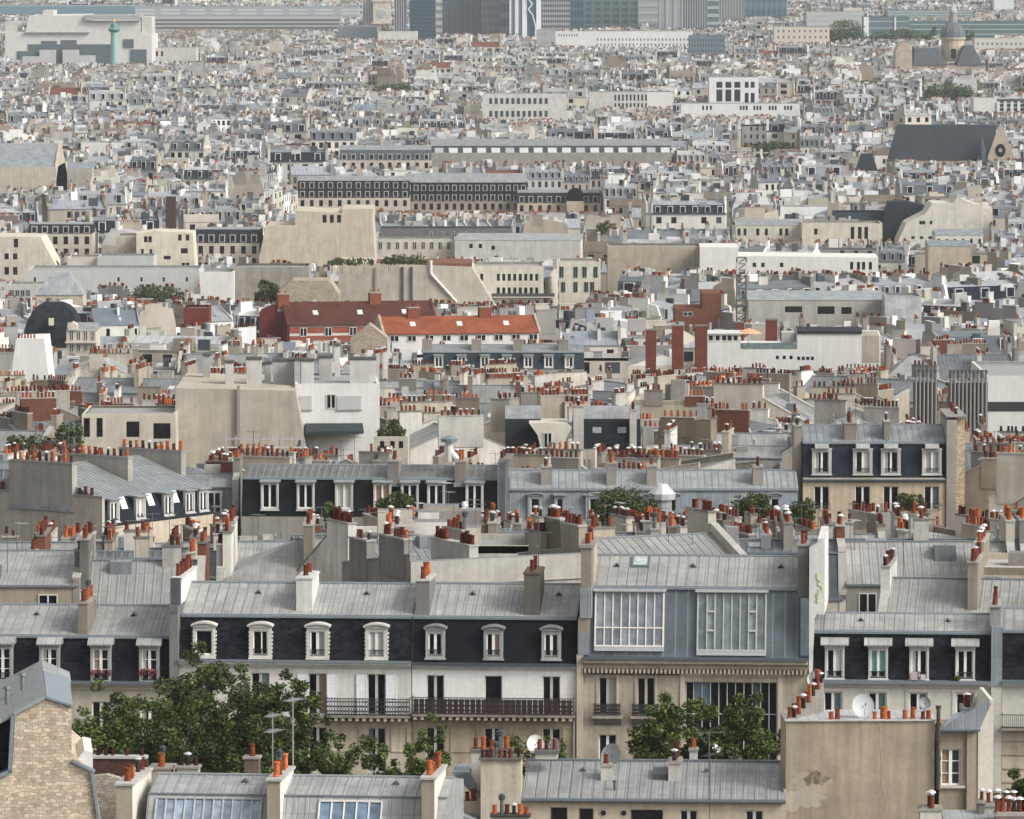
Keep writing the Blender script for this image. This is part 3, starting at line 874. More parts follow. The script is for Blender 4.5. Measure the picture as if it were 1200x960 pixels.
# ---- studio house with two atelier windows
h = haus(N, 'studio_building', 'tall stone studio house with blue-grey zinc front and two huge atelier windows', 684, 947, 651, 689, 772, depth=11, mans=1.15, slatemat='zincwall', slatecol=(.105, .135, .15), zcol=(.36, .36, .345), phrase='the atelier house', ybot=890)
A = []
gx0, gx1, gz0, gz1 = h.X(803), h.X(911), h.Z(900), h.Z(799)
wh = [hole(h, 712, 21, 795, 839), hole(h, 757, 21, 795, 839), hole(h, 712, 21, 862, 905), hole(h, 757, 21, 862, 905), (gx0, gx1, gz0, gz1)]
walls(h, [(0, h.ze - h.zb, 'oldwall', (.47, .41, .32))], wh, side=(.4, .36, .3), deep=.4)
b = MB(); cornice(b, h.s0, h.s1, 0, h.Z(784), h.Z(773), col=(.44, .38, .29), out=.55, dent=.26); b.box(h.s0, h.s1, -.68, .1, h.Z(773) + .003, h.Z(770), 'metal', (.10, .12, .14))
b.box(gx0 - .3, gx0 - .03, -.08, -.002, gz0, gz1 + .35, 'plaster', CREAM); b.box(gx1 + .03, gx1 + .3, -.08, -.002, gz0, gz1 + .35, 'plaster', CREAM); b.box(gx0 - .3, gx1 + .3, -.12, -.003, gz1 + .36, gz1 + .6, 'plaster', CREAM)
b.box(h.s0 + .2, gx0 - .35, -.16, -.002, h.Z(791), h.Z(788), 'oldwall', (.12, .11, .10))
b.build('cornice', h.root)
for i in (0, 1):
    q = wh[i]
    window(h.root, q[0], q[1], q[2], q[3], .2, 'french', fcol=(.5, .48, .45))
    b = MB(); c = (q[0] + q[1]) / 2
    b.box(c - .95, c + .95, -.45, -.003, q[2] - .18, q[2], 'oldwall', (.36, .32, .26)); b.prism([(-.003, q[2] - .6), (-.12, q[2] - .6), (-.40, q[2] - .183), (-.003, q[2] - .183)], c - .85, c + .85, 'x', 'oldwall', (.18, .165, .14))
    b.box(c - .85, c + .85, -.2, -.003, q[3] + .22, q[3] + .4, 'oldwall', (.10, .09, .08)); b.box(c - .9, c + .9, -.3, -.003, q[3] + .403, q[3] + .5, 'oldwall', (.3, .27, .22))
    b.box(q[0] - .14, q[0] - .004, -.05, -.002, q[2], q[3] + .2, 'oldwall', CREAM); b.box(q[1] + .004, q[1] + .14, -.05, -.002, q[2], q[3] + .2, 'oldwall', CREAM)
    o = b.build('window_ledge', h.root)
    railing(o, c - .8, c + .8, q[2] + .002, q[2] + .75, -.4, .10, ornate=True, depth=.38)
    q = wh[i + 2]; window(h.root, q[0], q[1], q[2], q[3], .2, 'french')
o = window(h.root, gx0, gx1, gz0, gz1, .24, 'n11', fcol=(.42, .43, .42), trans=(h.Z(837),))
o['label'] = 'wide dark studio window of eleven tall panes'
p = MB()
for i, cc in ((1, (.10, .14, .18)), (2, (.12, .16, .20)), (8, (.05, .07, .08))):
    wd = (gx1 - gx0) / 11
    p.face([(gx0 + i * wd + .05, .30, h.Z(835)), (gx0 + (i + 1) * wd - .05, .30, h.Z(835)), (gx0 + (i + 1) * wd - .05, .30, gz1 - .1), (gx0 + i * wd + .05, .30, gz1 - .1)], 'skyglass', cc)
p.build('pane', o)
# atelier windows standing upright out of the sloping zinc front
def atelier(h, px0, px1, y0, y1, n, fcol, gcol, trans, label, extra=None):
    s0, s1, z0, z1 = h.X(px0), h.X(px1), h.Z(y1), h.Z(y0)
    zt = h.zk - h.zb; zlow = h.ze - h.zb
    slope = lambda z: h.mans * (z - zlow) / (zt - zlow)
    b = MB()
    ya, yb_ = slope(z0) - .22, slope(z1) - .22
    def P(x, z, o=0): 
        t = (z - z0) / (z1 - z0); return (x, ya + (yb_ - ya) * t + o, z)
    def bar(x0, x1, za, zz, o=0, th=.1, col=fcol):
        v = [P(x0, za, o), P(x1, za, o), P(x1, za, o + th), P(x0, za, o + th), P(x0, zz, o), P(x1, zz, o), P(x1, zz, o + th), P(x0, zz, o + th)]
        for q in ((0, 3, 2, 1), (0, 1, 5, 4), (1, 2, 6, 5), (2, 3, 7, 6), (3, 0, 4, 7), (4, 5, 6, 7)): b.face([v[i] for i in q], 'paint', col)
    t = .09
    bar(s0 - t, s0, z0 - t, z1 + t, th=.3); bar(s1, s1 + t, z0 - t, z1 + t, th=.3); bar(s0, s1, z1, z1 + t, th=.3); bar(s0, s1, z0 - t, z0, th=.3)
    bar(s0 - .2, s1 + .2, z1 + t + .004, z1 + t + .14, -.28, .5, (.33, .35, .36)); bar(s0 - t, s1 + t, z0 - .35, z0 - t - .004, .02, .26, (.34, .36, .37))
    for i in range(1, n):
        x = s0 + (s1 - s0) * i / n; bar(x - .035, x + .035, z0, z1, 0, .09)
    for z in trans: bar(s0, s1, z - .035, z + .035, .012, .07)
    if extra: extra(bar, s0, s1, z0, z1)
    o = b.build('atelier_window', h.root); o['label'] = label
    g = MB()
    rg = random.Random(n)
    zz = [z0] + list(trans) + [z1]
    for i in range(n):
        for a, c in zip(zz, zz[1:]):
            x0, x1 = s0 + (s1 - s0) * i / n, s0 + (s1 - s0) * (i + 1) / n
            f = rg.uniform(.7, 1.25)
            g.face([P(x0, a, .07), P(x1, a, .07), P(x1, c, .07), P(x0, c, .07)], 'skyglass', tuple(q * f for q in gcol))
    g.build('pane', o)
atelier(h, 698, 776, 697, 757, 8, (.66, .63, .56), (.16, .19, .215), (h.Z(737),), 'atelier window with cream bars and blue-grey panes')
def ex(bar, s0, s1, z0, z1):
    wd = (s1 - s0) / 8
    for i in (1, 6):
        x0 = s0 + wd * i
        for z in (z0 + (z1 - z0) * .34, z0 + (z1 - z0) * .68): bar(x0, x0 + wd, z - .05, z + .05, -.08, .14)
        bar(x0 - .02, x0 + .05, z0 + .1, z1, -.06, .1); bar(x0 + wd - .05, x0 + wd + .02, z0 + .1, z1, -.06, .1)
atelier(h, 818, 896, 697, 761, 8, (.40, .41, .38), (.13, .175, .17), (), 'atelier window with grey bars and greenish panes', ex)
ventlets(h, (723, 812, 915))
b = MB(); s0, s1 = h.X(735), h.X(756); z = lambda o: h.zk - h.zb + (h.zr - h.zk) * (o - h.mans) / (h.depth / 2 - h.mans)
b.prism([(3.7, z(3.7) + .02), (5.1, z(5.1) + .02), (5.1, z(5.1) + .16), (3.7, z(3.7) + .16)], s0, s1, 'x', 'metal', (.13, .15, .16))
b.prism([(3.85, z(3.85) + .14), (4.95, z(4.95) + .14), (4.95, z(4.95) + .18), (3.85, z(3.85) + .18)], s0 + .12, s1 - .12, 'x', 'skyglass', (.45, .5, .48)); b.build('skylight', h.root)
# left pier: zinc clad, with stack
b = MB(); s0, s1 = h.X(678), h.X(684) - .01
b.box(s0 - .1, s1, -.3, .9, 0, h.Z(768), 'plaster', CREAM)
b.box(s0 - .02, s1 + .35, -.32, 2, h.Z(768) + .003, h.Z(742), 'zincwall', (.26, .29, .31)); b.box(s0 - .02, s1 + .35, -.22, 2, h.Z(742) + .003, h.Z(725), 'plaster', (.30, .26, .2)); b.box(s0 + .1, s1 + .5, -.32, 2, h.Z(725) + .003, h.Z(690), 'zincwall', (.26, .29, .31))
b.box(s0 + .15, s1 + .5, -.2, 1.2, h.Z(690) + .003, h.Z(643), 'plaster', (.27, .24, .20)); b.box(s0 + .25, s1 + .55, 1.25, 4.5, h.Z(690), h.Z(640), 'plaster', (.44, .38, .30))
b.box(s0 + .05, s1 + .65, -.3, 4.6, h.Z(643) + .003, h.Z(639), 'plaster', (.3, .28, .25))
o = b.build('chimney', h.root); put_pots(o, s0 + .3, s1 + .45, .2, 4.3, h.Z(639), 'rrOrOo'); antenna(o, s0 + .5, 1, h.Z(639), 3.4, .4)
# right stack and white firewall
b = MB(); s0, s1 = h.X(934), h.X(947); b.box(s0, s1 - .05, .9, 4.6, h.Z(700), h.Z(641), 'plaster', (.24, .23, .21)); b.box(s0 - .1, s1 + .02, .8, 4.7, h.Z(641), h.Z(639), 'plaster', (.3, .29, .27)); o = b.build('chimney', h.root)
put_pots(o, s0, s1, 1, 4.5, h.Z(639), 'RrRr')
b = MB()
b.prism([(h.X(948), h.Z(800)), (h.X(952), h.Z(800)), (h.X(954), h.Z(725)), (h.X(966), h.Z(700)), (h.X(966), h.Z(630)), (h.X(948), h.Z(641))], -.1, .5, 'y', 'cleanwall', (.66, .65, .61))
b.box(h.X(966) - .45, h.X(966) - .01, .5, 8.5, h.Z(720), h.Z(631), 'cleanwall', (.6, .59, .56))
o = b.build('party_wall', h.root); o['label'] = 'white firewall with a green graffiti scrawl'
g = MB(); gx, gz = h.X(960), h.Z(689); rg = random.Random(4)
q = (gx, gz)
for i in range(15):
    r = (gx + rg.uniform(-.22, .22), gz - .85 + i * .13)
    g.tube((q[0], -.11, q[1]), (r[0], -.11, r[1]), .05, 'paint', (.35, .55, .10) if i % 3 else (.6, .65, .5), 4); q = r
g.build('graffiti', o)
b = MB(); b.box(h.X(938), h.X(947.5), -.1, .3, h.Z(768), h.Z(700), 'zincwall', (.13, .165, .19)); b.build('zinc_cladding', h.root)

# ---- right house with wide hoods
h = haus(N, 'apartment_building', 'off-white house with slate mansard and four wide white dormer hoods beside the studio house', 951, 1161, 719, 741, 797, depth=9, mans=.8, zcol=(.36, .36, .345), phrase='the white-hooded mansard', ybot=850)
wh = [hole(h, c, 21, 812, 852) for c in (976, 1028, 1076, 1131)] + [hole(h, c, 21, 872, 920) for c in (976, 1028, 1076, 1131)]
walls(h, [(0, h.ze - h.zb, 'cleanwall', (.56, .53, .46))], wh)
b = MB(); cornice(b, h.s0, h.s1, 0, h.Z(806), h.Z(801), col=(.56, .53, .47), out=.3); b.box(h.s0, h.s1, -.45, .1, h.Z(801) + .003, h.Z(797), 'metal', (.2, .22, .24))
for q in wh[:4]:
    b.box(q[0] - .22, q[1] + .22, -.06, -.002, q[3] + .08, q[3] + .2, 'plaster', OFFW); b.box(q[0] - .22, q[0] - .05, -.04, -.002, q[2], q[3] + .079, 'plaster', OFFW); b.box(q[1] + .05, q[1] + .22, -.04, -.002, q[2], q[3] + .079, 'plaster', OFFW)
b.build('cornice', h.root)
for i, c in enumerate((978, 1029, 1077, 1131)):
    s = h.X(c)
    o = dormer(h.root, s, 1.2, h.Z(796), h.Z(757), .0, 1.2, 'hood', case=(.6, .59, .55), cheek=SL, winw=.96, wz0=h.Z(795), curtain=((.14, .30, .26), .06, .94) if i == 1 else (((.5, .5, .5), .6, .95) if i == 0 else None), hood=.86, bodymat='slate')
    if i == 2: b = MB(); b.box(s - .5, s - .1, -.35, -.1, h.Z(796), h.Z(787), 'paint', (.45, .36, .36)); b.box(s + .1, s + .4, -.3, -.1, h.Z(796), h.Z(790), 'paint', (.5, .5, .48)); b.build('balcony_chair', o)
    if i == 3: link('window_plant', mesh_from('window_plant', *foliage([((s - .5, -.2, h.Z(794)), .22)], 160, .07, LIGHTG, rnd)), o)
for q in wh: window(h.root, q[0], q[1], q[2], q[3], .14, 'french', curtain=((.12, .18, .17), .5, .95))
ventlets(h, (1009, 1111))
b = MB(); s0, s1 = h.X(1161.5), h.X(1174)
b.box(s0, s1, -.25, 2.0, 0, h.Z(803), 'plaster', (.55, .52, .46)); b.box(s0, s1 - .02, -.3, 2.2, h.Z(803) + .003, h.Z(733), 'zincwall', (.24, .28, .31)); b.box(s0 - .1, s1 - .1, .4, 4.8, h.Z(733) + .003, h.Z(712), 'plaster', (.3, .29, .27)); b.box(s0 - .16, s1 - .04, .3, 4.9, h.Z(712), h.Z(710), 'plaster', (.35, .34, .32))
o = b.build('chimney', h.root); put_pots(o, s0, s1 - .2, .5, 4.6, h.Z(710), 'rr R')

# ---- house at the right edge
h = haus(N, 'apartment_building', 'house cut by the right edge with slate mansard above an iron balcony', 1174.5, 1262, 713, 740, 797, depth=10, mans=.8, zcol=(.32, .32, .31), ybot=960)
wh = [hole(h, c, 21, 812, 852) for c in (1215, 1245)]
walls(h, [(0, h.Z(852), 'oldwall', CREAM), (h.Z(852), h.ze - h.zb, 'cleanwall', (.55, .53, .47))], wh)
b = MB(); cornice(b, h.s0, h.s1, 0, h.Z(806), h.Z(801), col=OFFW, out=.35); b.box(h.s0, h.s1, -.45, .1, h.Z(801) + .003, h.Z(797), 'metal', (.14, .19, .20)); b.build('cornice', h.root)
for q in wh: window(h.root, q[0], q[1], q[2], q[3], .14, 'french')
dormer(h.root, h.X(1222), 1.2, h.Z(796), h.Z(757), .0, 1.2, 'hood', case=(.6, .59, .55))
longbalcony(h, 1174, 1260, 838, 854, 858, False, (.03, .03, .03))
b = MB()
for i in range(5): b.box(h.s0, h.s1, -.05, -.002, h.Z(870 + i * 16), h.Z(869 + i * 16), 'oldwall', TAN)
b.build('moulding', h.root)

# ================================================================== the rows in front
# stone gable at lower left
G = Frame(262, 0, 5)
zb = zground(262)
root = empty('stone_house', 'rubble-stone gable wall with zinc roof at lower left corner', 'house', (G.O[0], G.O[1], zb), G.th)
gx = lambda px, py: G.s_(px, py); gz = lambda py, off=0: G.z_(40, py, off) - zb
pts = [(-60, 1010), (125, 1010), (117, 960), (108, 905), (84, 884), (84, 829), (54, 819), (18, 838), (14, 905), (-10, 916), (-60, 916)]
P2 = [(gx(a, 880), gz(c)) for a, c in pts]
b = MB(); b.prism(P2, 0, 9, 'y', 'rubble', (.52, .445, .345)); o = b.build('wall', root); o['label'] = 'honey-coloured rubble gable wall'
b = MB()
def capline(b, a, c, wd=.32, th=.09, col=(.22, .26, .29), mat='metal', y0=-.14, y1=9.2):
    (x0, z0), (x1, z1) = a, c
    L = math.hypot(x1 - x0, z1 - z0); nx, nz = -(z1 - z0) / L * th, (x1 - x0) / L * th
    b.prism([(x0, z0), (x1, z1), (x1 + nx, z1 + nz), (x0 + nx, z0 + nz)], y0, y1, 'y', mat, col)
W = lambda px, py: (gx(px, 880), gz(py))
capline(b, W(54, 818.5), W(85, 828.5)); capline(b, W(17, 838), W(54, 818.5), col=(.30, .33, .35)); capline(b, W(13.5, 905), W(17.5, 838), th=.16); capline(b, W(-20, 918), W(14, 905), th=.16)
b.build('coping', root)
b = MB(); 
# zinc roof running back from the gable, sloping to the left
z1, z0 = gz(819), gz(838)
b.prism([(gx(54, 880), z1 + .11), (gx(17, 880), z0 + .10), (gx(-60, 880), z0 - 1.0), (gx(-60, 880), z0 - 1.4), (gx(54, 880), z1 - .1)], .03, 13, 'y', 'zinc', (.29, .30, .30))
b.prism([(gx(54, 880), z1 + .11), (gx(88, 880), gz(831)), (gx(88, 880), gz(831) - .2), (gx(54, 880), z1 - .1)], 9, 13, 'y', 'zinc', (.29, .30, .30))
for i in range(18):
    y_ = .5 + i * .7; b.prism([(gx(54, 880), z1 + .112), (gx(17, 880), z0 + .102), (gx(17, 880), z0 + .17), (gx(54, 880), z1 + .18)], y_, y_ + .06, 'y', 'metal', (.27, .28, .28)); b.prism([(gx(17, 880), z0 + .102), (gx(-60, 880), z0 - .998), (gx(-60, 880), z0 - .93), (gx(17, 880), z0 + .17)], y_, y_ + .06, 'y', 'metal', (.27, .28, .28))
b.build('zinc_roof', root)
b = MB(); b.box(gx(-60, 880), gx(13.4, 880), .6, 9, gz(915), gz(842), 'slate', SLB, skip='b'); b.build('slate_front', root)
for px, off, hh in ((9, 3.5, .7), (28, 5.5, .8), (-20, 6, .8)):
    s = gx(px, 830); zt = z0 + (z1 - z0) * max(0, (s - gx(17, 880)) / (gx(54, 880) - gx(17, 880)))
    q = MB(); q.cyl(s, off, zt - .1, zt + hh, .09, .09, 8, 'metal', (.2, .22, .23)); q.lathe([(.17, zt + hh), (.15, zt + hh + .1), (0, zt + hh + .16)], s, off, 8, 'metal', (.14, .16, .18)); q.build('vent_pipe', root)
b = MB(); b.prism([(gx(86, 880), gz(897)), (gx(109, 880), gz(906)), (gx(109, 880), gz(884)), (gx(99, 880), gz(882))], .4, 5, 'y', 'cleanwall', (.62, .62, .60)); capline(b, W(84, 893), W(110, 907), th=.12, y0=-.16, y1=0.38); capline(b, W(109, 906), W(117, 962), th=-.12, y0=-.16, y1=.38); b.build('parapet', root)
claim(G, P2[0][0] - 3, P2[1][0], 0, 13, 960, 'the stone gable', 880)
# chimney at the far left edge, white
b = MB()

# ---- zinc roofs with skylights along the bottom
F1 = Frame(318, 165, -6)
zb = zground(318)
root = empty('zinc_roofed_building', 'long zinc roof with blue glass skylights at bottom left', 'building', (F1.O[0], F1.O[1], zb), F1.th)
s0, s1, s2 = F1.s_(168, 930), F1.s_(322, 930), F1.s_(520, 930)
Zf = lambda py, off=0: F1.z_(330, py, off) - zb
zrid, zbrk, zlow = Zf(909, 4.6), Zf(933, 1.5), Zf(985, 0)
b = MB(); b.prism([(0, zlow), (1.5, zbrk), (4.6, zrid), (9, zbrk), (9, zlow)][::-1], s0, s2, 'x', 'zinc', (.35, .355, .35)); 
b.box(s0, s2, 1.42, 1.5, zbrk + .02, zbrk + .10, 'metal', (.2, .24, .27)); b.box(s0, s2, 4.5, 4.7, zrid + .0, zrid + .08, 'metal', (.33, .35, .37)); ribs(b, s0, s2, (1.5, zbrk), (4.6, zrid), .62); ribs(b, s0, F1.s_(181, 950), (0, zlow), (1.5, zbrk), .62); ribs(b, F1.s_(310, 950), F1.s_(370, 950), (0, zlow), (1.5, zbrk), .62); ribs(b, F1.s_(450, 950), s2, (0, zlow), (1.5, zbrk), .62); b.build('zinc_roof', root)
b = MB(); b.box(s0 + .02, s2 - .02, .1, 8.9, 0, zlow + .01, 'plaster', CREAM); b.build('wall', root)
slp = lambda z: 1.5 * (z - zlow) / (zbrk - zlow)
def skyl(px0, px1, py0, n, fc, gc, lab):
    a, c = F1.s_(px0, 950, 1), F1.s_(px1, 950, 1); z1_, z0_ = Zf(py0, 1.3), Zf(978, .2)
    b = MB(); g = MB()
    for i in range(n + 1):
        x = a + (c - a) * i / n
        b.prism([(slp(z0_) - .16, z0_), (slp(z1_) - .16, z1_), (slp(z1_) + .02, z1_), (slp(z0_) + .02, z0_)], x - .035, x + .035, 'x', 'paint', fc)
    for zz in (z0_, z1_): b.prism([(slp(zz) - .17, zz), (slp(zz) - .17, zz + .07), (slp(zz) + .04, zz + .07), (slp(zz) + .02, zz)], a, c, 'x', 'paint', fc)
    o = b.build('skylight', root); o['label'] = lab
    for i in range(n):
        x, y = a + (c - a) * i / n + .04, a + (c - a) * (i + 1) / n - .04
        f = rnd.uniform(.8, 1.2)
        g.face([(x, slp(z0_) - .08, z0_), (y, slp(z0_) - .08, z0_), (y, slp(z1_) - .08, z1_), (x, slp(z1_) - .08, z1_)], 'skyglass', tuple(q * f for q in gc))
    g.build('pane', o)
skyl(183, 306, 937.5, 11, (.42, .43, .43), (.24, .29, .36), 'wide skylight with grey bars and pale blue glass')
skyl(374, 447, 938.5, 5, (.68, .67, .63), (.13, .19, .27), 'skylight with white bars and deep blue glass')
for px in (287, 464): 
    s = F1.s_(px, 915, 3.6); z = zbrk + (zrid - zbrk) * 2.1 / 3.1; q = MB(); q.prism([(s - .2, z), (s, z + .2), (s + .2, z)][::-1], 3.4, 3.8, 'y', 'metal', (.12, .13, .14)); q.build('roof_vent', root)
def sidewall(root, F, pxa, pxb, ytop, kinds, fcol, L=5.2, y0=.0, label=None, zt=None, low=-6, potz=0.0):
    a, c = F.s_(pxa, ytop), F.s_(pxb, ytop); zt = F.z_((pxa + pxb) / 2, ytop) - zb
    b = MB(); b.box(a, c, y0, y0 + L, zt + low, zt - .12, 'plaster', fcol); b.box(c + .002, c + .006, y0 + .02, y0 + L, zt + low, zt - .13, 'cleanwall', (.66, .63, .56)); b.box(a - .08, c + .1, y0 - .1, y0 + L + .05, zt - .12, zt, 'plaster', (.46, .45, .42))  # thin pale skin paints the sunlit right face of the stack
    o = b.build('chimney', root); put_pots(o, a, c, y0 + .5, y0 + L - .3, zt, kinds, 1.05)
    if label: o['label'] = label
    return o
sidewall(root, F1, 136, 155, 918, 'OOo kr', (.42, .37, .28), L=6)
sidewall(root, F1, 313, 328, 913, 'Oo#OO', (.38, .33, .25), L=5)
sidewall(root, F1, 494, 509, 911, 'OOrRO', (.36, .30, .24), L=5)
antenna(root, F1.s_(318, 900, 3), 3.5, Zf(912), 2.9, 1.4, 2, (.30, .30, .30), r=.028); antenna(root, F1.s_(345, 900, 5), 4.5, Zf(912), 3.6, 1.3, 1, (.34, .34, .34), r=.03)
claim(F1, s0 - 2, s2 + 1, -2, 10, 960, 'the skylit zinc roof', 930)

# small roofs and stacks behind it
def lowstack(F, name, lab, px0, px1, ytop, ybot, kinds, col, d=1.0, cope=GREYW, cat='chimney stack', sc=1.0, mat='plaster', extra=6):
    """a chimney stack standing on a hidden back building: one thing"""
    a, c = F.s_(px0, ytop), F.s_(px1, ytop); zt, z0 = F.z_(px0, ytop), F.z_(px0, ybot)
    root = empty(name, lab, cat, (*F.world((a + c) / 2, 0), z0 - extra), F.th)
    b = MB(); hw = (c - a) / 2
    b.box(-hw, hw, 0, d, 0, zt - z0 + extra - .12, mat, col); b.build('stack', root)
    b = MB(); b.box(-hw - .08, hw + .08, -.08, d + .08, zt - z0 + extra - .119, zt - z0 + extra, 'plaster', cope); b.build('coping', root)
    put_pots(root, -hw, hw, 0, d, zt - z0 + extra, kinds, sc)
    return root
B1 = Frame(333, 250, -5)
lowstack(B1, 'chimney_stack', 'pale stack with dark pots below the big tree', 207, 232, 898, 925, 'dkd', (.45, .42, .36), .9)
lowstack(B1, 'chimney_stack', 'brown stack with one orange pot below the right of the big tree', 286, 303, 887, 925, ' o ', (.16, .12, .10), .8)
lowstack(B1, 'chimney_stack', 'low beige stack with two orange pots behind the skylit zinc roof', 175, 200, 899, 925, 'Oo#', (.42, .37, .29), 1.6)
F2 = Frame(335, 560, -3)
# ---- low cream building with zinc roof at bottom centre
zb = zground(335)
root = empty('zinc_roofed_building', 'low cream building with zinc roof and small dark windows at bottom centre', 'building', (F2.O[0], F2.O[1], zb), F2.th)
s0, s1 = F2.s_(612, 935), F2.s_(921, 935)
Zf = lambda py, off=0: F2.z_(760, py, off) - zb
ze, zrd = Zf(937), Zf(892, 5.5)
b = MB(); b.prism([(-.25, ze - .1), (-.25, ze + .08), (5.5, zrd), (11, ze + .08), (11, ze - .1)][::-1], s0, s1, 'x', 'zinc', (.29, .295, .29))
b.tube((s0 - .3, -.3, ze - .02), (s1, -.3, ze - .02), .12, 'metal', (.13, .155, .17), 7); b.box(s0, s1, 5.4, 5.6, zrd, zrd + .1, 'metal', (.16, .19, .21)); ribs(b, s0, s1, (-.25, ze + .08), (5.5, zrd), .62, col=(.27, .275, .27)); b.build('zinc_roof', root)
q2 = lambda px, w, y0, y1: (F2.s_(px, 950) - w * .0228, F2.s_(px, 950) + w * .0228, Zf(y1), Zf(y0))
hs2 = [q2(655, 20, 947, 985), q2(687, 17, 948, 985), q2(807, 21, 949, 985), q2(758, 38, 949, 985), q2(884, 21, 949, 985)]
b = MB(); wallgrid(b, s0, s1, 0, ze, 0, hs2, 'plaster', (.56, .48, .36)); b.box(s0, s1, .5, 10.9, 0, ze - .02, 'plaster', CREAM)
b.build('wall', root)
for i, q in enumerate(hs2): window(root, *q[:2], q[2], q[3], .15, 'french' if i in (2, 4) else 'none', fcol=(.6, .6, .58) if i in (2, 4) else (.06, .05, .05))
for px in (707, 731):
    c = MB(); s = F2.s_(px, 953); c.tube((s, -.04, Zf(953)), (s, .05, Zf(953)), .2, 'paint', (.4, .38, .33), 14); c.tube((s, -.05, Zf(953)), (s, -.02, Zf(953)), .15, 'paint', BLACK, 14); c.build('round_vent', root)
for px, wpx, y0, y1, kk, cc in ((711, 13, 897, 917, 'r', (.5, .48, .44)), (791, 15, 893, 925, 'krR', (.46, .44, .40))):
    s = F2.s_(px, 920, 3); w_ = wpx * .0228; o3 = 2.4
    chimney(root, s - w_, s + w_, o3, o3 + (.8 if wpx == 13 else 2.0), Zf(y1, o3) - .4, Zf(y0, o3), cc, kk)
o = dish(root, F2.s_(717, 886, 3.6), 3.6, Zf(886, 3.6), .62, -.6, .35, (.30, .31, .31))
b = MB(); zz = lambda o: ze + (zrd - ze) * (o + .25) / 5.75
s = F2.s_(774, 905, 3.2); b.prism([(2.6, zz(2.6) + .05), (3.9, zz(3.9) + .05), (3.9, zz(3.9) + .25), (2.6, zz(2.6) + .35)], s - .42, s + .42, 'x', 'metal', (.07, .075, .075)); b.build('skylight', root)
for px, off in ((683, 4), (828, 4)):
    s = F2.s_(px, 900, off); q = MB(); q.prism([(s - .2, zz(off)), (s, zz(off) + .22), (s + .2, zz(off))][::-1], off - .2, off + .2, 'y', 'metal', (.12, .13, .14)); q.build('roof_vent', root)
s = F2.s_(720, 925, 1); q = MB(); q.cyl(s, 1, zz(1) - .1, zz(1) + .5, .06, .06, 7, 'metal', (.05, .05, .05)); q.cyl(s, 1, zz(1) + .5, zz(1) + .6, .12, .1, 7, 'metal', (.05, .05, .05)); q.build('vent_pipe', root)
antenna(root, F2.s_(831, 900, 2), 2, zz(2), 3.0, .4, 1, (.12, .12, .12)); antenna(root, F2.s_(832, 950, -.1), -.35, 12, Zf(880) - 12, 1.2, 1, (.07, .07, .07), r=.02)
chimney(root, F2.s_(808, 890, 6), F2.s_(817, 890, 6), 6, 7, zrd - 1, Zf(878, 6), (.6, .58, .54), 'o')
claim(F2, s0, s1, 0, 11, 960, 'the low cream building', 915)
# weathered wall with pots left of it
root2 = empty('chimney_wall', 'stained cream chimney wall crowned with dark red pots, left of the low cream building', 'chimney wall', (*F2.world(F2.s_(588, 900), 0), zb), F2.th)
a0 = F2.s_(588, 900)
b = MB(); a, c = F2.s_(564, 900) - a0, F2.s_(611, 900) - a0; b.box(a, c, -.6, 1.2, 0, Zf(892, -.6), 'oldwall', (.56, .50, .40)); b.build('wall', root2)
b = MB(); b.box(a - .1, c + .05, -.75, 1.3, Zf(892, -.6), Zf(890, -.6), 'plaster', (.14, .13, .12)); o = b.build('coping', root2); put_pots(root2, a, c, -.5, 0, Zf(890, -.6), 'drd#rdr d', .8)
b = MB(); a2, c2 = F2.s_(550, 900) - a0, F2.s_(577, 900) - a0; b.box(a2, c2, 1.9, 3, Zf(960), Zf(882, 2), 'plaster', (.58, .56, .5)); b.box(a2 - .1, c2 + 1, 1.8, 3.1, Zf(882, 2), Zf(880, 2), 'plaster', (.15, .14, .13)); o = b.build('chimney', root2); put_pots(o, a2, c2 + .9, 2, 2.9, Zf(880, 2), 'ROo#O', .9)
b = MB(); a3, c3 = F2.s_(624, 900) - a0, F2.s_(650, 900) - a0; b.box(a3, c3, 3.2, 4.2, Zf(900), Zf(884, 3.2), 'plaster', (.5, .47, .4)); b.box(a3 - .08, c3 + .08, 3.1, 4.3, Zf(884, 3.2), Zf(880.5, 3.2), 'plaster', (.15, .14, .13)); o = b.build('chimney', root2); put_pots(o, a3, c3, 3.3, 4.1, Zf(880.5, 3.2), 'RdR', .9)
dish(root2, F2.s_(627, 874, 4.5) - a0, 4.6, Zf(874, 4.5), .5, .3, .3, (.62, .61, .58)); dish(root2, F2.s_(651, 876, 4.5) - a0, 4.6, Zf(876, 4.5), .42, -.7, .3, (.5, .5, .5))
claim(F2, F2.s_(545, 900), F2.s_(660, 900), -1, 5, 940)
# zinc wedge and pots between
root3 = empty('lean_to_roof', 'small twisted zinc lean-to roof with three orange pots below it', 'roof', (*F2.world(F2.s_(540, 900), 0), zb), F2.th)
a0 = F2.s_(540, 900); X_ = lambda px: F2.s_(px, 920) - a0
b = MB(); b.prism([(X_(527), Zf(905, 2)), (X_(548), Zf(905, 2)), (X_(560), Zf(928, 2)), (X_(553), Zf(932, 2))], 1.5, 5, 'y', 'zinc', (.24, .27, .30)); b.build('zinc_roof', root3)
b = MB(); b.box(X_(527), X_(562), .6, 1.45, 0, Zf(941, .6), 'plaster', (.5, .44, .34)); b.build('wall', root3); put_pots(root3, X_(529), X_(556), .7, 1.3, Zf(941, .6), 'k O r O', .95)
b = MB(); b.prism([(X_(510), Zf(975)), (X_(514), Zf(947)), (X_(522), Zf(945)), (X_(560), Zf(960)), (X_(566), Zf(975))][::-1], -1.2, .5, 'y', 'zinc', (.28, .31, .33)); b.build('zinc_hip', root3)
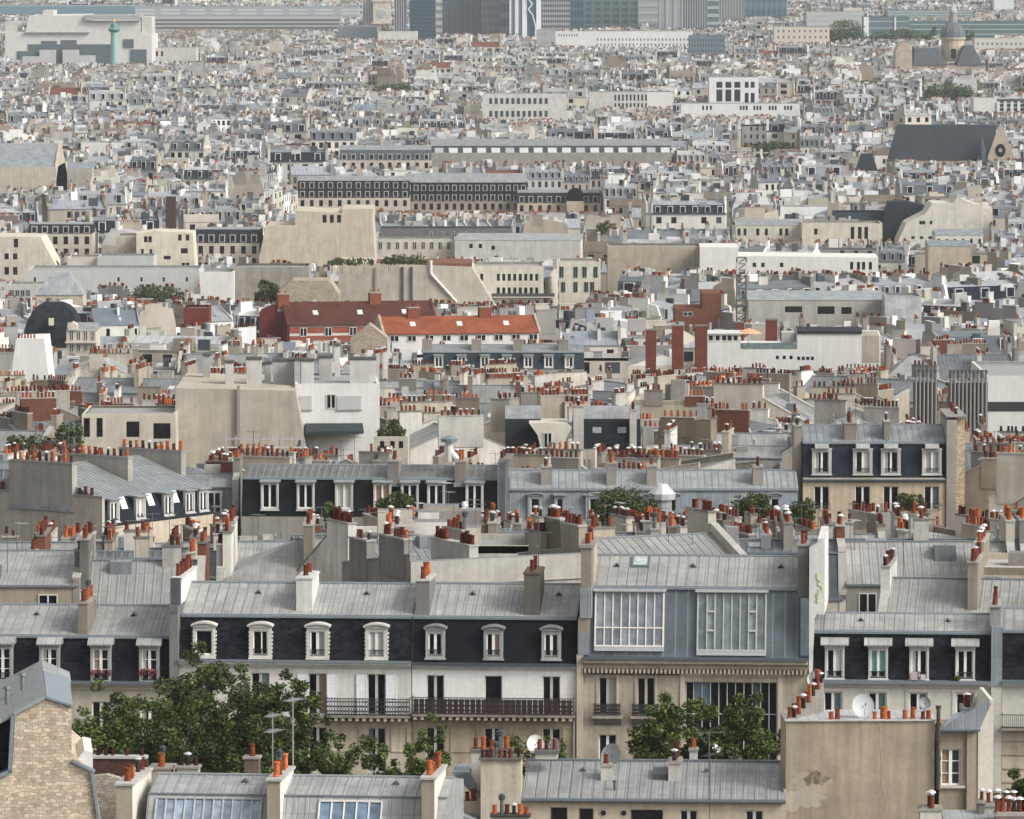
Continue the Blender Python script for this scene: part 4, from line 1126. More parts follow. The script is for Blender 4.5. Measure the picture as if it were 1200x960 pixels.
lowstack(Frame(318, 590, -2), 'chimney_stack', 'low stack with five short pots and a cowl at the bottom edge', 576, 620, 955, 975, 'o#rkOs', (.4, .36, .3), .8, cope=(.06, .06, .06), sc=.85)

# ---- large blank wall on the right
W3 = Frame(335, 921, 1.5)
zb = zground(335)
root = empty('blank_walled_house', 'house showing a big blank stained beige wall with roof-edge pots and dishes', 'house', (W3.O[0], W3.O[1], zb), W3.th)
Zf = lambda py, off=0, px=1010: W3.z_(px, py, off) - zb
Xf = lambda px, py=880, off=0: W3.s_(px, py, off)
b = MB(); b.box(Xf(921), Xf(1095), 0, 4.2, 0, Zf(845), 'oldwall', (.40, .335, .245)); o = b.build('wall', root); o['label'] = 'large blank beige plaster wall with a thin crack and peeling patch'
c = MB(); rg = random.Random(2); p = (Xf(1028), Zf(847))
for i in range(22):
    q = (p[0] + rg.uniform(-.07, .09), p[1] - .24); c.tube((p[0], -.001, p[1]), (q[0], -.001, q[1]), .010 * (1 + .6 * math.sin(i * 2.1)), 'paint', (.19, .155, .11), 3); p = q
c.build('crack', o)
c = MB(); rs = random.Random(8)
for cx, cz, rx, rz_, cc in ((Xf(948), Zf(918), 1.0, .8, (.44, .375, .28)), (Xf(938), Zf(936), 1.1, .6, (.46, .405, .32)), (Xf(956), Zf(910), .6, .5, (.36, .295, .21))):
    n = 40; ph = [rs.uniform(0, 6) for _ in range(4)]
    pts = [(cx + rx * math.cos(6.283 * i / n) * (1 + .25 * math.sin(3 * 6.283 * i / n + ph[0]) + .16 * math.sin(7 * 6.283 * i / n + ph[1]) + .1 * math.sin(13 * 6.283 * i / n + ph[2])), cz + rz_ * math.sin(6.283 * i / n) * (1 + .25 * math.sin(4 * 6.283 * i / n + ph[3]) + .15 * math.sin(9 * 6.283 * i / n + ph[1]) + .1 * math.sin(17 * 6.283 * i / n))) for i in range(n)]
    dd = -.003 - .003 * rs.random()
    c.face([(x, dd, z) for x, z in pts], 'plaster', cc)
c.build('peeling_patch', o)
b = MB(); b.box(Xf(921) - .06, Xf(1095) + .05, -.12, 4.3, Zf(845) + .002, Zf(843.5), 'plaster', (.55, .54, .51), top=('zinc', (.5, .5, .49))); b.build('coping', root)
zt = Zf(843.5)
put_pots(root, Xf(972), Xf(1092), .25, .6, zt, '    sO    ', .9)
for px, k in ((974, 's'), (981, 'O'), (1035, 'O'), (1042, 's'), (1061, 'o'), (1070, 'o'), (1081, 's'), (1089, 's')):
    x = Xf(px, 840, .4); put_pots(root, x - .1, x + .1, .3, .5, zt, k, .95)
for k, (px, z) in enumerate(((926, 0), (931, 0.1), (937, .35), (943, .6), (949, .9), (954, 1.2), (958, 1.5))):
    x = Xf(px + 2, 840, .6 + k * .5); b = MB(); b.box(x - .25, x + .25, .4 + k * .52, .9 + k * .52, zt, zt + .05 + z, 'plaster', (.4, .38, .35)); o = b.build('chimney', root); put_pots(o, x - .2, x + .2, .5 + k * .52, .85 + k * .52, zt + .05 + z, 'rR' if k % 2 else 'Ok', .95)
dish(root, Xf(1011, 828, 1), 1, Zf(828, 1), .62, .15, .3, (.42, .44, .45)); dish(root, Xf(954, 798, 4), 4, Zf(798, 4), .48, .35, .3, (.58, .58, .57)); dish(root, Xf(1083, 825, 1), 1, Zf(825, 1), .33, .2, .3, (.22, .23, .24))
# annex
b = MB(); q = [(Xf(1104), Xf(1127), Zf(923), Zf(880))]
wallgrid(b, Xf(1102), Xf(1134), 0, Zf(857), .6, q, 'plaster', (.33, .275, .21), .22); b.box(Xf(1134) + .002, Xf(1147), .45, 5, 0, Zf(857), 'plaster', (.37, .31, .235)); b.box(Xf(1102), Xf(1134), 1, 5, 0, Zf(857) - .02, 'plaster', TAN)
b.prism([(Xf(1147) + .002, 0), (Xf(1147) + .002, Zf(857)), (Xf(1161), Zf(822)), (Xf(1165), Zf(822)), (Xf(1164), 0)][::-1], .4, 6, 'y', 'cleanwall', (.64, .60, .52)); o = b.build('annex_wall', root)
window(root, q[0][0], q[0][1], q[0][2], q[0][3], .74, 'small', gcol=(.035, .04, .055))
b = MB(); b.box(q[0][0] - .1, q[0][1] + .25, .42, .6, q[0][2] - .12, q[0][2] - .003, 'plaster', (.5, .48, .44)); b.tube((Xf(1133), .4, 0), (Xf(1133), .4, Zf(925)), .06, 'metal', (.05, .05, .05)); b.build('window_sill', root)
b = MB(); b.prism([(Xf(1099), Zf(856.5)), (Xf(1148), Zf(856.5)), (Xf(1162), Zf(825)), (Xf(1155), Zf(825))], .2, .5, 'y', 'zinc', (.27, .30, .32))
b.face([(Xf(1099), .18, Zf(857)), (Xf(1149), .18, Zf(857)), (Xf(1157, 880, 4), 4.5, Zf(828, 4.5)), (Xf(1120, 880, 4), 4.5, Zf(836, 4.5))], 'zinc', (.27, .30, .32)); b.box(Xf(1099), Xf(1149), .1, .2, Zf(858), Zf(856), 'metal', (.10, .14, .17)); b.build('annex_roof', root)
b = MB(); x = Xf(1099); b.tube((x, -.25, Zf(925)), (x, -.25, Zf(828)), .11, 'metal', (.07, .055, .05), 9)
for yy in (830, 850, 870, 890, 910): b.tube((x, -.25, Zf(yy)), (x, -.25, Zf(yy) + .16), .16, 'metal', (.06, .05, .045), 9)
b.build('drainpipe', root)
b = MB(); x0, x1 = Xf(1138), Xf(1152); b.box(x0, x1, 4.6, 6.6, Zf(850), Zf(829, 5), 'plaster', (.40, .42, .42)); o = b.build('chimney', root); put_pots(o, x0, x1, 4.8, 6.4, Zf(829, 5), 'rOcO')
claim(W3, Xf(919), Xf(1167), -1, 7, 960, 'the blank beige wall', 900)
# bottom right corner roofs
C4 = Frame(292, 1100, 0)
zb = zground(292)
root = empty('zinc_roofed_building', 'zinc roof corner with capped dark pots at bottom right corner', 'building', (C4.O[0], C4.O[1], zb), 0)
Zf = lambda py, off=0, px=1130: C4.z_(px, py, off) - zb
Xf = lambda px, py=950, off=0: C4.s_(px, py, off)
b = MB(); b.prism([(-2, Zf(975)), (3, Zf(949, 3)), (3, Zf(990)), (-2, Zf(990))][::-1], Xf(1108), Xf(1260), 'x', 'zinc', (.33, .34, .34)); b.build('zinc_roof', root)
b = MB(); b.box(Xf(1108), Xf(1260), -1.9, 3, 0, Zf(991), 'plaster', CREAM); b.build('wall', root)
chimney(root, Xf(1078), Xf(1103), -.3, .9, 0, Zf(947), (.62, .58, .5), 'ckcc', sc if False else 'plaster'); 
chimney(root, Xf(1168), Xf(1206), .2, 1.4, Zf(990), Zf(955), (.3, .22, .2), 'cRckcR'); chimney(root, Xf(1150), Xf(1158), 2.2, 2.8, Zf(990), Zf(947), (.2, .18, .17), 'c', scale=.8)
chimney(root, Xf(1160), Xf(1200), 3, 3.8, Zf(990), Zf(943, 3), (.4, .36, .3), 'cccc', scale=.9)
claim(C4, Xf(1076), Xf(1260), -2, 4, 960)

# dark brick bit and low wall between stone gable and skylit roof
B2 = Frame(338, 120, -4); zb = zground(338)
root = empty('courtyard_wall', 'dark brick courtyard wall with pale coping below the tree at left', 'wall', (*B2.world(0, 0), zb), B2.th)
Zf = lambda py, off=0: B2.z_(120, py, off) - zb
b = MB(); b.box(B2.s_(90, 900), B2.s_(172, 900), 0, .6, 0, Zf(889), 'brick', (.10, .05, .045)); b.build('wall', root)
b = MB(); b.box(B2.s_(90, 900), B2.s_(172, 900), -.1, .7, Zf(889), Zf(886), 'plaster', (.5, .48, .44)); b.build('coping', root); put_pots(root, B2.s_(110, 900), B2.s_(170, 900), .1, .5, Zf(886), 'ddd d d', .7)
root = empty('rubble_wall', 'ragged rubble wall stub behind the pale chimney at lower left', 'wall', (*Frame(328, 120, -4).world(0, 0), zb), B2.th)
Fq = Frame(328, 120, -4); b = MB(); b.prism([(Fq.s_(108, 900), 0), (Fq.s_(108, 900), Fq.z_(120, 910) - zb), (Fq.s_(125, 900), Fq.z_(120, 908) - zb), (Fq.s_(145, 900), Fq.z_(120, 914) - zb), (Fq.s_(145, 900), 0)][::-1], 0, .7, 'y', 'rubble', (.36, .32, .27)); b.build('wall', root)

# ---- trees on the boulevard
TR = [  # px, top py, half width px, distance, seed, leaves
    (250, 768, 74, 368, 3, 26000, 'broad dark green plane tree before the white-dormered mansard', 0),
    (150, 800, 62, 362, 5, 15000, 'looser tree with thin branches left of the big plane tree', 1),
    (338, 795, 46, 364, 8, 15000, 'tree at the right shoulder of the big plane tree', 0),
    (205, 815, 60, 356, 12, 15000, 'dark tree low in front of the left tree group', 0),
    (300, 830, 62, 355, 17, 15000, 'dark tree low in front of the big plane tree', 0),
    (395, 862, 26, 350, 19, 5000, 'small round tree under the iron balcony', 1),
    (440, 868, 30, 352, 23, 6500, 'second small light tree under the rusty balcony, left one', 1),
    (508, 855, 36, 352, 27, 9000, 'light green young tree with dark lower pots before it, under the rusty balcony', 1),
    (786, 824, 54, 352, 31, 26000, 'green tree in front of the studio house door side', 1),
    (868, 822, 54, 350, 37, 30000, 'green tree with white blossom before the wide studio window', 1),
    (110, 850, 40, 350, 41, 7000, 'tree behind the rubble-stone gable', 1),
    (1216, 880, 36, 350, 43, 9000, 'dark tree cut by the right edge', 0),
    (1165, 925, 20, 345, 47, 3000, 'shrub tree at lower right beside the dark tree', 1),
]
for px, py, hw, d, seed, nl, lab, lt in TR:
    p = at(px, py, d); g0 = zground(d); hgt = p.z - g0
    rad = hw * K * d
    tf = max(.25, 1 - 2.3 * rad / hgt)
    tree('broadleaf_tree', lab, 'tree', (p.x, d, g0), hgt, rad * 1.0, seed, int(nl * 1.35), .118 if not lt else .11, GREEN if not lt else GREEN + LIGHTG, trunk_frac=tf, nclump=(100 if nl > 24000 else 64) if nl > 10000 else 34, flowers=900 if px == 868 else None, group='trees along the boulevard')
def bush(name, lab, px0, px1, y0, y1, d, seed, n=1200, leaf=.14, cols=GREEN, cat='bush', depth=None, group=None):
    if d > 2000: leaf *= dnat(y1) / d; d = dnat(y1) - 8
    a, c = at(px0, y1, d), at(px1, y0, d); rg = random.Random(seed)
    wd, ht = c.x - a.x, c.z - a.z
    root = empty(name, lab, cat, ((a.x + c.x) / 2, d, a.z - .5), 0, group)
    D = depth or min(wd * .4, 3)
    sp = []
    for i in range(int(12 + wd * 4)):
        x = rg.uniform(-.5, .5); hh = ht * (.55 + .45 * math.sin(seed + i * 1.7) ** 2) * (1 - (2 * x) ** 4 * .5)
        for z in ((0.2, .5, .85) if d > 1000 else (-.8, -.3, .2, .5, .85)): sp.append(((x * wd, rg.uniform(-D, D) * .5, .5 + hh * z), max(.22, min(ht * .24, wd * .15))))
    st = MB()
    for i in range(6):
        x = rg.uniform(-.35, .35) * wd; st.tube((x, 0, -1.5), (x + rg.uniform(-.3, .3), rg.uniform(-.3, .3), .5 + ht * .6), .05, 'bark', (.10, .08, .06), 4, .02)
    st.build('stems', root)
    link('foliage', mesh_from('foliage', *foliage(sp, int(n * (2.6 if d < 1000 else 1.4)), leaf, cols, rg)), root)
    return root
bush('bush', 'roof terrace plants behind the dish pair left of the studio house', 578, 668, 862, 892, 343, 3, 1600, .12, GREEN + LIGHTG, cat='bush')

# ================================================================== buildings further out that the photo shows clearly
def grp(root, name, mb, label=None):
    o = mb.build(name, root)
    if label: o['label'] = label
    return o
WINM = {}; BLK = []
def winpart(parent, x, y, z, w, h, frame=True, fcol=(.5, .49, .46), name='window', gcol=BLACK):
    key = (round(w, 2), round(h, 2), frame, fcol, gcol)
    if key not in WINM:
        b = MB()
        b.face([(-w / 2, -.02, 0), (w / 2, -.02, 0), (w / 2, -.02, h), (-w / 2, -.02, h)], 'glass', gcol)
        if frame:
            t = .09
            for q in ((-w / 2 - t, -w / 2, -t, h + t), (w / 2, w / 2 + t, -t, h + t), (-w / 2, w / 2, h, h + t), (-w / 2, w / 2, -t, 0)):
                b.box(q[0], q[1], -.09, -.005, q[2], q[3], 'paint', fcol)
            b.box(-.06, .06, -.06, -.021, 0, h, 'paint', fcol)
        WINM[key] = mesh_from(name, *b.arrays())
    return link(name, WINM[key], parent, (x, y, z))
def block(name, label, cat, px0, px1, ytop, ybot, d, depth, wall, theta=0, mat='plaster', roof=('roofing', (.3, .3, .29)), par=.5, wins=(), claimit=True, phrase=None, poly=None, group=None, pxref=None, wfr=True, under=None, wcol=(.5, .49, .46), gcol=BLACK):
    """flat-topped block. wins: rows of (y0px, y1px, [px centres] or (pa, pb, n), width px)"""
    if d > 2000: d = dnat(ybot)
    F = Frame(d, pxref or px0, theta)
    zb = zground(d)
    s0, s1 = F.s_(px0, ybot), F.s_(px1, ybot)
    pm = (px0 + px1) / 2
    Z = lambda py, off=0: F.z_(pm, py, off) - zb
    X = lambda px: F.s_(px, ybot)
    zt = Z(ytop)
    root = empty(name, label, cat, (F.O[0], F.O[1], zb), F.th, group)
    b = MB()
    if poly:
        b.prism([(X(a), Z(c)) for a, c in poly] + [(X(poly[-1][0]), 0), (X(poly[0][0]), 0)], 0, depth, 'y', mat, wall)
    else:
        b.box(s0, s1, 0, depth, 0, zt, mat, wall, skip='t')
        p = min(par, .35)
        b.box(s0, s1, 0, .3, zt, zt + .02, mat, wall); b.box(s0, s1, depth - .3, depth, zt, zt + .02, mat, wall); b.box(s0, s0 + .3, .3, depth - .3, zt, zt + .02, mat, wall); b.box(s1 - .3, s1, .3, depth - .3, zt, zt + .02, mat, wall)
    b.build('wall', root)
    if roof and not poly:
        r = MB(); r.box(s0 + .3, s1 - .3, .3, depth - .3, zt - par - .1, zt - par, roof[0], roof[1])
        if roof[0] == 'zinc':
            r = MB(); r.prism([(-.1, zt + .03), (depth * .5, zt + 1.2), (depth + .1, zt + .03)][::-1], s0 - .1, s1 + .1, 'x', 'zinc', roof[1])
        r.build('roof', root)
    for row in wins:
        y0, y1, cs, wp = row
        if isinstance(cs, tuple): a, c, n = cs; cs = [a + (c - a) * i / max(1, n - 1) for i in range(n)]
        for c in cs: winpart(root, X(c), 0, Z(y1), wp * K * d, Z(y0) - Z(y1), wfr, wcol, gcol=gcol)
    if claimit: claim(F, s0, s1, 0, depth, ybot, phrase, (ytop + ybot) / 2)
    h = H(); h.F, h.root, h.X, h.Z, h.s0, h.s1, h.zb, h.zt, h.depth = F, root, X, Z, s0, s1, zb, zt, depth
    return h
def gen_pots(seed, n, alpha='oorrROsdc '):
    r = random.Random(seed); return ''.join(r.choice(alpha) for _ in range(n))

# ---- stone house right of centre with blue-black mansard
M = Frame(560, 942, 0)
h = haus(M, 'apartment_building', 'cream stone house with dark blue mansard and four double dormers, right of centre', 941, 1108, 498, 519, 560, depth=10, mans=.8, slatemat='sheetdark', slatecol=(.016, .022, .030), zcol=(.25, .27, .28), phrase='the cream stone house', ybot=604)
wh = [hole(h, c, 18, 570, 598) for c in (963, 1011, 1044, 1092)]
walls(h, [(0, h.ze - h.zb, 'plaster', (.56, .46, .33))], wh, side=(.5, .42, .3))
b = MB(); cornice(b, h.s0, h.s1, 0, h.Z(565), h.Z(561), col=(.22, .25, .27), out=.4); b.build('cornice', h.root)
for c in (963, 1011, 1044, 1092): dormer(h.root, h.X(c), 1.75, h.Z(556), h.Z(526), .0, 1.1, 'hood', case=(.50, .49, .46), cheek=(.08, .1, .12), winw=1.25, bodymat='sheetdark', hood=.62)
for q in wh: window(h.root, *q[:2], q[2], q[3], .14, 'french'); railing(h.root, q[0] - .1, q[1] + .1, q[2], q[2] + .6, -.1, .2)
for a, c, yt, kk, cl in ((931, 940, 500, 'kk', (.30, .27, .22)), (990, 1004, 497, 'RrRR', (.24, .21, .18)), (1037, 1044, 495, 'k', (.22, .2, .17))):
    s0, s1 = h.X(a), h.X(c); chimney(h.root, s0, s1, 1.2, 4.5, h.Z(519) - .5 if a > 935 else 0, h.Z(yt), cl, kk, slabs=False)
s0, s1 = h.X(1109), h.X(1131); b = MB(); b.box(s0, s0 + .9, -.2, 8, 0, h.Z(492), 'plaster', (.34, .31, .27)); b.box(s0 + .903, s1, .6, 9, 0, h.Z(489), 'rubble', (.5, .40, .29)); b.box(s0 - .1, s1 + .05, -.3, 8.1, h.Z(489) + .003, h.Z(487), 'plaster', (.3, .28, .25))
o = b.build('party_wall', h.root); o['label'] = 'tall side wall, grey on one half and tawny stone on the other'; put_pots(o, s0 + .2, s1, 1, 7, h.Z(487), 'kROrr', 1)
# ---- long black mansard left of centre
M = Frame(545, 282, -3)
h = haus(M, 'apartment_building', 'long low building with black mansard and seven tall white windows, left of centre', 283, 583, 545, 561, 606, depth=10, mans=1.0, slatemat='sheetdark', slatecol=(.008, .010, .012), zcol=(.15, .15, .145), phrase='the long black mansard', ybot=604)
walls(h, [(0, h.ze - h.zb, 'plaster', GREYW)], [])
for c in (316, 358, 403, 448, 480, 511, 556): dormer(h.root, h.X(c), 1.55, h.Z(598), h.Z(566), .05, 1.2, 'flat', case=(.55, .54, .51), cheek=(.03, .04, .045), roofc=ZD, winw=1.25, wz1=h.Z(568), bodymat='sheetdark', rail=False)
for a, kk in ((460, 'rO'), (539, 'OrrO')):
    s = h.X(a); chimney(h.root, s - .5, s + .5, .7, 4.2, h.Z(561) - .5, h.Z(541), (.22, .2, .18), kk)
s0, s1 = h.X(583), h.X(592); b = MB(); b.box(s0, s1, -.2, 6, 0, h.Z(541), 'zincwall', (.10, .11, .12)); b.box(s0 + .1, s1 + .4, .3, 6.4, h.Z(541) + .003, h.Z(538), 'plaster', DGREY); o = b.build('chimney', h.root); put_pots(o, s0, s1, 1, 5.4, h.Z(538), 'rrkr')
b = MB(); b.tube((h.X(524), 3, h.Z(545)), (h.X(524), 3, h.Z(520)), .35, 'paint', (.58, .57, .53), 10); b.tube((h.X(524), 3, h.Z(532)), (h.X(540), 3, h.Z(548)), .33, 'paint', (.58, .57, .53), 10); b.lathe([(.7, h.Z(521)), (.75, h.Z(517)), (.1, h.Z(513))], h.X(524), 3, 10, 'metal', (.2, .25, .27)); b.build('ventilation_duct', h.root)
# ---- zinc clad blue-grey house in the middle
M = Frame(556, 598, 0)
h = haus(M, 'apartment_building', 'low blue-grey zinc-fronted building with arched dormers in the middle of the photo', 597, 936, 551, 574, 612, depth=10, mans=.7, slatemat='zincwall', slatecol=(.21, .245, .27), zcol=(.31, .325, .335), phrase='the zinc-fronted building', ybot=604)
walls(h, [(0, h.ze - h.zb, 'plaster', LGREY)], [])
for c, wd in ((627, 1.3), (656, 1.0), (697, 1.6), (786, 1.6), (908, 1.2)): dormer(h.root, h.X(c), wd, h.Z(604), h.Z(581), .02, 1.0, 'arch' if c != 656 else 'flat', case=(.32, .36, .38), cheek=(.2, .24, .26), winw=wd * .6, style='open', rail=False)
for a, yt, kk in ((640, 549, 'rk'), (717, 545, 'Orr'), (764, 548, 'O'), (889, 549, 'rR')):
    s = h.X(a); chimney(h.root, s - .45, s + .45, 1.5, 4.0, h.Z(573), h.Z(yt), (.3, .28, .25), kk)
b = MB(); s = h.X(775); b.cyl(s, -1, h.Z(606), h.Z(584), .9, .9, 12, 'metal', (.33, .34, .35)); b.lathe([(1.2, h.Z(584)), (1.25, h.Z(577)), (.5, h.Z(566)), (0, h.Z(566))], s, -1, 12, 'metal', (.50, .51, .51)); b.build('ventilator', h.root)
# ---- oblique house on the left
M = Frame(520, 124, 55)
h = haus(M, 'apartment_building', 'turned house on the left with black mansard, tilted roof windows and a blank grey gable', 124, 250, 538, 582, 618, depth=15, mans=1.1, slatemat='sheetdark', slatecol=(.012, .015, .019), zcol=(.27, .29, .30), phrase='the turned house on the left', ybot=616, pxm=128)
walls(h, [(0, h.ze - h.zb, 'plaster', (.5, .43, .33))], [], side=(.42, .40, .36))
L = h.s1 - h.s0
for i, t in enumerate((.10, .34, .60, .80, .93)): dormer(h.root, h.s0 + L * t, 1.3, h.ze - h.zb + .35, h.ze - h.zb + 2.2, .2, 2.2, 'flat', case=(.5, .5, .47), cheek=(.03, .035, .04), winw=.95, bodymat='sheetdark', rail=False)
for t in (.22, .47, .70):
    x = h.s0 + L * t; b = MB(); zlo, zhi = h.ze - h.zb + 1.3, h.ze - h.zb + 2.3
    sl_ = lambda z: h.mans * (z - (h.ze - h.zb)) / (h.zk - h.ze)
    b.prism([(sl_(zlo) - .12, zlo), (sl_(zhi) - .12, zhi), (sl_(zhi) + .05, zhi), (sl_(zlo) + .05, zlo)], x - .4, x + .4, 'x', 'paint', (.6, .6, .6)); b.build('roof_window', h.root)
for t, kk in ((-.01, 'rOrOkrOrOr'), (.5, 'OrrkOrOOrr'), (1.0, 'OrOOrkrOrO')):
    x = h.s0 + L * t; chimney(h.root, x - .3, x + .35, 3.2, 10, h.zk - h.zb - 1, h.zr - h.zb + .55, (.36, .34, .30), kk, cope=(.3, .29, .27))
b = MB(); b.box(h.s0 - .35, h.s0 - .01, .1, h.depth + 2, 0, h.zk - h.zb + .1, 'plaster', (.45, .41, .35)); b.box(h.s0 - .42, h.s0 + .05, .05, h.depth + 2.1, h.zk - h.zb + .1, h.zk - h.zb + .25, 'plaster', (.3, .29, .27)); o = b.build('party_wall', h.root); put_pots(o, h.s0 - .3, h.s0, 1, h.depth + 1.5, h.zk - h.zb + .25, 'rrr OkO krr rO rOr k rrO')

CLEAR.append((0, 112, 622, 528))
h_ = block('flat_roofed_house', 'low flat-roofed house under the green plants right of the white shuttered block', 'house', 438, 478, 512, 530, 645, 10, (.5, .46, .38), wins=[(517, 525, [448, 460, 470], 5)], wfr=False)
# ---- big blank wall and white block left of centre
h = block('apartment_block', 'big blank beige gable wall with a pipe down its middle, left of centre', 'apartment block', 205, 360, 455, 532, 660, 22, (.44, .40, .33), poly=[(205, 532), (206, 455), (346, 458), (360, 532)], phrase='the big blank beige gable')
b = MB(); b.box(h.X(278), h.X(281.5), -.4, -.01, 0, h.Z(452), 'metal', (.3, .28, .25)); b.build('flue_pipe', h.root)
h = block('white_block', 'white flat-roofed block with closed shutters and chimney clutter on its roof', 'apartment block', 346, 445, 450, 500, 664, 16, (.66, .65, .62), mat='cleanwall', phrase='the white shuttered block', theta=3, pxref=346,
          wins=[(463, 478, [388], 9)], par=.2)
for c in (358, 402, 416):
    b = MB(); x = h.X(c); b.box(x - .65, x + .65, -.1, -.01, h.Z(480), h.Z(464), 'paint', (.42, .42, .41)); b.box(x - .75, x + .75, -.14, -.101, h.Z(480) - .12, h.Z(480), 'paint', (.25, .25, .24)); b.build('shutter', h.root)
b = MB(); b.prism([(-4, h.Z(505)), (-4, h.Z(502)), (0, h.Z(496)), (0, h.Z(505))][::-1], h.X(358), h.X(425), 'x', 'sheetdark', (.03, .04, .045)); b.build('awning_roof', h.root)
for i, (a, c, yt, yb_, wht, off) in enumerate(((264, 273, 423, 457, .55, 3), (289, 306, 419, 456, .55, 4), (310, 318, 424, 455, .5, 8), (320, 345, 421, 450, .42, 5), (345, 352, 420, 452, .42, 3), (353, 367, 421, 456, .6, 3), (374, 389, 417, 447, .48, 9), (392, 398, 403, 445, .6, 14), (410, 440, 419, 452, .55, 4), (238, 246, 415, 456, .4, 12))):
    FF = Frame(664, a, 0); s0 = FF.s_(a, 450, off); s1 = FF.s_(c, 450, off); zt = FF.z_(a, yt, off); z0 = zground(664)
    r = empty('rooftop_flue', ['slim white', 'wide white twin', 'slim grey', 'broad grey', 'narrow grey', 'tall white', 'square beige', 'very tall slim white', 'broad two-tone', 'slim beige'][i] + ' flue block on the roof of the big blank gable block', 'flue', (*FF.world((s0 + s1) / 2, off), FF.z_(a, 456, 0) - 3), 0, 'flues on the blank gable block')
    hw = (s1 - s0) / 2; b = MB(); b.box(-hw, hw, 0, 1.6, 0, zt - FF.z_(a, 456, 0) + 3 - .25, 'plaster', (wht, wht * .98, wht * .93)); b.build('shaft', r)
    b = MB(); b.box(-hw - .08, hw + .08, -.08, 1.7, zt - FF.z_(a, 456, 0) + 2.751, zt - FF.z_(a, 456, 0) + 3, 'plaster', (.10, .10, .10)); b.build('cap', r)
# scaffold
sc_ = MB(); FS = Frame(600, 262, 0)
for i in range(9):
    for yy in (0, 1.2): 
        x = FS.s_(265 + i * 11, 530); sc_.tube((x, yy, FS.z_(300, 590) - 60), (x, yy, FS.z_(300, 508 + (i % 3) * 3) - 60), .045, 'metal', (.42, .42, .42), 4)
for j in range(5):
    z = FS.z_(300, 515 + j * 10) - 60
    for yy in (0, 1.2): sc_.tube((FS.s_(264, 530), yy, z), (FS.s_(354, 530), yy, z), .04, 'metal', (.42, .42, .42), 4)
    if j % 2: sc_.box(FS.s_(264, 530), FS.s_(354, 530), .05, 1.15, z - .05, z, 'paint', (.4, .38, .32))
tag(sc_.build('scaffolding', None, (FS.O[0], FS.O[1], 60)), 'pale tube scaffolding in front of the big blank beige gable', 'scaffolding')

# ---- white/cream arcaded low building
h = block('low_terrace_building', 'cream low building with wide dark openings left of the big blank gable', 'building', 96, 206, 486, 530, 655, 12, (.56, .51, .42), wins=[(490, 512, [102, 117], 7), (494, 512, [156], 15), (496, 514, [190], 20)], wfr=False, phrase='the low cream terrace building', par=.2)
# ---- black barrel roofs
for a, c, yt, yb_, lab in ((592, 634, 494, 527, 'left black quarter-barrel roof beside a cream gable'), (672, 751, 494, 527, 'wide black barrel roof right of the cream gable')):
    F = Frame(655, a, 0); zb = zground(655); s0, s1 = F.s_(a, 520), F.s_(c, 520); z1, z0 = F.z_(a, yt) - zb, F.z_(a, yb_) - zb
    r = empty('barrel_roofed_building', lab, 'building', (F.O[0], F.O[1], zb), 0)
    prof = [(0, z0 - 2)] + [(3.4 * (1 - math.cos(t * math.pi / 16)), z0 + (z1 - z0) * math.sin(t * math.pi / 16)) for t in range(9)] + [(12, z1 - .3), (12, z0 - 2)]
    b = MB(); b.prism(prof[::-1], s0, s1, 'x', 'sheetdark', (.010, .012, .015)); b.build('barrel_roof', r)
    b = MB(); b.prism([(3.2, z1 + .02), (7.5, z1 + 1.1), (12, z1 + .02)][::-1], s0, s1, 'x', 'zinc', ZM); b.build('zinc_roof', r)
    b = MB(); b.box(s0 + .1, s1 - .1, .1, 11.9, 0, z0 - 2.0, 'plaster', CREAM); b.build('wall', r)
    for t in (.35, .72):
        if a > 600: x = s0 + (s1 - s0) * t; q = MB(); q.prism([(.3, z0 + 1.0), (.9, z0 + 2.3), (1.0, z0 + 2.3), (.5, z0 + 1.0)], x - .45, x + .45, 'x', 'skyglass', (.2, .22, .24)); q.build('roof_window', r)
    if a > 600: chimney(r, F.s_(672, 520), F.s_(684, 520), -.2, 2.5, z0 - 1, z1 + 1.6, (.5, .48, .45), 'krk'); chimney(r, F.s_(738, 520), F.s_(746, 520), -.2, 2.5, z0 - 1, z1 + 1.2, (.5, .47, .42), 'rr')
    claim(F, s0, s1, 0, 12, 527, 'the black barrel roofs' if a > 600 else None, 510)
h = block('gable_house', 'small cream curved gable with one dark window between black barrel roofs', 'house', 634, 672, 495, 527, 654, 6, (.60, .57, .49), wins=[(508, 524, [642], 8)], poly=[(634, 527), (630, 510), (620, 496), (664, 496), (670, 502), (663, 515), (661, 527)])
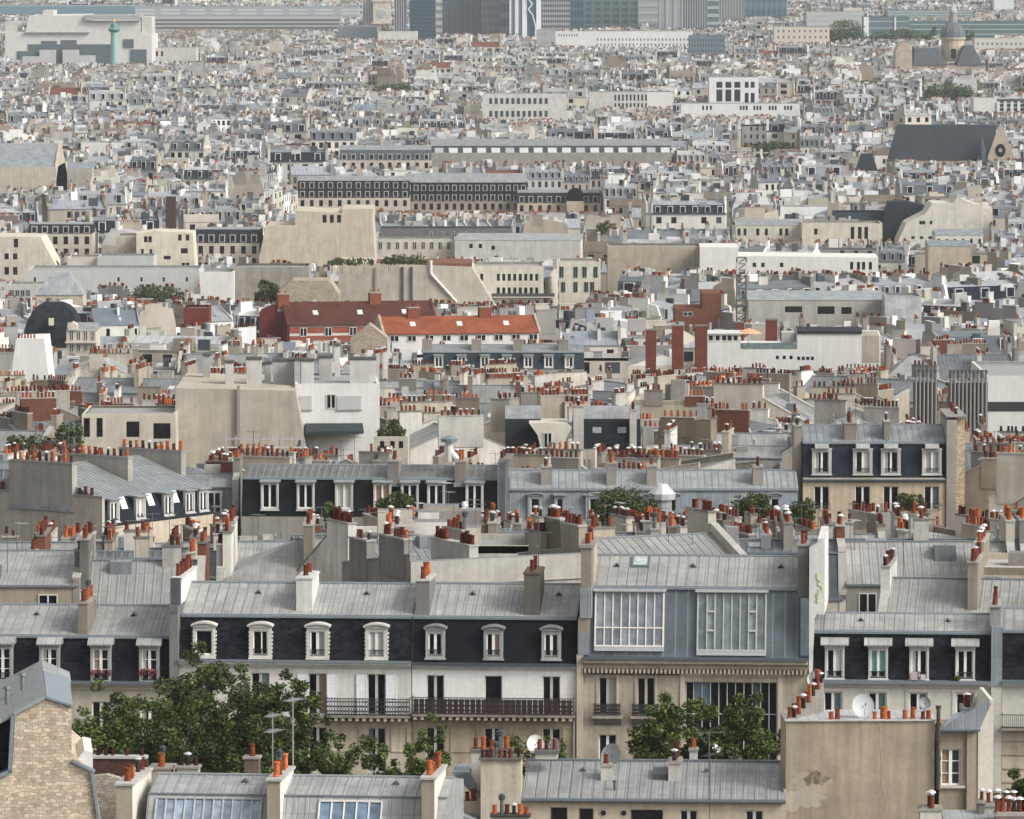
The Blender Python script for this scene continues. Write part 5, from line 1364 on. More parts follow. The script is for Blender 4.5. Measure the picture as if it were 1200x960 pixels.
# ---- vent pipes and the white hall behind them
h = block('white_hall', 'plain white hall wall with a black band, at right edge behind the vent pipes', 'hall', 1156, 1240, 441, 514, 735, 25, (.60, .60, .57), mat='cleanwall', phrase='the plain white hall')
b = MB(); b.box(h.s0, h.s1, -.06, -.01, h.Z(482), h.Z(471), 'paint', (.03, .03, .03)); b.build('window_band', h.root)
for a, c, yt, yb_, lab in ((1071, 1099, 442, 500, 'left bundle of tall dark vent pipes'), (1112, 1158, 443, 512, 'right, wider bundle of tall dark vent pipes')):
    F = Frame(705, a, 0); r = empty('vent_stack', lab, 'vent stack', (F.O[0], F.O[1], F.z_(a, yb_) - 8), 0); zt = F.z_(a, yt) - F.z_(a, yb_) + 8
    n = int((c - a) / 4.3); s0, s1 = F.s_(a, 470), F.s_(c, 470)
    b = MB(); b.box(s0, s1, .5, 2.2, 0, zt - .6, 'metal', (.10, .09, .085)); b.build('frame', r)
    for i in range(n):
        x = s0 + (s1 - s0) * (i + .5) / n; b = MB(); b.cyl(x, .2, 0, zt + .5 * (i % 2), .14, .14, 8, 'metal', (.22, .21, .20)); b.cyl(x, .2, zt + .5 * (i % 2), zt + .9, .19, .19, 8, 'metal', (.10, .10, .10)); b.build('pipe', r)
    claim(F, s0, s1, 0, 2, 500)

# ---- long white block with parasol
h = block('white_block', 'long white block with a parasol terrace and a row of small square windows', 'apartment block', 828, 1032, 391, 436, 1080, 16, (.66, .65, .62), mat='cleanwall', theta=-2, phrase='the long white block', poly=[(828, 436), (828, 402), (868, 402), (868, 407), (934, 407), (934, 391), (1010, 391), (1010, 394), (1032, 394), (1032, 436)],
          wins=[(417, 421, (911, 927, 3), 3.5), (418, 422, (936, 952, 4), 3.5)], wfr=False)
b = MB(); b.box(h.X(828) - .3, h.X(868) + .3, -.3, 8, h.Z(392), h.Z(390.5), 'paint', (.6, .6, .57)); b.box(h.X(829), h.X(867), 0, 7.5, h.Z(402), h.Z(392) - .003, 'plaster', (.58, .57, .53)); o = b.build('penthouse', h.root)
for c in (833, 841, 848.5, 855, 862): winpart(h.root, h.X(c), 0, h.Z(399), 4.5 * K * 1080, .8, False)
b = MB(); b.box(h.X(868), h.X(934), -.05, .03, h.Z(409), h.Z(402), 'skyglass', (.16, .22, .21)); b.build('glass_balustrade', h.root)
b = MB(); b.box(h.X(916), h.X(931), 2, 8, h.Z(407), h.Z(391), 'plaster', (.45, .45, .42)); b.build('stair_house', h.root)
b = MB(); b.box(h.X(934), h.X(1010), -.25, 12, h.Z(391) + .003, h.Z(388), 'sheetdark', (.02, .022, .025)); b.build('roof_edge', h.root)
b = MB(); b.box(h.X(1010) + .003, h.X(1030), -.03, 12, h.Z(425), h.Z(393), 'plaster', (.42, .37, .30)); b.build('side_wall', h.root)
pr = MB(); pr.lathe([(2.3, 2.2), (1.2, 2.7), (0, 3.1)], 0, 0, 8, 'cloth', (.66, .32, .20))
r = empty('parasol', 'salmon parasol open on the terrace of the long white block', 'parasol', (h.F.world(h.X(877), 3)[0], h.F.world(h.X(877), 3)[1], h.zb + h.Z(407)), 0)
pr.build('canopy', r); pr = MB(); pr.cyl(0, 0, 0, 3, .05, .05, 6, 'metal', (.3, .3, .3)); pr.build('pole', r)
# ---- red buildings
def redhouse(lab, px0, px1, yr, ye, ybot, d, theta, tile, wall, phrase, depth=12, gable=None, gx=None, wins=(), wm='cleanwall', bands=None, stacks=(), wc=(.6, .59, .56)):
    F = Frame(d, px0, theta); zb = zground(d); s0, s1 = F.s_(px0, ye), F.s_(px1, ye)
    r = empty('tile_roofed_building', lab, 'building', (F.O[0], F.O[1], zb), F.th)
    pm = px0; Z = lambda py, off=0: F.z_(pm, py, off) - zb
    ze, zr = Z(ye), Z(yr, depth / 2)
    b = MB(); b.prism([(-.3, ze - .05), (depth / 2, zr), (depth + .3, ze - .05), (depth + .3, ze - .25), (-.3, ze - .25)][::-1], s0 + .25, s1 - .25, 'x', 'tile', tile); b.build('tile_roof', r)
    b = MB(); b.box(s0, s1, 0, depth, 0, ze - .26, wm, wall); b.build('wall', r)
    for x in (s0, s1):
        b = MB(); b.prism([(0, 0), (0, ze + .1), (depth / 2, zr + .35), (depth, ze + .1), (depth, 0)][::-1], x - .22, x + .22, 'x', gable[0], gable[1]); b.build('gable', r)
    if bands:
        b = MB()
        for y0, y1, mt, cc in bands: b.box(s0 + .25, s1 - .25, -.04, -.003, Z(y1), Z(y0), mt, cc)
        b.build('wall_band', r)
    for y0, y1, n, wd in wins:
        for i in range(n): winpart(r, s0 + (s1 - s0) * (i + .6) / n, -.05, Z(y1), wd, Z(y0) - Z(y1), True, wc)
    for t, kk in stacks: x = s0 + (s1 - s0) * t; chimney(r, x - 1.1, x + 1.1, depth / 2 - 1, depth / 2 + 1, zr - 1.5, zr + 1.6, (.22, .075, .045), kk, mat='brick', scale=1)
    for t in (.2, .5, .8):
        x = s0 + (s1 - s0) * t; b = MB(); o_ = depth * .25; zz = ze + (zr - ze) * .5
        b.prism([(o_ - .6, zz - .3), (o_ + .6, zz + .42), (o_ + .6, zz + .5), (o_ - .6, zz - .2)], x - .5, x + .5, 'x', 'paint', (.55, .55, .53)); b.build('skylight', r)
    claim(F, s0, s1, 0, depth, ybot, phrase, (yr + ye) / 2)
    return F, r
FR, r = redhouse('long building with dark red tile roof and red brick gable', 338, 512, 354, 381, 402, 1190, 12, (.085, .030, .022), (.58, .56, .52), 'the dark red tiled building', gable=('brick', (.12, .036, .030)), bands=[(384, 391, 'brick', (.3, .09, .06)), (394, 402, 'brick', (.3, .09, .06))], wins=[(385, 394, 6, 1.2)], stacks=((.0, 'oo'), (.62, 'ooo')))
FR, r = redhouse('long building with bright orange tile roof and stone gable at its left', 450, 633, 371, 391, 406, 1120, 10, (.25, .075, .036), (.66, .65, .61), 'the orange tiled building', gable=('rubble', (.40, .34, .26)), wins=[(394, 400, 9, 1.4)], stacks=((.22, 'ooo'), (.68, 'oo')))
h = block('brick_wall_house', 'plain dark red brick wall house left end of the dark red tiled roof', 'house', 304, 340, 366, 402, 1195, 10, (.14, .032, .028), mat='brick', poly=[(304, 402), (304, 366), (322, 358), (340, 374), (340, 402)])
h = block('brick_wall_house', 'small dark red brick house between grey roofs left of the red tiled roofs', 'house', 215, 245, 361, 384, 1230, 10, (.16, .04, .035), mat='brick')
h = block('brick_block', 'orange-brown brick block with pale concrete bands left of the mast', 'building', 791, 855, 345, 379, 1190, 14, (.18, .075, .05), mat='brick', poly=[(791, 379), (791, 362), (823, 362), (823, 344), (845, 344), (845, 379)], wins=[(366, 370, [806], 10)], phrase='the brick block by the mast')
h = block('rubble_gable_house', 'small stone gable house at left end of the orange tile roof', 'house', 411, 454, 381, 414, 1105, 6, (.38, .33, .26), mat='rubble', poly=[(411, 414), (411, 397), (433, 380), (454, 396), (454, 414)])
# grey mansard before them
M = Frame(1020, 497, -1)
h = haus(M, 'apartment_building', 'long grey mansard with eight white dormers below the orange tile roof', 495, 684, 404, 413, 433, depth=10, mans=.9, slatemat='sheetdark', slatecol=(.026, .036, .045), zcol=(.25, .27, .285), phrase='the long grey mansard', ybot=434)
walls(h, [(0, h.ze - h.zb, 'plaster', GREYW)], [])
for c in (514, 541, 568, 594, 619, 643, 667): dormer(h.root, h.X(c), 1.5, h.Z(431), h.Z(417), .05, 1.0, 'flat', case=(.6, .59, .55), cheek=(.05, .06, .07), winw=1.1, bodymat='sheetdark', rail=False)
for c in (500, 558, 607, 660): s = h.X(c); chimney(h.root, s - .8, s + .8, 1.5, 4, h.Z(412), h.Z(399), (.3, .27, .23), 'Rr')
# big red-brown brick stacks
for i, (a, c, yt, yb_) in enumerate(((757, 769, 387, 420), (788, 801, 382, 412), (815, 829, 382, 412), (862, 872, 378, 392), (898, 911, 375, 393))):
    F = Frame(1035 if i < 3 else 1100, 760, 0)
    lowstack(F, 'brick_chimney_stack', 'tall red brick stack, ' + ['leftmost of the five near the brick block', 'second of the five near the brick block', 'third, left against the long white block', 'fourth, half hidden by the long white block roof', 'rightmost, above the terrace parasol'][i], a, c, yt, yb_, '   ', (.17, .052, .036), 3.5, cope=(.15, .13, .12), mat='brick', extra=12)
# ---- lattice mast
F = Frame(1150, 868, 0); zt, z0 = F.z_(868, 302), F.z_(868, 372) - 14; ht = zt - z0
b = MB(); wd = .85
for x, y in ((-wd, -wd), (wd, -wd), (wd, wd), (-wd, wd)): b.tube((x, y, 0), (x, y, ht), .13, 'metal', (.11, .11, .11), 5)
n = 22
for i in range(n):
    za, zb_ = ht * i / n, ht * (i + 1) / n
    for (x0, y0), (x1, y1) in (((-wd, -wd), (wd, -wd)), ((wd, -wd), (wd, wd)), ((-wd, wd), (wd, wd)), ((-wd, -wd), (-wd, wd))):
        b.tube((x0, y0, za), (x1, y1, zb_), .07, 'metal', (.12, .12, .12), 4); b.tube((x0, y0, zb_), (x1, y1, zb_), .07, 'metal', (.12, .12, .12), 4)
for i in range(3): b.box(-1.2, 1.2, -1.2, 1.2, ht - 3 - i * 6, ht - 2.6 - i * 6, 'metal', (.1, .1, .1))
r = empty('lattice_mast', 'dark lattice mast right of the brick block', 'mast', (F.O[0], F.O[1], z0)); b.build('lattice', r)
b = MB(); [b.box(x - .2, x + .2, -1.5, -1.2, ht - 3, ht - .8, 'paint', (.5, .5, .5)) for x in (-.8, .8)]; b.build('panel_antenna', r)
# ---- zinc sheds etc
h = block('zinc_shed', 'wide low zinc-roofed shed with dark openings right of the mast', 'shed', 877, 1036, 352, 372, 1180, 22, (.42, .40, .36), roof=('zinc', (.30, .33, .345)), par=0, wins=[(359, 368, [968], 20), (360, 368, [992], 12), (359, 366, [930], 20)], wfr=False, phrase='the wide zinc shed')
h = block('zinc_clad_block', 'plain grey zinc-clad box block right of the wide zinc shed', 'building', 1037, 1080, 347, 372, 1170, 10, (.48, .49, .49), mat='zincwall')
# ---- pale walls in the centre left
h = block('apartment_block', 'wide cream wall block stepping down on the left with a roof garden', 'apartment block', 397, 664, 308, 360, 1370, 24, (.52, .47, .385), poly=[(397, 362), (397, 308), (440, 309), (553, 313), (582, 362)], phrase='the wide cream wall block')
b = MB(); b.box(h.X(440), h.X(553), 1, 20, h.Z(314), h.Z(309), 'brick', (.2, .10, .07)); b.build('terrace_edge', h.root)
for cx in (470.5, 481, 439): b = MB(); b.box(h.X(cx), h.X(cx) + .5, -.35, -.01, h.Z(352), h.Z(313), 'metal', (.08, .08, .08) if cx > 440 else (.35, .33, .3)); b.build('flue_pipe', h.root)
b = MB(); b.tube((h.X(505), -.3, h.Z(305)), (h.X(505), -.3, h.Z(321)), .35, 'paint', (.62, .61, .57), 6); b.tube((h.X(505), -.3, h.Z(321)), (h.X(535), -.3, h.Z(354)), .35, 'paint', (.62, .61, .57), 6); b.build('flue_pipe', h.root)
h = block('cream_block', 'cream block with two rows of small dark windows and a long balcony', 'apartment block', 553, 637, 312, 356, 1380, 16, (.60, .565, .48), wins=[(321, 329, (584, 629, 8), 3.4), (337, 346, (584, 629, 8), 3.4), (321, 329, [556.5, 564.5], 3.6), (352, 358, (590, 640, 6), 3.2)], wfr=False, phrase='the cream block with small windows')
b = MB(); b.box(h.X(576), h.X(652), -1.2, .0, h.Z(348.5), h.Z(347.5), 'plaster', OFFW); b.box(h.X(576), h.X(650), -1.15, -1.1, h.Z(347.5), h.Z(343.5), 'metal', (.08, .08, .08)); b.build('balcony', h.root)
h = block('shuttered_building', 'cream terrace block with green shutters right of the cream block', 'apartment block', 655, 704, 307, 345, 1400, 14, (.6, .56, .47), wins=[(313, 325, [658, 674.5, 685, 698], 4), (331, 342, [660, 674.5, 687, 694], 4)], wcol=(.10, .17, .15))
h = block('white_block', 'white long flat block with angled zinc roof in the middle distance', 'apartment block', 533, 680, 282, 305, 1560, 26, (.60, .58, .54), roof=('zinc', (.33, .34, .345)), par=0, theta=-4, wins=[(286, 291, [552, 563], 4), (288, 293, [578], 4)], wfr=False, phrase='the white long flat block')
h = block('terrace_building', 'long cream terrace with black roof band above tall windows', 'apartment block', 440, 533, 281, 300, 1570, 14, (.58, .55, .48), wins=[(284, 292, (446, 526, 9), 3.6)])
M2 = block('terrace_top_floor', 'black set-back top floor roof behind the long cream terrace', 'building', 445, 600, 268, 282, 1600, 12, (.12, .12, .12), mat='sheetdark', wins=[(272, 280, (505, 560, 5), 3)], roof=('sheetdark', (.03, .035, .04)))
# beige wall block with arched windows
h = block('apartment_block', 'beige blank wall block with three arched openings at the top right', 'apartment block', 304, 440, 264, 312, 1540, 24, (.55, .48, .37), poly=[(304, 314), (304, 300), (312, 265), (346, 264), (346, 247), (385, 249), (401, 250), (401, 245), (437, 245), (437, 262), (440, 314)], wins=[(252, 261, (380.5, 397.5, 3), 4.5)], wfr=False, phrase='the beige block with arches')
h = block('white_block', 'white block with scattered windows below the dark brick chimney', 'apartment block', 160, 229, 271, 316, 1500, 14, (.64, .60, .48), wins=[(277, 284, [171, 176], 4), (275, 282, [211, 220], 4), (291, 297, [214, 218], 4), (292, 299, [167, 177], 3), (300, 304, [194, 198], 4), (308, 315, [215, 220], 4)], wfr=False, poly=[(160, 318), (160, 274), (183, 271), (226, 273), (229, 318)], phrase='the white block under the brown chimney')
h = block('grey_block', 'blank beige flank left of the scattered-window white block', 'building', 136, 160, 277, 300, 1505, 14, (.46, .42, .35))
h = block('grey_block', 'pale blue-grey box building with parapet below the brown chimney', 'building', 114, 180, 301, 318, 1440, 14, (.48, .49, .48), mat='cleanwall')
h = block('cream_box', 'cream box wall left of the pale blue-grey box building', 'building', 79, 114.5, 302, 316, 1442, 12, (.60, .56, .47), mat='cleanwall')
h = block('long_grey_block', 'long pale grey flat block with tiny slit windows on the left', 'building', 32, 233, 317, 338, 1400, 20, (.50, .50, .48), mat='cleanwall', wins=[(325, 330, [41, 139, 166, 192, 219], 2.4)], wfr=False, phrase='the long pale grey block')
h = block('white_wall_house', 'bright white blank wall house right of the long pale grey block', 'house', 235, 274, 319, 354, 1330, 14, (.66, .65, .61), mat='cleanwall')
h = block('grey_wall_block', 'dirty grey blank wall block beside the bright white wall house', 'building', 274, 362, 313, 354, 1335, 14, (.33, .30, .255), mat='oldwall', phrase='the dirty grey wall block')
h = block('stone_wall_house', 'low stone wall house with a hipped top below the beige block with arches', 'house', 326, 397, 328, 356, 1290, 12, (.38, .33, .26), mat='rubble', poly=[(326, 357), (327, 340), (342, 329), (386, 329), (397, 345), (397, 357)])
h = block('white_block', 'cream block with paired windows at the left edge', 'apartment block', -40, 62, 277, 332, 1480, 18, (.60, .55, .46), poly=[(-40, 332), (-40, 277), (48, 278), (66, 312), (66, 332)], wins=[(280, 290, [19], 5), (297, 304, [8, 18], 5), (313, 322, [8, 18], 5)], wfr=False)
h = block('grey_hip_house', 'white block with green panes under a grey pyramid roof at left', 'building', 8, 58, 334, 352, 1310, 12, (.60, .59, .55), wins=[(340, 347, (14, 33, 4), 4)], wcol=(.5, .5, .5))
F = Frame(1300, 95, 0)
def pyramid(name, lab, cat, px0, px1, yb_, yt, d, depth, col, mat='zinc', top=.25, walls_=None, group=None):
    F = Frame(d, (px0 + px1) / 2, 0); zb = zground(d); hw = (px1 - px0) * K * d / 2; z0, z1 = F.z_(600, yb_) - zb, F.z_(600, yt, depth / 2) - zb
    r = empty(name, lab, cat, (F.O[0], F.O[1], zb), 0, group); b = MB(); t = top; c = depth / 2
    B = [(-hw, 0, z0), (hw, 0, z0), (hw, depth, z0), (-hw, depth, z0)]; T = [(-hw * t, c - c * t, z1), (hw * t, c - c * t, z1), (hw * t, c + c * t, z1), (-hw * t, c + c * t, z1)]
    for i in range(4): j = (i + 1) % 4; b.face([B[i], B[j], T[j], T[i]], mat, col)
    b.face(T, mat, col); b.build('roof', r)
    b = MB(); b.box(-hw + .2, hw - .2, .2, depth - .2, 0, z0, 'plaster', walls_ or CREAM); b.build('wall', r)
    claim(F, -hw, hw, 0, depth, yb_)
    return r
pyramid('pyramid_roof_house', 'grey truncated pyramid roof above the long pale grey block', 'house', 42, 100, 346, 320, 1295, 12, (.30, .32, .33), top=.35)
# ---- dark dome at left and its ornate facade
F = Frame(1090, 62, 0); zb = zground(1090)
r = empty('dome_building', 'big dark square dome at left with a small roof window', 'building', (F.O[0], F.O[1], zb), 0); LAND.append(('the dark square dome', 62, 380))
z0, z1 = F.z_(62, 408) - zb, F.z_(62, 353, 6) - zb; hw = 34 * K * 1090
b = MB(); n = 7; ring = []
for i in range(n + 1):
    t = i / n; f = math.cos(t * math.pi / 2) ** .75 if i < n else 0.12; f = max(f, .16)
    z = z0 + (z1 - z0) * math.sin(t * math.pi / 2) ; q = hw * f; k = 6 * f
    ring.append([(-q, 6 - k, z), (-q * .0 + q, 6 - k, z), (q, 6 + k, z), (-q, 6 + k, z)])
for A_, B_ in zip(ring, ring[1:]):
    for i in range(4): j = (i + 1) % 4; b.face([A_[i], A_[j], B_[j], B_[i]], 'slate', (.016, .02, .024))
b.face(ring[-1], 'metal', ZM); b.build('dome_roof', r)
b = MB(); b.box(-.4, .4, -.9, .5, z0 + 4, z0 + 5.2, 'paint', (.6, .55, .4)); b.build('roof_window', r)
b = MB(); b.box(-hw, hw, 0, 12, 0, z0, 'plaster', CREAM); b.build('wall', r); claim(F, -hw, hw, 0, 12, 408)
h = block('ornate_house', 'ornate cream corner facade with tall windows right of the dark dome', 'house', 78, 113, 388, 412, 1075, 10, (.60, .54, .43), wins=[(388, 399, (84, 109, 4), 3.4), (404, 412, (84, 109, 4), 3.4)], roof=('zinc', ZM), par=0)
b = MB(); b.prism([(h.X(80), h.Z(387)), (h.X(91), h.Z(387)), (h.X(91), h.Z(381)), (h.X(85.5), h.Z(377)), (h.X(80), h.Z(381))], -.4, 2, 'y', 'plaster', (.6, .54, .43)); b.box(h.s0 - .2, h.s1 + .2, -.7, -.003, h.Z(402), h.Z(400.5), 'plaster', OFFW); b.build('pediment', h.root)
h = block('white_gable_house', 'bright white trapezoid gable wall in front of the dark dome', 'house', 14, 57, 397, 446, 950, 12, (.70, .69, .66), mat='cleanwall', poly=[(12, 448), (19, 398), (52, 397), (58, 448)])
put_pots(h.root, h.X(20), h.X(50), .1, .6, h.Z(396.5), 'oOrrOo  ', 1)

# ================================================================== far landmarks
h = block('dark_brick_chimney', 'single dark brown factory chimney on the left', 'chimney', 194, 206, 231, 271, 1620, 3.0, (.075, .05, .045), mat='brick')
def mans_far(lab, px0, px1, yt, ym, ye, yb_, d, n, wall=(.55, .5, .42), sl=(.020, .025, .030), th=0, phrase=None, name='mansard_building', rows=1, depth=12):
    if d > 2000: d = dnat(yb_)
    F = Frame(d, px0, th); zb = zground(d); s0, s1 = F.s_(px0, ye), F.s_(px1, ye); Z = lambda y, o=0: F.z_((px0 + px1) / 2, y, o) - zb
    r = empty(name, lab, 'apartment building', (F.O[0], F.O[1], zb), F.th)
    e, k, rr = Z(ye), Z(ym, 1), Z(yt, depth / 2)
    b = MB(); b.prism([(0, e), (1, k), (depth - 1, k), (depth, e)][::-1], s0, s1, 'x', 'sheetdark', sl); b.build('mansard_slope', r)
    b = MB(); b.prism([(.9, k + .02), (depth / 2, rr), (depth - .9, k + .02)][::-1], s0, s1, 'x', 'zinc', ZM); b.build('zinc_roof', r)
    b = MB(); b.box(s0, s1, .02, depth, 0, e - .002, 'plaster', wall); b.build('wall', r)
    for i in range(n):
        x = s0 + (s1 - s0) * (i + .5) / n
        q = MB(); wd = min(1.0, (s1 - s0) / n * .28); hh = min((k - e) * .72, 1.9); wd = max(wd, .75)
        for q0, dy in (((e + .2), 0),) + ((((e + k) / 2 + .3), .5),) * (k - e > 5):
            q.box(x - wd, x + wd, dy, dy + 1.2, q0, q0 + hh, 'plaster', (.42, .41, .38)); q.face([(x - wd * .65, dy - .02, q0 + .15), (x + wd * .65, dy - .02, q0 + .15), (x + wd * .65, dy - .02, q0 + hh - .2), (x - wd * .65, dy - .02, q0 + hh - .2)], 'glass', BLACK)
            q.build('dormer', r); q = MB()
        for j in range(rows): winpart(r, x, 0, e - 2.6 - j * 3, 1.1, 1.9, False)
    claim(F, s0, s1, 0, depth, yb_, phrase, (yt + ye) / 2)
    return F, r
mans_far('dark mansard with five white dormers left of the beige block with arches', 229, 304, 266, 269, 285, 302, 1545, 6, rows=2, th=-2, phrase='the five-dormer dark mansard')
mans_far('dark mansard terraces with white windows at left, upper row', 34, 108, 260, 263, 274, 300, 1560, 6, rows=2)
mans_far('dark-roofed hall with tall white gabled dormers, left of the black hall', 349, 480, 206, 212, 232, 250, 1950, 12, sl=(.014, .017, .02), phrase='the gabled-dormer hall', rows=1)
mans_far('long black hall with arches and two window tiers', 474, 618, 203, 214, 236, 252, 1955, 16, wall=(.36, .31, .25), sl=(.010, .012, .015), phrase='the long black hall', rows=1)
mans_far('ornate corner building with slate dome, right of the long black hall', 606, 703, 222, 226, 238, 252, 1950, 9, wall=(.55, .46, .35), phrase='the ornate domed corner')
F = Frame(1945, 673, 0); zb = zground(1945)
r = empty('ornate_pavilion', 'stone pavilion with round pediment and slate cap on the ornate corner building', 'pavilion', (F.O[0], F.O[1], zb)); X = lambda p: F.s_(p, 240); Z = lambda y: F.z_(673, y) - zb
b = MB(); b.box(X(664), X(684), 0, 6, 0, Z(236), 'plaster', (.6, .5, .38)); b.build('wall', r)
b = MB(); b.prism([(X(665), Z(236)), (X(665), Z(229))] + [(X(674.5) - X(9.5 * math.cos(t) + 0) + X(0), Z(229 - 8 * math.sin(t))) for t in [i * math.pi / 8 for i in range(9)]] + [(X(684), Z(229)), (X(684), Z(236))], .5, 6, 'y', 'slate', SL); b.build('domed_roof', r)
h = block('long_roof_hall', 'very long hall roof studded with pale skylights in the upper middle', 'hall', 505, 787, 179, 192, 2180, 24, (.30, .28, .25), roof=None, theta=2.5, phrase='the very long skylit hall', pxref=505)
b = MB(); r0, r1 = h.Z(189), h.Z(171, 5); b.prism([(0, r0), (5, r1), (18, h.Z(163, 18)), (24, r0)][::-1], h.s0, h.s1, 'x', 'sheetdark', (.035, .045, .053)); b.build('roof', h.root)
b = MB(); b.prism([(5.0, r1 + .05), (18, h.Z(163, 18) + .05), (18.2, h.Z(163, 18) - .2), (5.2, r1 - .2)][::-1], h.s0 + .1, h.s1 - .1, 'x', 'zinc', (.24, .245, .24)); b.build('zinc_top', h.root)
for i in range(17):
    x = h.s0 + (h.s1 - h.s0) * (i + .6) / 17; b = MB(); wd = 1.45
    f = lambda t: (5 * t - .25, r0 + (r1 - r0) * t)
    (ya, za), (yb2, zb2) = f(.12), f(.88); b.prism([(ya, za), (yb2, zb2), (yb2 + .2, zb2), (ya + .2, za)], x - wd, x + wd, 'x', 'paint', (.46, .46, .44) if i % 5 else (.3, .33, .33)); b.build('skylight', h.root)
mans_far('grey hall roof continuing left of the very long skylit hall', 398, 505, 170, 176, 188, 196, 2190, 10, sl=(.07, .085, .1))
# train shed style roofs at left
h = block('zinc_shed', 'big grey shed roof at left edge with stone gable end', 'shed', -60, 66, 196, 222, 2010, 46, (.5, .46, .38), roof=None, phrase='the big grey shed', pxref=0)
b = MB(); b.prism([(0, h.Z(212)), (14, h.Z(186, 14)), (23, h.Z(168, 23)), (46, h.Z(212))][::-1], h.s0, h.s1 - 1, 'x', 'zinc', (.27, .295, .31)); b.build('roof', h.root)
b = MB(); b.prism([(-.2, 0), (-.2, h.Z(211.4)), (23, h.Z(167, 23)), (46.2, h.Z(211.4)), (46.2, 0)][::-1], h.s1 - 1, h.s1, 'x', 'plaster', (.5, .43, .33)); b.build('gable', h.root)
h = block('zinc_shed', 'lower grey shed roof beside the big grey shed', 'shed', 66, 108, 198, 214, 2001, 30, (.45, .42, .36), roof=None)
b = MB(); b.prism([(0, h.Z(212)), (15, h.Z(190, 15)), (30, h.Z(212))][::-1], h.s0, h.s1, 'x', 'zinc', (.25, .28, .30)); b.build('roof', h.root)
# right: stepped white building
h = block('white_block', 'stepped white block with curved zinc flank at upper right', 'apartment block', 1062, 1160, 236, 282, 1640, 16, (.62, .59, .52), poly=[(1052, 284), (1062, 262), (1085, 250), (1092, 238), (1118, 238), (1122, 229), (1130, 235), (1146, 240), (1160, 262), (1160, 284)], wins=[(259, 263, [1079, 1082.5, 1091], 3.2), (277, 280, [1070, 1080, 1090], 4)], wfr=False, phrase='the stepped white block')
h = block('black_top_building', 'black glassy roof storeys left of the stepped white block', 'building', 1040, 1084, 236, 262, 1660, 10, (.022, .028, .035), mat='sheetdark', roof=('sheetdark', (.03, .03, .035)), poly=[(1034, 265), (1042, 237), (1062, 236), (1084, 241), (1080, 265)])
h = block('long_black_roof', 'low black roof stretch left of the black glassy storeys', 'building', 978, 1040, 249, 257, 1665, 12, (.04, .05, .06), mat='sheetdark', roof=('sheetdark', (.04, .05, .06)))
h = block('arcade_building', 'cream building with three arched windows right of centre, upper part', 'building', 940, 1034, 262, 284, 1600, 14, (.60, .555, .46), wins=[(266, 280, [999, 1007.5, 1015], 4.2), (268, 275, [956], 4)], wfr=False, phrase='the cream arcade building')
h = block('apartment_block', 'cream house row with sparse windows left of the cream arcade building', 'apartment block', 861, 940, 264, 284, 1610, 14, (.60, .56, .47), roof=('zinc', (.28, .30, .31)), par=0, wins=[(268, 276, [866, 873, 888, 898, 915, 922], 3.4)], wfr=False)
h = block('white_block', 'very long white stepped block with few windows, right', 'apartment block', 863, 1029, 303, 322, 1430, 18, (.66, .645, .60), mat='cleanwall', theta=-1, wins=[(308, 313, [884, 894, 916], 4), (307, 316, [998, 1006, 1012, 1020], 3.6)], wfr=False, phrase='the very long white block', poly=[(820, 324), (820, 290), (865, 290), (865, 300), (1029, 302), (1029, 324)], pxref=820)
h = block('beige_wall_block', 'wide blank beige wall left of the very long white block', 'building', 712, 822, 289, 318, 1440, 14, (.40, .35, .27), phrase='the wide blank beige wall')
h = block('beige_wall_block', 'blank tan gable right of the very long white block', 'building', 1088, 1138, 289, 312, 1450, 12, (.46, .39, .30), roof=('zinc', ZB), par=0)
h = block('white_row_house', 'white house row with small windows under grey roof at right', 'house', 1096, 1152, 276, 287, 1520, 12, (.62, .6, .55), roof=('zinc', (.25, .28, .30)), par=0, wins=[(280, 286, (1100, 1148, 6), 2.8)], wfr=False)
# white cube with square windows and its base
h = block('modern_block', 'white modern cube with a grid of large dark windows', 'office building', 831, 889, 91, 124, 3150, 14, (.68, .68, .67), mat='cleanwall', wins=[(96, 103, [843, 853.5, 864], 7), (105, 119, [843, 853.5, 864], 7), (96, 103, [875, 882], 4.5), (109, 122, [875, 882], 4.5)], wfr=False, phrase='the white modern cube', gcol=(.012, .02, .03))
h = block('modern_wing_building', 'long low white wing under the white modern cube', 'office building', 798, 937, 122, 138, 3120, 20, (.66, .66, .64), mat='cleanwall', wins=[(124, 129, (824, 833, 3), 2.2), (124, 129, (868, 875, 3), 2.2), (124, 129, (884, 891, 3), 2.2), (124, 129, (902, 909, 3), 2.2), (124, 129, (920, 927, 3), 2.2)], wfr=False)
h = block('office_building', 'white facade with two rows of square windows in the upper middle', 'office building', 566, 664, 110, 142, 2950, 18, (.58, .57, .53), wins=[(115, 122, (575, 640, 11), 3.6), (130, 137, (575, 640, 11), 3.6)], wfr=False, phrase='the white two-row facade', gcol=(.04, .05, .06))
h = block('office_building', 'pale building with a strip of narrow windows right of the white two-row facade', 'office building', 690, 788, 108, 128, 3000, 18, (.55, .54, .5), wins=[(111, 118, (721, 757, 9), 2), (121, 127, (721, 757, 9), 2)], wfr=False)
b = MB(); b.box(h.X(758), h.s1, -.1, -.01, h.Z(127), h.Z(108), 'cleanwall', (.64, .63, .59)); b.build('white_wall', h.root)
h = block('long_white_building', 'very long pale building with regular windows in front of the towers', 'apartment block', 651, 812, 37, 57, 4500, 20, (.66, .65, .62), mat='cleanwall', wins=[(40, 43, (655, 676, 8), 1.4), (45, 48, (700, 806, 26), 1.6), (51, 54, (700, 806, 26), 1.6)], wfr=False, gcol=(.12, .13, .14), phrase='the very long pale building')
h = block('grey_block', 'plain grey box left end of the very long pale building', 'building', 629, 651, 35, 53, 4490, 16, (.36, .37, .37))
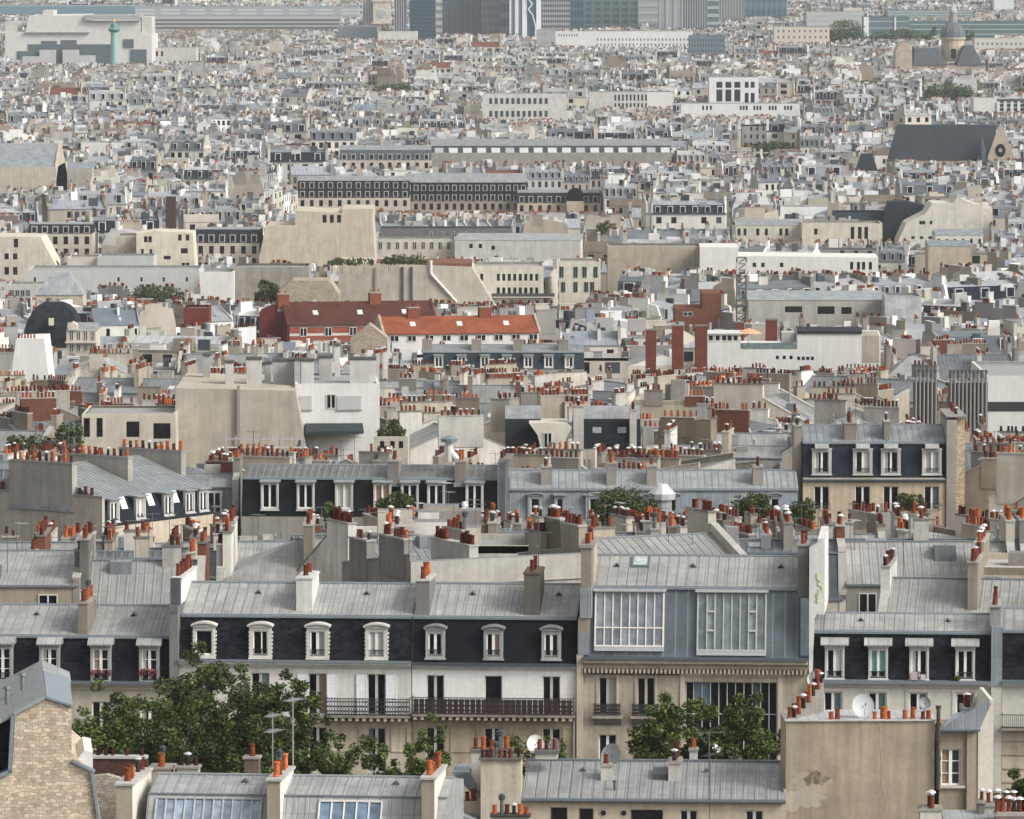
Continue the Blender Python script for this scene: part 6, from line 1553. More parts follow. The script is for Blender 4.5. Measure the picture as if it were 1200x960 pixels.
# dark church roof
F = Frame(2110, 1045, -2); zb = zground(2110); X = lambda p: F.s_(p, 180); Z = lambda y, o=0: F.z_(1100, y, o) - zb
r = empty('church', 'church with a long dark slate roof, pointed gable and rose window', 'church', (F.O[0], F.O[1], zb), F.th)
b = MB(); s0, s1 = X(1042), X(1160); zr, ze = Z(146, 10), Z(188)
b.face([(s0, 0, ze), (s1, 0, ze), (X(1170), 10, zr), (X(1052), 10, zr)], 'farwall', (.034, .042, .052)); b.face([(s1, 20, ze), (s0, 20, ze), (X(1052), 10, zr), (X(1170), 10, zr)], 'farwall', (.034, .042, .052)); b.face([(s0, 20, ze), (s0, 0, ze), (X(1052), 10, zr)], 'farwall', (.034, .042, .052)); b.build('slate_roof', r)
b = MB(); b.box(s0, s1 + 5, .2, 19.8, 0, ze, 'plaster', BEIGE); b.build('wall', r)
g0, g1, gm_ = X(1157), X(1189), X(1172); b = MB(); b.prism([(g0, 0), (g1, 0), (g1, Z(184)), (gm_, Z(143)), (g0, Z(184))], -2, -.5, 'y', 'plaster', (.46, .39, .31)); b.build('gable', r)
b = MB(); cz = Z(176); n = 16
b.prism([(gm_ + 1.75 * math.cos(6.283 * i / n), cz + 2.2 * math.sin(6.283 * i / n)) for i in range(n)], -2.1, -2.001, 'y', 'glass', BLACK); b.prism([(gm_ + .6 * math.cos(6.283 * i / n), cz + .7 * math.sin(6.283 * i / n)) for i in range(n)], -2.2, -2.101, 'y', 'plaster', BEIGE); b.build('rose_window', r)
b = MB(); b.lathe([(1.6, Z(190)), (1.6, Z(180)), (1.7, Z(179)), (0, Z(157))], X(1150), -1.5, 8, 'sheetdark', (.05, .06, .07)); b.build('spirelet', r)
claim(F, s0, g1, -2, 20, 190, 'the dark church roof', 168)
pyramid('dark_dome_house', 'small round black dome with white dormers left of the dark church roof', 'house', 1001, 1027, 202, 180, 2050, 8, (.02, .024, .03), 'sheetdark', top=.5)
# domed church
F = Frame(3270, 1113, 0); zb = zground(3270); X = lambda p: F.s_(p, 60); Z = lambda y, o=0: F.z_(1113, y, o) - zb
r = empty('domed_church', 'baroque church with a ribbed grey dome and lantern at upper right', 'church', (F.O[0], F.O[1], zb)); LAND.append(('the domed church', 1113, 50))
rr = 14.5 * K * 3270
b = MB(); b.lathe([(rr, Z(44)), (rr * .98, Z(38)), (rr * .85, Z(33)), (rr * .62, Z(29)), (rr * .38, Z(26.5)), (rr * .3, Z(26))], 0, 0, 20, 'sheetdark', (.10, .115, .13))
for i in range(12):
    a = 6.283 * i / 12
    for (q0, y0), (q1, y1) in (((1.0, 44), (.98, 38)), ((.98, 38), (.85, 33)), ((.85, 33), (.62, 29)), ((.62, 29), (.38, 26.5))): b.tube((math.cos(a) * rr * q0, math.sin(a) * rr * q0, Z(y0)), (math.cos(a) * rr * q1, math.sin(a) * rr * q1, Z(y1)), .28, 'sheetdark', (.14, .15, .165), 4)
b.build('dome', r)
b = MB(); b.cyl(0, 0, Z(72), Z(44), rr * .93, rr * .93, 16, 'plaster', (.48, .40, .31)); b.cyl(0, 0, Z(46), Z(44), rr * 1.05, rr * 1.05, 16, 'plaster', (.5, .43, .34)); b.build('drum', r)
b = MB(); b.cyl(0, 0, Z(26), Z(15), rr * .34, rr * .26, 8, 'farwall', (.25, .25, .24)); b.lathe([(rr * .34, Z(15)), (rr * .34, Z(12)), (rr * .15, Z(7)), (.3, Z(5)), (0, Z(-1))], 0, 0, 10, 'farwall', (.36, .38, .39)); b.build('lantern', r)
winpart(r, 0, -rr * .94, Z(68), 2.4, Z(57) - Z(68), False)
b = MB(); b.prism([(X(1068), Z(76)), (X(1070), Z(56)), (X(1098), Z(56)), (X(1108), Z(76))], -14, 8, 'y', 'sheetdark', (.09, .105, .12)); b.prism([(X(1119), Z(76)), (X(1128), Z(53)), (X(1138), Z(53)), (X(1150), Z(76))], -14, 8, 'y', 'sheetdark', (.085, .10, .115)); b.build('nave_roof', r)
b = MB(); b.box(X(1066), X(1152), -13.5, 10, 0, Z(76.2), 'plaster', (.45, .38, .3)); b.box(X(1047), X(1066.5), -18, 2, 0, Z(60), 'plaster', (.45, .375, .3)); b.prism([(X(1047), Z(60)), (X(1066), Z(60)), (X(1062), Z(52)), (X(1056.5), Z(48)), (X(1051), Z(52))], -17.9, 2, 'y', 'plaster', (.45, .375, .3)); b.build('wall', r)
claim(F, X(1045), X(1152), -18, 12, 82)
# green column
F = Frame(3300, 137, 0); r = empty('victory_column', 'tall green bronze column with a gilded figure on top at upper left', 'column', (F.O[0], F.O[1], zground(3300))); zb = zground(3300); Z = lambda y: F.z_(137, y) - zb; LAND.append(('the green column', 137, 50))
b = MB(); b.lathe([(2.3, 0), (2.1, Z(75)), (1.75, Z(40)), (1.75, Z(38))], 0, 0, 14, 'paint', (.20, .38, .33)); b.build('shaft', r)
b = MB(); b.lathe([(1.8, Z(38)), (2.4, Z(37)), (3.3, Z(35.5)), (3.3, Z(34)), (2.6, Z(33.5)), (1.9, Z(32)), (1.7, Z(28)), (.9, Z(27))], 0, 0, 12, 'paint', (.09, .22, .19)); b.build('capital', r)
b = MB(); b.lathe([(.5, Z(27)), (.7, Z(25)), (.4, Z(23)), (.45, Z(22)), (0, Z(21))], 0, 0, 8, 'metal', (.55, .36, .2)); b.tube((0, 0, Z(24)), (1.8, 0, Z(22)), .2, 'metal', (.55, .36, .2), 4); b.tube((0, 0, Z(24)), (-1.6, 0, Z(23)), .3, 'metal', (.55, .36, .2), 4); b.build('figure', r)
CLEAR.append((131, 143, 74, 3300))
# opera house
h = block('opera_house', 'huge pale stepped opera house with dark glass front behind the green column', 'opera house', 28, 172, 38, 77, 4050, 60, (.58, .565, .53), mat='cleanwall', phrase='the pale opera house', poly=[(6, 78), (6, 36), (30, 38), (34, 19), (100, 18), (110, 22), (165, 22), (165, 38), (178, 42), (178, 78)])
b = MB()
for a, c, y0, y1 in ((33, 132, 52, 78), (49, 67, 48, 54), (72, 90, 47, 54), (20, 33, 60, 78), (145, 157, 46, 56), (153, 172, 58, 77)): b.box(h.X(a), h.X(c), -.3 - a * .002, -.02, h.Z(y1), h.Z(y0), 'skyglass', (.09, .12, .135))
b.build('glass_front', h.root)
b = MB()
for a, c, y0, y1 in ((47, 66, 58.5, 78), (74, 93, 58.5, 78), (93.2, 112, 65, 78), (27, 47, 66, 78)): b.box(h.X(a), h.X(c), -4, -1, h.Z(y1), h.Z(y0), 'cleanwall', (.46, .47, .47))
b.build('entrance_blocks', h.root)
b = MB()
for a, c, y0, y1, o_, cc in ((100, 165, 18, 24, -2, (.34, .35, .34)), (50, 62, 12.5, 19, 4, (.5, .49, .46)), (30, 105, 37.5, 39, -1.5, (.3, .3, .29)), (108, 165, 23, 24.5, -2.2, (.5, .49, .46)), (166, 178, 20, 42, 2, (.52, .5, .46)), (6, 20, 26, 38, 3, (.5, .48, .44))): b.box(h.X(a), h.X(c), o_, o_ + 30, h.Z(y1), h.Z(y0), 'cleanwall', cc)
b.build('roof_tier', h.root)
h = block('grey_block', 'pale blocky building right of the green column', 'building', 172, 230, 56, 75, 3980, 24, (.52, .51, .48), wins=[(60, 66, (178, 190, 3), 2.5)], wfr=False)
h = block('long_slab', 'long horizontal slab building with dark window bands at upper left', 'office building', 175, 400, 19, 38, 4350, 20, (.42, .42, .40), mat='cleanwall', phrase='the banded slab')
b = MB(); 
for y0 in (22.5, 27, 31.5): b.box(h.X(177), h.X(398), -.1, -.01, h.Z(y0 + 2.4), h.Z(y0), 'paint', (.10, .11, .12))
b.build('window_band', h.root)
h = block('station_roof', 'long blue-grey station hall across the upper left edge', 'station', -30, 158, 7, 20, 4800, 60, (.12, .19, .23), mat='sheetdark', roof=('roofing', (.45, .46, .46)))
h = block('station_roof', 'pale long roof at the upper left, right of the blue-grey station hall', 'building', 158, 420, 8, 22, 4900, 40, (.32, .36, .38), mat='cleanwall', wins=[(11, 12.5, (170, 410, 9), 22), (15, 16.5, (170, 410, 9), 22)], wfr=False, gcol=(.5, .5, .48))
# clock tower
F = Frame(4440, 448.5, 0); zb = zground(4440); r = empty('clock_tower', 'pale clock tower in front of the glass towers', 'clock tower', (F.O[0], F.O[1], zb)); Z = lambda y: F.z_(449, y) - zb; wd = 10.8 * K * 4440
LAND.append(('the clock tower', 449, 15))
b = MB(); b.box(-wd, wd, 0, wd * 2, 0, Z(27), 'plaster', (.58, .53, .45)); b.box(-wd * 1.12, wd * 1.12, -.6, wd * 2.1, Z(28), Z(26.5), 'plaster', (.6, .55, .47)); b.box(-wd * .95, wd * .95, .4, wd * 1.9, Z(26.5), Z(2), 'plaster', (.58, .53, .45)); b.box(-wd * 1.1, wd * 1.1, -.4, wd * 2.1, Z(2), Z(-1), 'plaster', (.6, .56, .5)); b.lathe([(wd, Z(-1)), (wd * .8, Z(-9)), (.5, Z(-14))], 0, wd, 12, 'zinc', ZM); b.build('tower', r)
b = MB(); n = 20; b.prism([(2 * 1.55 * math.cos(6.283 * i / n), Z(16) + 2 * 1.55 * math.sin(6.283 * i / n)) for i in range(n)], .1, .36, 'y', 'paint', (.30, .36, .40)); o = b.build('clock_face', r)
b = MB(); b.box(-.15, .15, -.0, .09, Z(16), Z(16) + 2.2, 'paint', (.7, .7, .7)); b.box(-1.6, .1, -.0, .09, Z(16) - .12, Z(16) + .12, 'paint', (.7, .7, .7))
b.prism([(3.3 * math.cos(6.283 * i / n), Z(16) + 3.3 * math.sin(6.283 * i / n)) for i in range(n)], .2, .38, 'y', 'paint', (.62, .6, .55)); b.build('clock_hands', o)
claim(F, -wd, wd, 0, wd * 2, 32)
h = block('station_building', 'pale station block at the foot of the clock tower', 'station', 443, 489, 37, 50, 4560, 20, (.62, .59, .54)); h = block('zinc_hall', 'dark curved hall roof left of the clock tower', 'hall', 396, 441, 32, 47, 4570, 30, (.16, .19, .21), mat='sheetdark', roof=('zinc', (.2, .23, .25)), par=0)
# glass towers
def tower(lab, px0, px1, yb_, d, base, fin, nf, ytop=-60, bands=0, depth=26, fw=.35, phrase=None, mat='paint'):
    d = dnat(yb_)
    F = Frame(d, px0, 0); zb = zground(d); s0, s1 = F.s_(px0, 20), F.s_(px1, 20); zt = min(F.z_(px0, ytop) - zb, 175 - 0)
    r = empty('office_tower', lab, 'office tower', (F.O[0], F.O[1], zb), 0, 'office towers along the top')
    b = MB(); b.box(s0, s1, 0, depth, 0, zt, mat, base); b.build('glass_body', r)
    b = MB()
    for i in range(nf + 1):
        x = s0 + (s1 - s0) * i / max(nf, 1); f = (s1 - s0) / max(nf, 1) * fw / 2
        if nf: b.box(max(x - f, s0), min(x + f, s1), -.5, -.01, 0, zt, 'paint', fin)
    for j in range(bands): 
        z = zt * (j + .5) / bands; b.box(s0, s1, -.35, -.012, z - zt / bands * .2, z + zt / bands * .2, 'paint', fin)
    b.build('facade_ribs', r); claim(F, s0, s1, 0, depth, yb_, phrase, 20)
T_ = [('dark teal slab tower with fine horizontal lines, right of the clock tower', 480, 510, 48, 4900, (0.015, 0.048, 0.064), (0.028, 0.072, 0.089), 0, 30),
      ('pale striped slim tower between clock tower and dark teal slab', 462, 476, 45, 5000, (0.055, 0.104, 0.128), (0.500, 0.500, 0.480), 5, 0),
      ('grey slim tower left of the clock tower with vertical stripes', 425, 438, 30, 5000, (0.250, 0.280, 0.300), (0.450, 0.460, 0.460), 4, 0),
      ('white slim slab with window gaps right of the dark teal tower', 511, 519, 42, 4950, (0.500, 0.500, 0.480), (0.200, 0.220, 0.240), 0, 16),
      ('wide grey-blue tower with fine vertical ribs', 519, 564, 42, 4850, (0.041, 0.080, 0.106), (0.180, 0.215, 0.245), 16, 0),
      ('grey panelled tower right of the ribbed tower', 564, 586, 42, 4950, (0.220, 0.240, 0.260), (0.280, 0.300, 0.310), 3, 14),
      ('glass tower with pale reflections left of the white-striped tower', 586, 597, 42, 5000, (0.180, 0.220, 0.250), (0.350, 0.370, 0.380), 3, 8),
      ('white-striped tower, left pale pillar part', 597, 614, 43, 4880, (0.100, 0.170, 0.200), (0.680, 0.680, 0.670), 2, 0),
      ('teal glass tower with a white zigzag line and white edges', 612, 634, 46, 4870, (0.028, 0.088, 0.115), (0.720, 0.720, 0.720), 1, 0),
      ('grey tower with a grid of small dark windows', 634, 668, 38, 4860, (0.028, 0.064, 0.085), (0.300, 0.310, 0.320), 13, 22),
      ('dark blue tower right of the grid tower', 668, 684, 36, 4950, (0.028, 0.072, 0.102), (0.055, 0.112, 0.136), 4, 12),
      ('wide teal-green glass block tower with darker lines', 684, 748, 34, 4900, (0.050, 0.120, 0.140), (0.130, 0.190, 0.200), 6, 18),
      ('beige-grey tower with soft bands right of the wide teal block', 748, 772, 30, 5000, (0.260, 0.280, 0.290), (0.330, 0.350, 0.350), 0, 14),
      ('plain grey tower left half right of the beige-grey tower', 772, 800, 36, 4880, (0.260, 0.270, 0.285), (0.320, 0.330, 0.340), 3, 0),
      ('grey tower with sharp vertical fins', 800, 829, 36, 4875, (0.066, 0.112, 0.128), (0.400, 0.410, 0.410), 10, 0),
      ('low banded block right of the finned tower', 829, 842, 34, 4960, (0.066, 0.120, 0.145), (0.360, 0.380, 0.390), 0, 14),
      ('rounded grey glass block towards the right with vertical lines', 842, 872, 26, 5000, (0.200, 0.225, 0.225), (0.300, 0.320, 0.310), 9, 0),
      ('dark grey-green block with faint lines at right of the rounded one', 872, 922, 22, 5010, (0.055, 0.108, 0.128), (0.083, 0.148, 0.166), 8, 6)]
for lab, a, c, yb_, d, bc, fc, nf, bd in T_: tower(lab, a, c, yb_, d, bc, fc, nf, bands=bd, phrase='the glass towers' if a == 684 else None, fw=.3 if nf > 2 else .5)
F = Frame(dnat(46) - .5, 614, 0); b = MB(); q = None
for x, y in ((622, -20), (620, 0), (624, 5), (619, 11), (624, 17), (626, 24), (628, 32), (627, 46)):
    p = (F.s_(x, 20), -.9, F.z_(x, y) - 60)
    if q: b.tube(q, p, .5, 'paint', (.7, .72, .72), 4)
    q = p
tag(b.build('facade_zigzag_line', None, (F.O[0], F.O[1], 60)), 'white zigzag line running down the teal glass tower', 'facade line')  # plain white painted zigzag tube in front of the tower face
for nm, lab, a, c, yt, yb_, d, wl, kw in (
    ('office_building', 'long teal glass office with a white frame at upper right', 1012, 1066, 20, 46, 4800, (.10, .16, .17), {}),
    ('office_building', 'long low teal glass office behind the domed church', 1066, 1240, 25, 44, 4850, (.09, .15, .16), {}),
    ('office_building', 'pale top-lit building left of the long teal office', 945, 1012, 14, 34, 4900, (.42, .43, .42), {}),
    ('office_building', 'grey-green office strip across the upper right edge', 1040, 1140, 12, 22, 5000, (.20, .26, .27), {}),
    ('office_building', 'white blank building top right corner', 1165, 1188, -8, 14, 5060, (.62, .64, .64), {}),
    ('apartment_block', 'pinkish cream block with three window rows at upper right', 907, 972, 32, 52, 4350, (.56, .5, .43), dict(wins=[(35, 38, (912, 968, 10), 2), (42, 45, (912, 968, 10), 2)], wfr=False, gcol=(.1, .1, .1))),
    ('office_building', 'grey glass block with many panes right of the very long pale building', 808, 850, 42, 66, 4300, (.14, .18, .20), dict(wins=[(46, 49, (811, 847, 12), 1.6), (52, 55, (811, 847, 12), 1.6), (58, 61, (811, 847, 12), 1.6)], wfr=False, gcol=(.05, .07, .085))),
    ('apartment_block', 'pale apartment row at right edge beyond the domed church', 1142, 1200, 45, 60, 4300, (.55, .52, .46), dict(wins=[(50, 53, (1146, 1196, 10), 2)], wfr=False, gcol=(.1, .11, .12))),
    ('white_block', 'white gable block with tall dark windows at right edge', 1141, 1168, 115, 134, 2900, (.62, .61, .57), {}),
    ('apartment_block', 'dark-fronted building with tall white posts at right edge', 1168, 1240, 118, 134, 2900, (.045, .06, .065), dict(roof=('roofing', (.3, .3, .3))))):
    h = block(nm, lab, 'building', a, c, yt, yb_, d, 20, wl, mat='cleanwall', **kw)
    if 'teal' in lab or 'grey-green' in lab or 'posts' in lab:
        b = MB()
        for i in range(3): z = h.Z(yt + (yb_ - yt) * (.2 + .3 * i)); b.box(h.s0, h.s1, -.2, -.01, z - .25, z + .25, 'paint', (.38, .42, .42))
        if 'frame' in lab: b.box(h.X(1012), h.X(1018), -.6, -.21, 0, h.Z(20), 'paint', (.66, .67, .66)); b.box(h.X(1048), h.X(1050), -.6, -.21, 0, h.Z(20), 'paint', (.6, .61, .6))
        if 'posts' in lab:
            for i in range(9): x = h.s0 + (h.s1 - h.s0) * i / 9; b.box(x, x + 1.2, -.6, -.21, 0, h.Z(119), 'paint', (.6, .6, .57))
        b.build('facade_ribs', h.root)

# ---- plants on terraces and small far trees
for i, (a, c, y0, y1, d, seed, n, lf, lab) in enumerate((
    (702, 768, 571, 606, 548, 5, 3200, .15, 'green shrubs on the terrace in front of the zinc-fronted building, left group'),
    (860, 905, 578, 604, 548, 6, 2200, .15, 'green shrubs before the zinc-fronted building, right group'),
    (928, 956, 585, 603, 545, 7, 1000, .14, 'small hedge at the left foot of the cream stone house'),
    (1052, 1082, 577, 594, 555, 8, 1000, .13, 'balcony plants on the cream stone house'),
    (455, 484, 576, 598, 540, 9, 1300, .14, 'bush before the long black mansard, right of its third window'),
    (440, 456, 582, 597, 540, 10, 500, .14, 'little bush before the long black mansard, left one'),
    (380, 398, 588, 600, 540, 11, 500, .13, 'low dark plants before the long black mansard at left'),
    (1183, 1200, 578, 604, 540, 12, 900, .14, 'dark shrub at the right edge beyond the cream stone house'),
    (68, 96, 494, 512, 640, 13, 700, .15, 'small airy tree on the terrace left of the low cream terrace building'),
    (8, 62, 508, 528, 640, 14, 1500, .15, 'potted plants along a terrace wall at the left edge'),
    (445, 470, 492, 512, 650, 15, 700, .16, 'green plants right of the white shuttered block'),
    (301, 326, 326, 354, 1300, 16, 1600, .32, 'dark conical tree before the dirty grey wall block'),
    (152, 212, 334, 356, 1340, 17, 1900, .30, 'dark rooftop shrubs below the long pale grey block'),
    (384, 440, 302, 310, 1360, 18, 900, .28, 'dark hedge on the roof garden of the wide cream wall block'),
    (447, 500, 299, 309, 1360, 19, 1000, .28, 'bright hedge on the roof garden of the wide cream wall block'),
    (700, 722, 260, 272, 1620, 20, 500, .32, 'small trees behind the white long flat block'),
    (1084, 1142, 97, 118, 3020, 21, 2600, .62, 'green tree clump at upper right below the domed church'),
    (438, 482, 98, 110, 3050, 22, 1400, .6, 'green tree clump in the upper middle left'),
    (1006, 1026, 94, 101, 3250, 23, 500, .6, 'small green tree between roofs at upper right'),
    (868, 935, 166, 178, 2350, 24, 1500, .5, 'low green trees left of the dark church roof'),
    (972, 1012, 22, 50, 4700, 25, 2200, .9, 'park trees left of the white-framed office'),
    (1020, 1090, 34, 50, 4650, 26, 2400, .9, 'park trees at the foot of the white-framed office'),
    (1090, 1098, 30, 46, 4650, 27, 500, .9, 'single park tree left of the church dome'),
    (1128, 1142, 34, 52, 4300, 28, 600, .9, 'park tree right of the church dome'),
    (1186, 1200, 102, 112, 3000, 29, 400, .6, 'green tree at the right edge of the upper part'))):
    r = bush('tree' if d > 1000 else 'bush', lab, a, c, y0, y1, d, seed, n, lf, GREEN if d < 2500 else [(.05, .085, .03), (.06, .10, .035)], cat='tree' if d > 1000 else 'bush', depth=3 if d < 1000 else 9)
    CLEAR.append((a + 2, c - 2, y1 - 2, d)); 

# flue traces and repairs on the big blank walls
def traces(h, items, y=-.004):
    b = MB()
    for a, c, y0, y1, cc in items: b.box(h.X(a), h.X(c), y - .10, y, h.Z(y1), h.Z(y0), 'oldwall', cc)
    b.build('flue_trace', h.root)
for hh_ in BLK:
    nm_, px0_, px1_, yt_, yb__, col_ = hh_[1:]
    if nm_ in ('apartment_block', 'beige_wall_block', 'grey_wall_block') and px1_ - px0_ > 45:
        rg = random.Random(int(px0_)); it = []
        for i in range(int((px1_ - px0_) / 16)):
            a = px0_ + (px1_ - px0_) * rg.uniform(.22, .78); wd_ = rg.uniform(1.2, 5); f = rg.uniform(.80, 1.06)
            it.append((a, a + wd_, yt_ + rg.uniform(3, 7) + (yb__ - yt_) * rg.choice([.02, .02, .2]), yb__ + 6, tuple(q * f for q in col_)))
        it.sort(); it2 = []
        for q in it:
            if not it2 or q[0] > it2[-1][1] + .8: it2.append(q)
        traces(hh_[0], it2)

# ================================================================== the sea of roofs
class Sink:
    """collects the parts of one generated building; far: all in one mesh"""
    def __init__(s, far): s.far = far; s.parts = []; s.pots = []; s.one = MB() if far else None
    def new(s, name, parent=None):
        if s.far: return s.one
        b = MB(); s.parts.append([name, b, parent]); return b
    def pot(s, owner, x0, x1, y0, y1, z, kinds, lod):
        n = len(kinds); lx, ly = x1 - x0, y1 - y0
        if lod == 0: s.pots.append((owner, x0, x1, y0, y1, z, kinds)); return
        for i, k in enumerate(kinds):
            if k in ' #' or (lod == 2 and (i * 31 + int(x0 * 7)) % 5 < 2): continue
            t = (i + .5) / n
            px, py = (x0 + lx * t, (y0 + y1) / 2) if lx >= ly else ((x0 + x1) / 2, y0 + ly * t)
            c = POTCOL[k]; hh = POTH[k]; f = .75 + .5 * ((i * 7919 + int(px * 13)) % 10) / 10
            if lod == 1: 
                owner.cyl(px, py, z, z + hh, .16, .13, 6, 'pot', tuple(q * f for q in c))
                if k in 'ck': owner.cyl(px, py, z + hh + .03, z + hh + .14, .25, .1, 6, 'metal', (.5, .5, .5))
            else: owner.box(px - .17, px + .17, py - .17, py + .17, z, z + hh, 'pot', tuple(q * f * .8 for q in c), skip='b')
PAT = ['oorrROsdc ', 'OOOoos ', 'RRrdrkd ', 'cckcRcd ', 'oOrRsOrrd#dRR', 'srrddO k', 'RrrRd ']
WALLC = [((.68, .655, .60), 2.6, 'white'), ((.60, .55, .46), 2.8, 'cream'), ((.50, .44, .345), 2.3, 'sand-coloured'), ((.36, .315, .245), 2.4, 'beige'), ((.27, .255, .23), 2.2, 'grey'), ((.44, .42, .38), 2, 'pale grey'), ((.23, .19, .14), 1.3, 'tan')]
def pickw(rg, far=False):
    t = sum(w for c, w, n in WALLC); r = rg.uniform(0, t)
    for c, w, n in WALLC:
        r -= w
        if r <= 0: break
    f = rg.uniform(.88, 1.08)
    return tuple(q * f for q in c), n
ZC = [(.31, .31, .30), (.25, .258, .258), (.21, .222, .228), (.36, .355, .34), (.29, .29, .28), (.17, .182, .19), (.11, .122, .13)]
def gen(rg, kind, w, dp, Hh, lod, sk):
    """local: x 0..w along facade, y 0..dp, eave z = 0, walls down to -Hh. Returns description words"""
    wc, wn = pickw(rg); sc, _ = pickw(rg)
    zc = rg.choice(ZC); zf = rg.uniform(.85, 1.1); zc = tuple(q * zf for q in zc)
    fw = 'farwall' if lod == 2 else ('plaster' if rg.random() < .75 else 'oldwall'); fz = 'farzinc' if lod == 2 else 'zinc'
    r = 0; k = 0; inset = 0
    if kind == 'gable': r = dp * (rg.uniform(.2, .3) if lod == 0 else rg.uniform(.15, .26)); prof = [(0, 0), (dp / 2, r), (dp, 0)]; seg = [(fz, zc), (fz, zc)]
    elif kind == 'shed':
        r = dp * rg.uniform(.12, .24); prof = [(0, 0), (dp, r)] if rg.random() < .7 else [(0, r), (dp, 0)]; seg = [(fz, zc)]
    elif kind in ('mansard', 'zmansard'):
        k = rg.uniform(2.3, 3.2); inset = rg.uniform(.5, 1.1); r = k + (dp / 2 - inset) * rg.uniform(.14, .26)
        mf = rg.uniform(.6, 1.6); mc = (tuple(q * mf for q in (.016, .020, .025)) if kind == 'mansard' else tuple(q * .62 for q in zc))
        mm = ('slate' if rg.random() < .5 else 'sheetdark') if kind == 'mansard' else 'zincwall'
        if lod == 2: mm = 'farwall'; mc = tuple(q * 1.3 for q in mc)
        prof = [(0, 0), (inset, k), (dp / 2, r), (dp - inset, k), (dp, 0)]; seg = [(mm, mc), (fz, zc), (fz, zc), (mm, mc)]
    elif kind == 'tile': r = dp * .3; prof = [(0, 0), (dp / 2, r), (dp, 0)]; tc = (.15, .055, .034); seg = [('tile', tc), ('tile', tc)]
    elif kind == 'hip': r = dp * rg.uniform(.15, .25); prof = None
    elif kind == 'flat': prof = None
    zt = lambda y: (0 if prof is None else float(np.interp(y, [p[0] for p in prof], [p[1] for p in prof])))
    wall = sk.new('wall')
    wall.box(0, w, 0, dp, -Hh, -.003 if kind != 'flat' else 0, fw, wc, skip='bt')
    if kind == 'flat':
        rf = sk.new('flat_roof')
        rc = rg.choice([(.30, .295, .28), (.42, .41, .39), (.18, .18, .17), (.5, .49, .46)])
        rf.box(.3, w - .3, .3, dp - .3, -.5, -.4, 'roofing', rc, skip='b')
        for q in ((0, w, 0, .3), (0, w, dp - .3, dp), (0, .3, .3, dp - .3), (w - .3, w, .3, dp - .3)): wall.box(q[0], q[1], q[2], q[3], -.5, .02, fw, wc, skip='b')
        for i in range(rg.randint(1, 3)):
            x, y, a, c, e = rg.uniform(1, w - 4), rg.uniform(1, dp - 4), rg.uniform(1.2, 4), rg.uniform(1.2, 3), rg.uniform(.8, 2.6)
            sk.new('roof_cabin').box(x, x + a, y, y + c, -.4, e - .4, fw, pickw(rg)[0], top=('roofing', (.2, .2, .2)))
    elif kind == 'hip':
        rf = sk.new('zinc_roof'); m = min(dp, w) * .42; c = dp / 2; o = .15
        A = [(-o, -o, 0), (w + o, -o, 0), (w + o, dp + o, 0), (-o, dp + o, 0)]; T = [(m, c, r), (w - m, c, r)]
        rf.face([A[0], A[1], T[1], T[0]], fz, zc); rf.face([A[2], A[3], T[0], T[1]], fz, zc); rf.face([A[1], A[2], T[1]], fz, zc); rf.face([A[3], A[0], T[0]], fz, zc)
    else:
        rf = sk.new('tile_roof' if kind == 'tile' else 'zinc_roof')
        poly = [(y - (.15 if i == 0 else (-.15 if i == len(prof) - 1 else 0)), z) for i, (y, z) in enumerate(prof)]
        low = poly + [(poly[-1][0], -.12), (poly[0][0], -.12)]
        sg = seg + [('metal', (.2, .22, .24)), (None, None), ('metal', (.2, .22, .24))]
        # explicit faces
        for i, (m_, c_) in enumerate(seg):
            p, q = poly[i], poly[i + 1]
            tgt = rf
            rf.face([(0, p[0], p[1]), (w, p[0], p[1]), (w, q[0], q[1]), (0, q[0], q[1])], m_, c_)
            if lod == 0 and m_ == 'zinc': ribs(rf, .4, w - .4, p if p[1] < q[1] else q, q if p[1] < q[1] else p, .6, col=tuple(v * .95 for v in c_))
        for y_ in (0, len(poly) - 1):
            p = poly[y_]; s_ = [(0, p[0], -.15), (w, p[0], -.15), (w, p[0], p[1] + .003), (0, p[0], p[1] + .003)]
            
            if p[1] > .3: rf.face(s_ if y_ == 0 else s_[::-1], fw, wc)
            else: rf.face(s_ if y_ == 0 else s_[::-1], 'metal', (.18, .2, .22))
        if lod < 2:
            rx = [p for p in prof if p[1] == max(q[1] for q in prof)][0]
            rf.box(0, w, rx[0] - .12, rx[0] + .12, rx[1] - .02, rx[1] + .07, 'metal', (.2, .23, .25), skip='b')
            if k: rf.box(0, w, inset - .14, inset + .02, k - .08, k + .06, 'metal', (.15, .18, .2), skip='b')
    if prof is not None:
        for x, e in ((.004, 0), (w - .004, 1)):
            L_ = [(x, y, z - .02) for y, z in prof] + [(x, dp, -.4), (x, 0, -.4)]
            wall.face(L_ if not e else L_[::-1], fw, sc)
    # party walls
    pots = 0
    up = rg.uniform(.25, .6)
    stacks = []
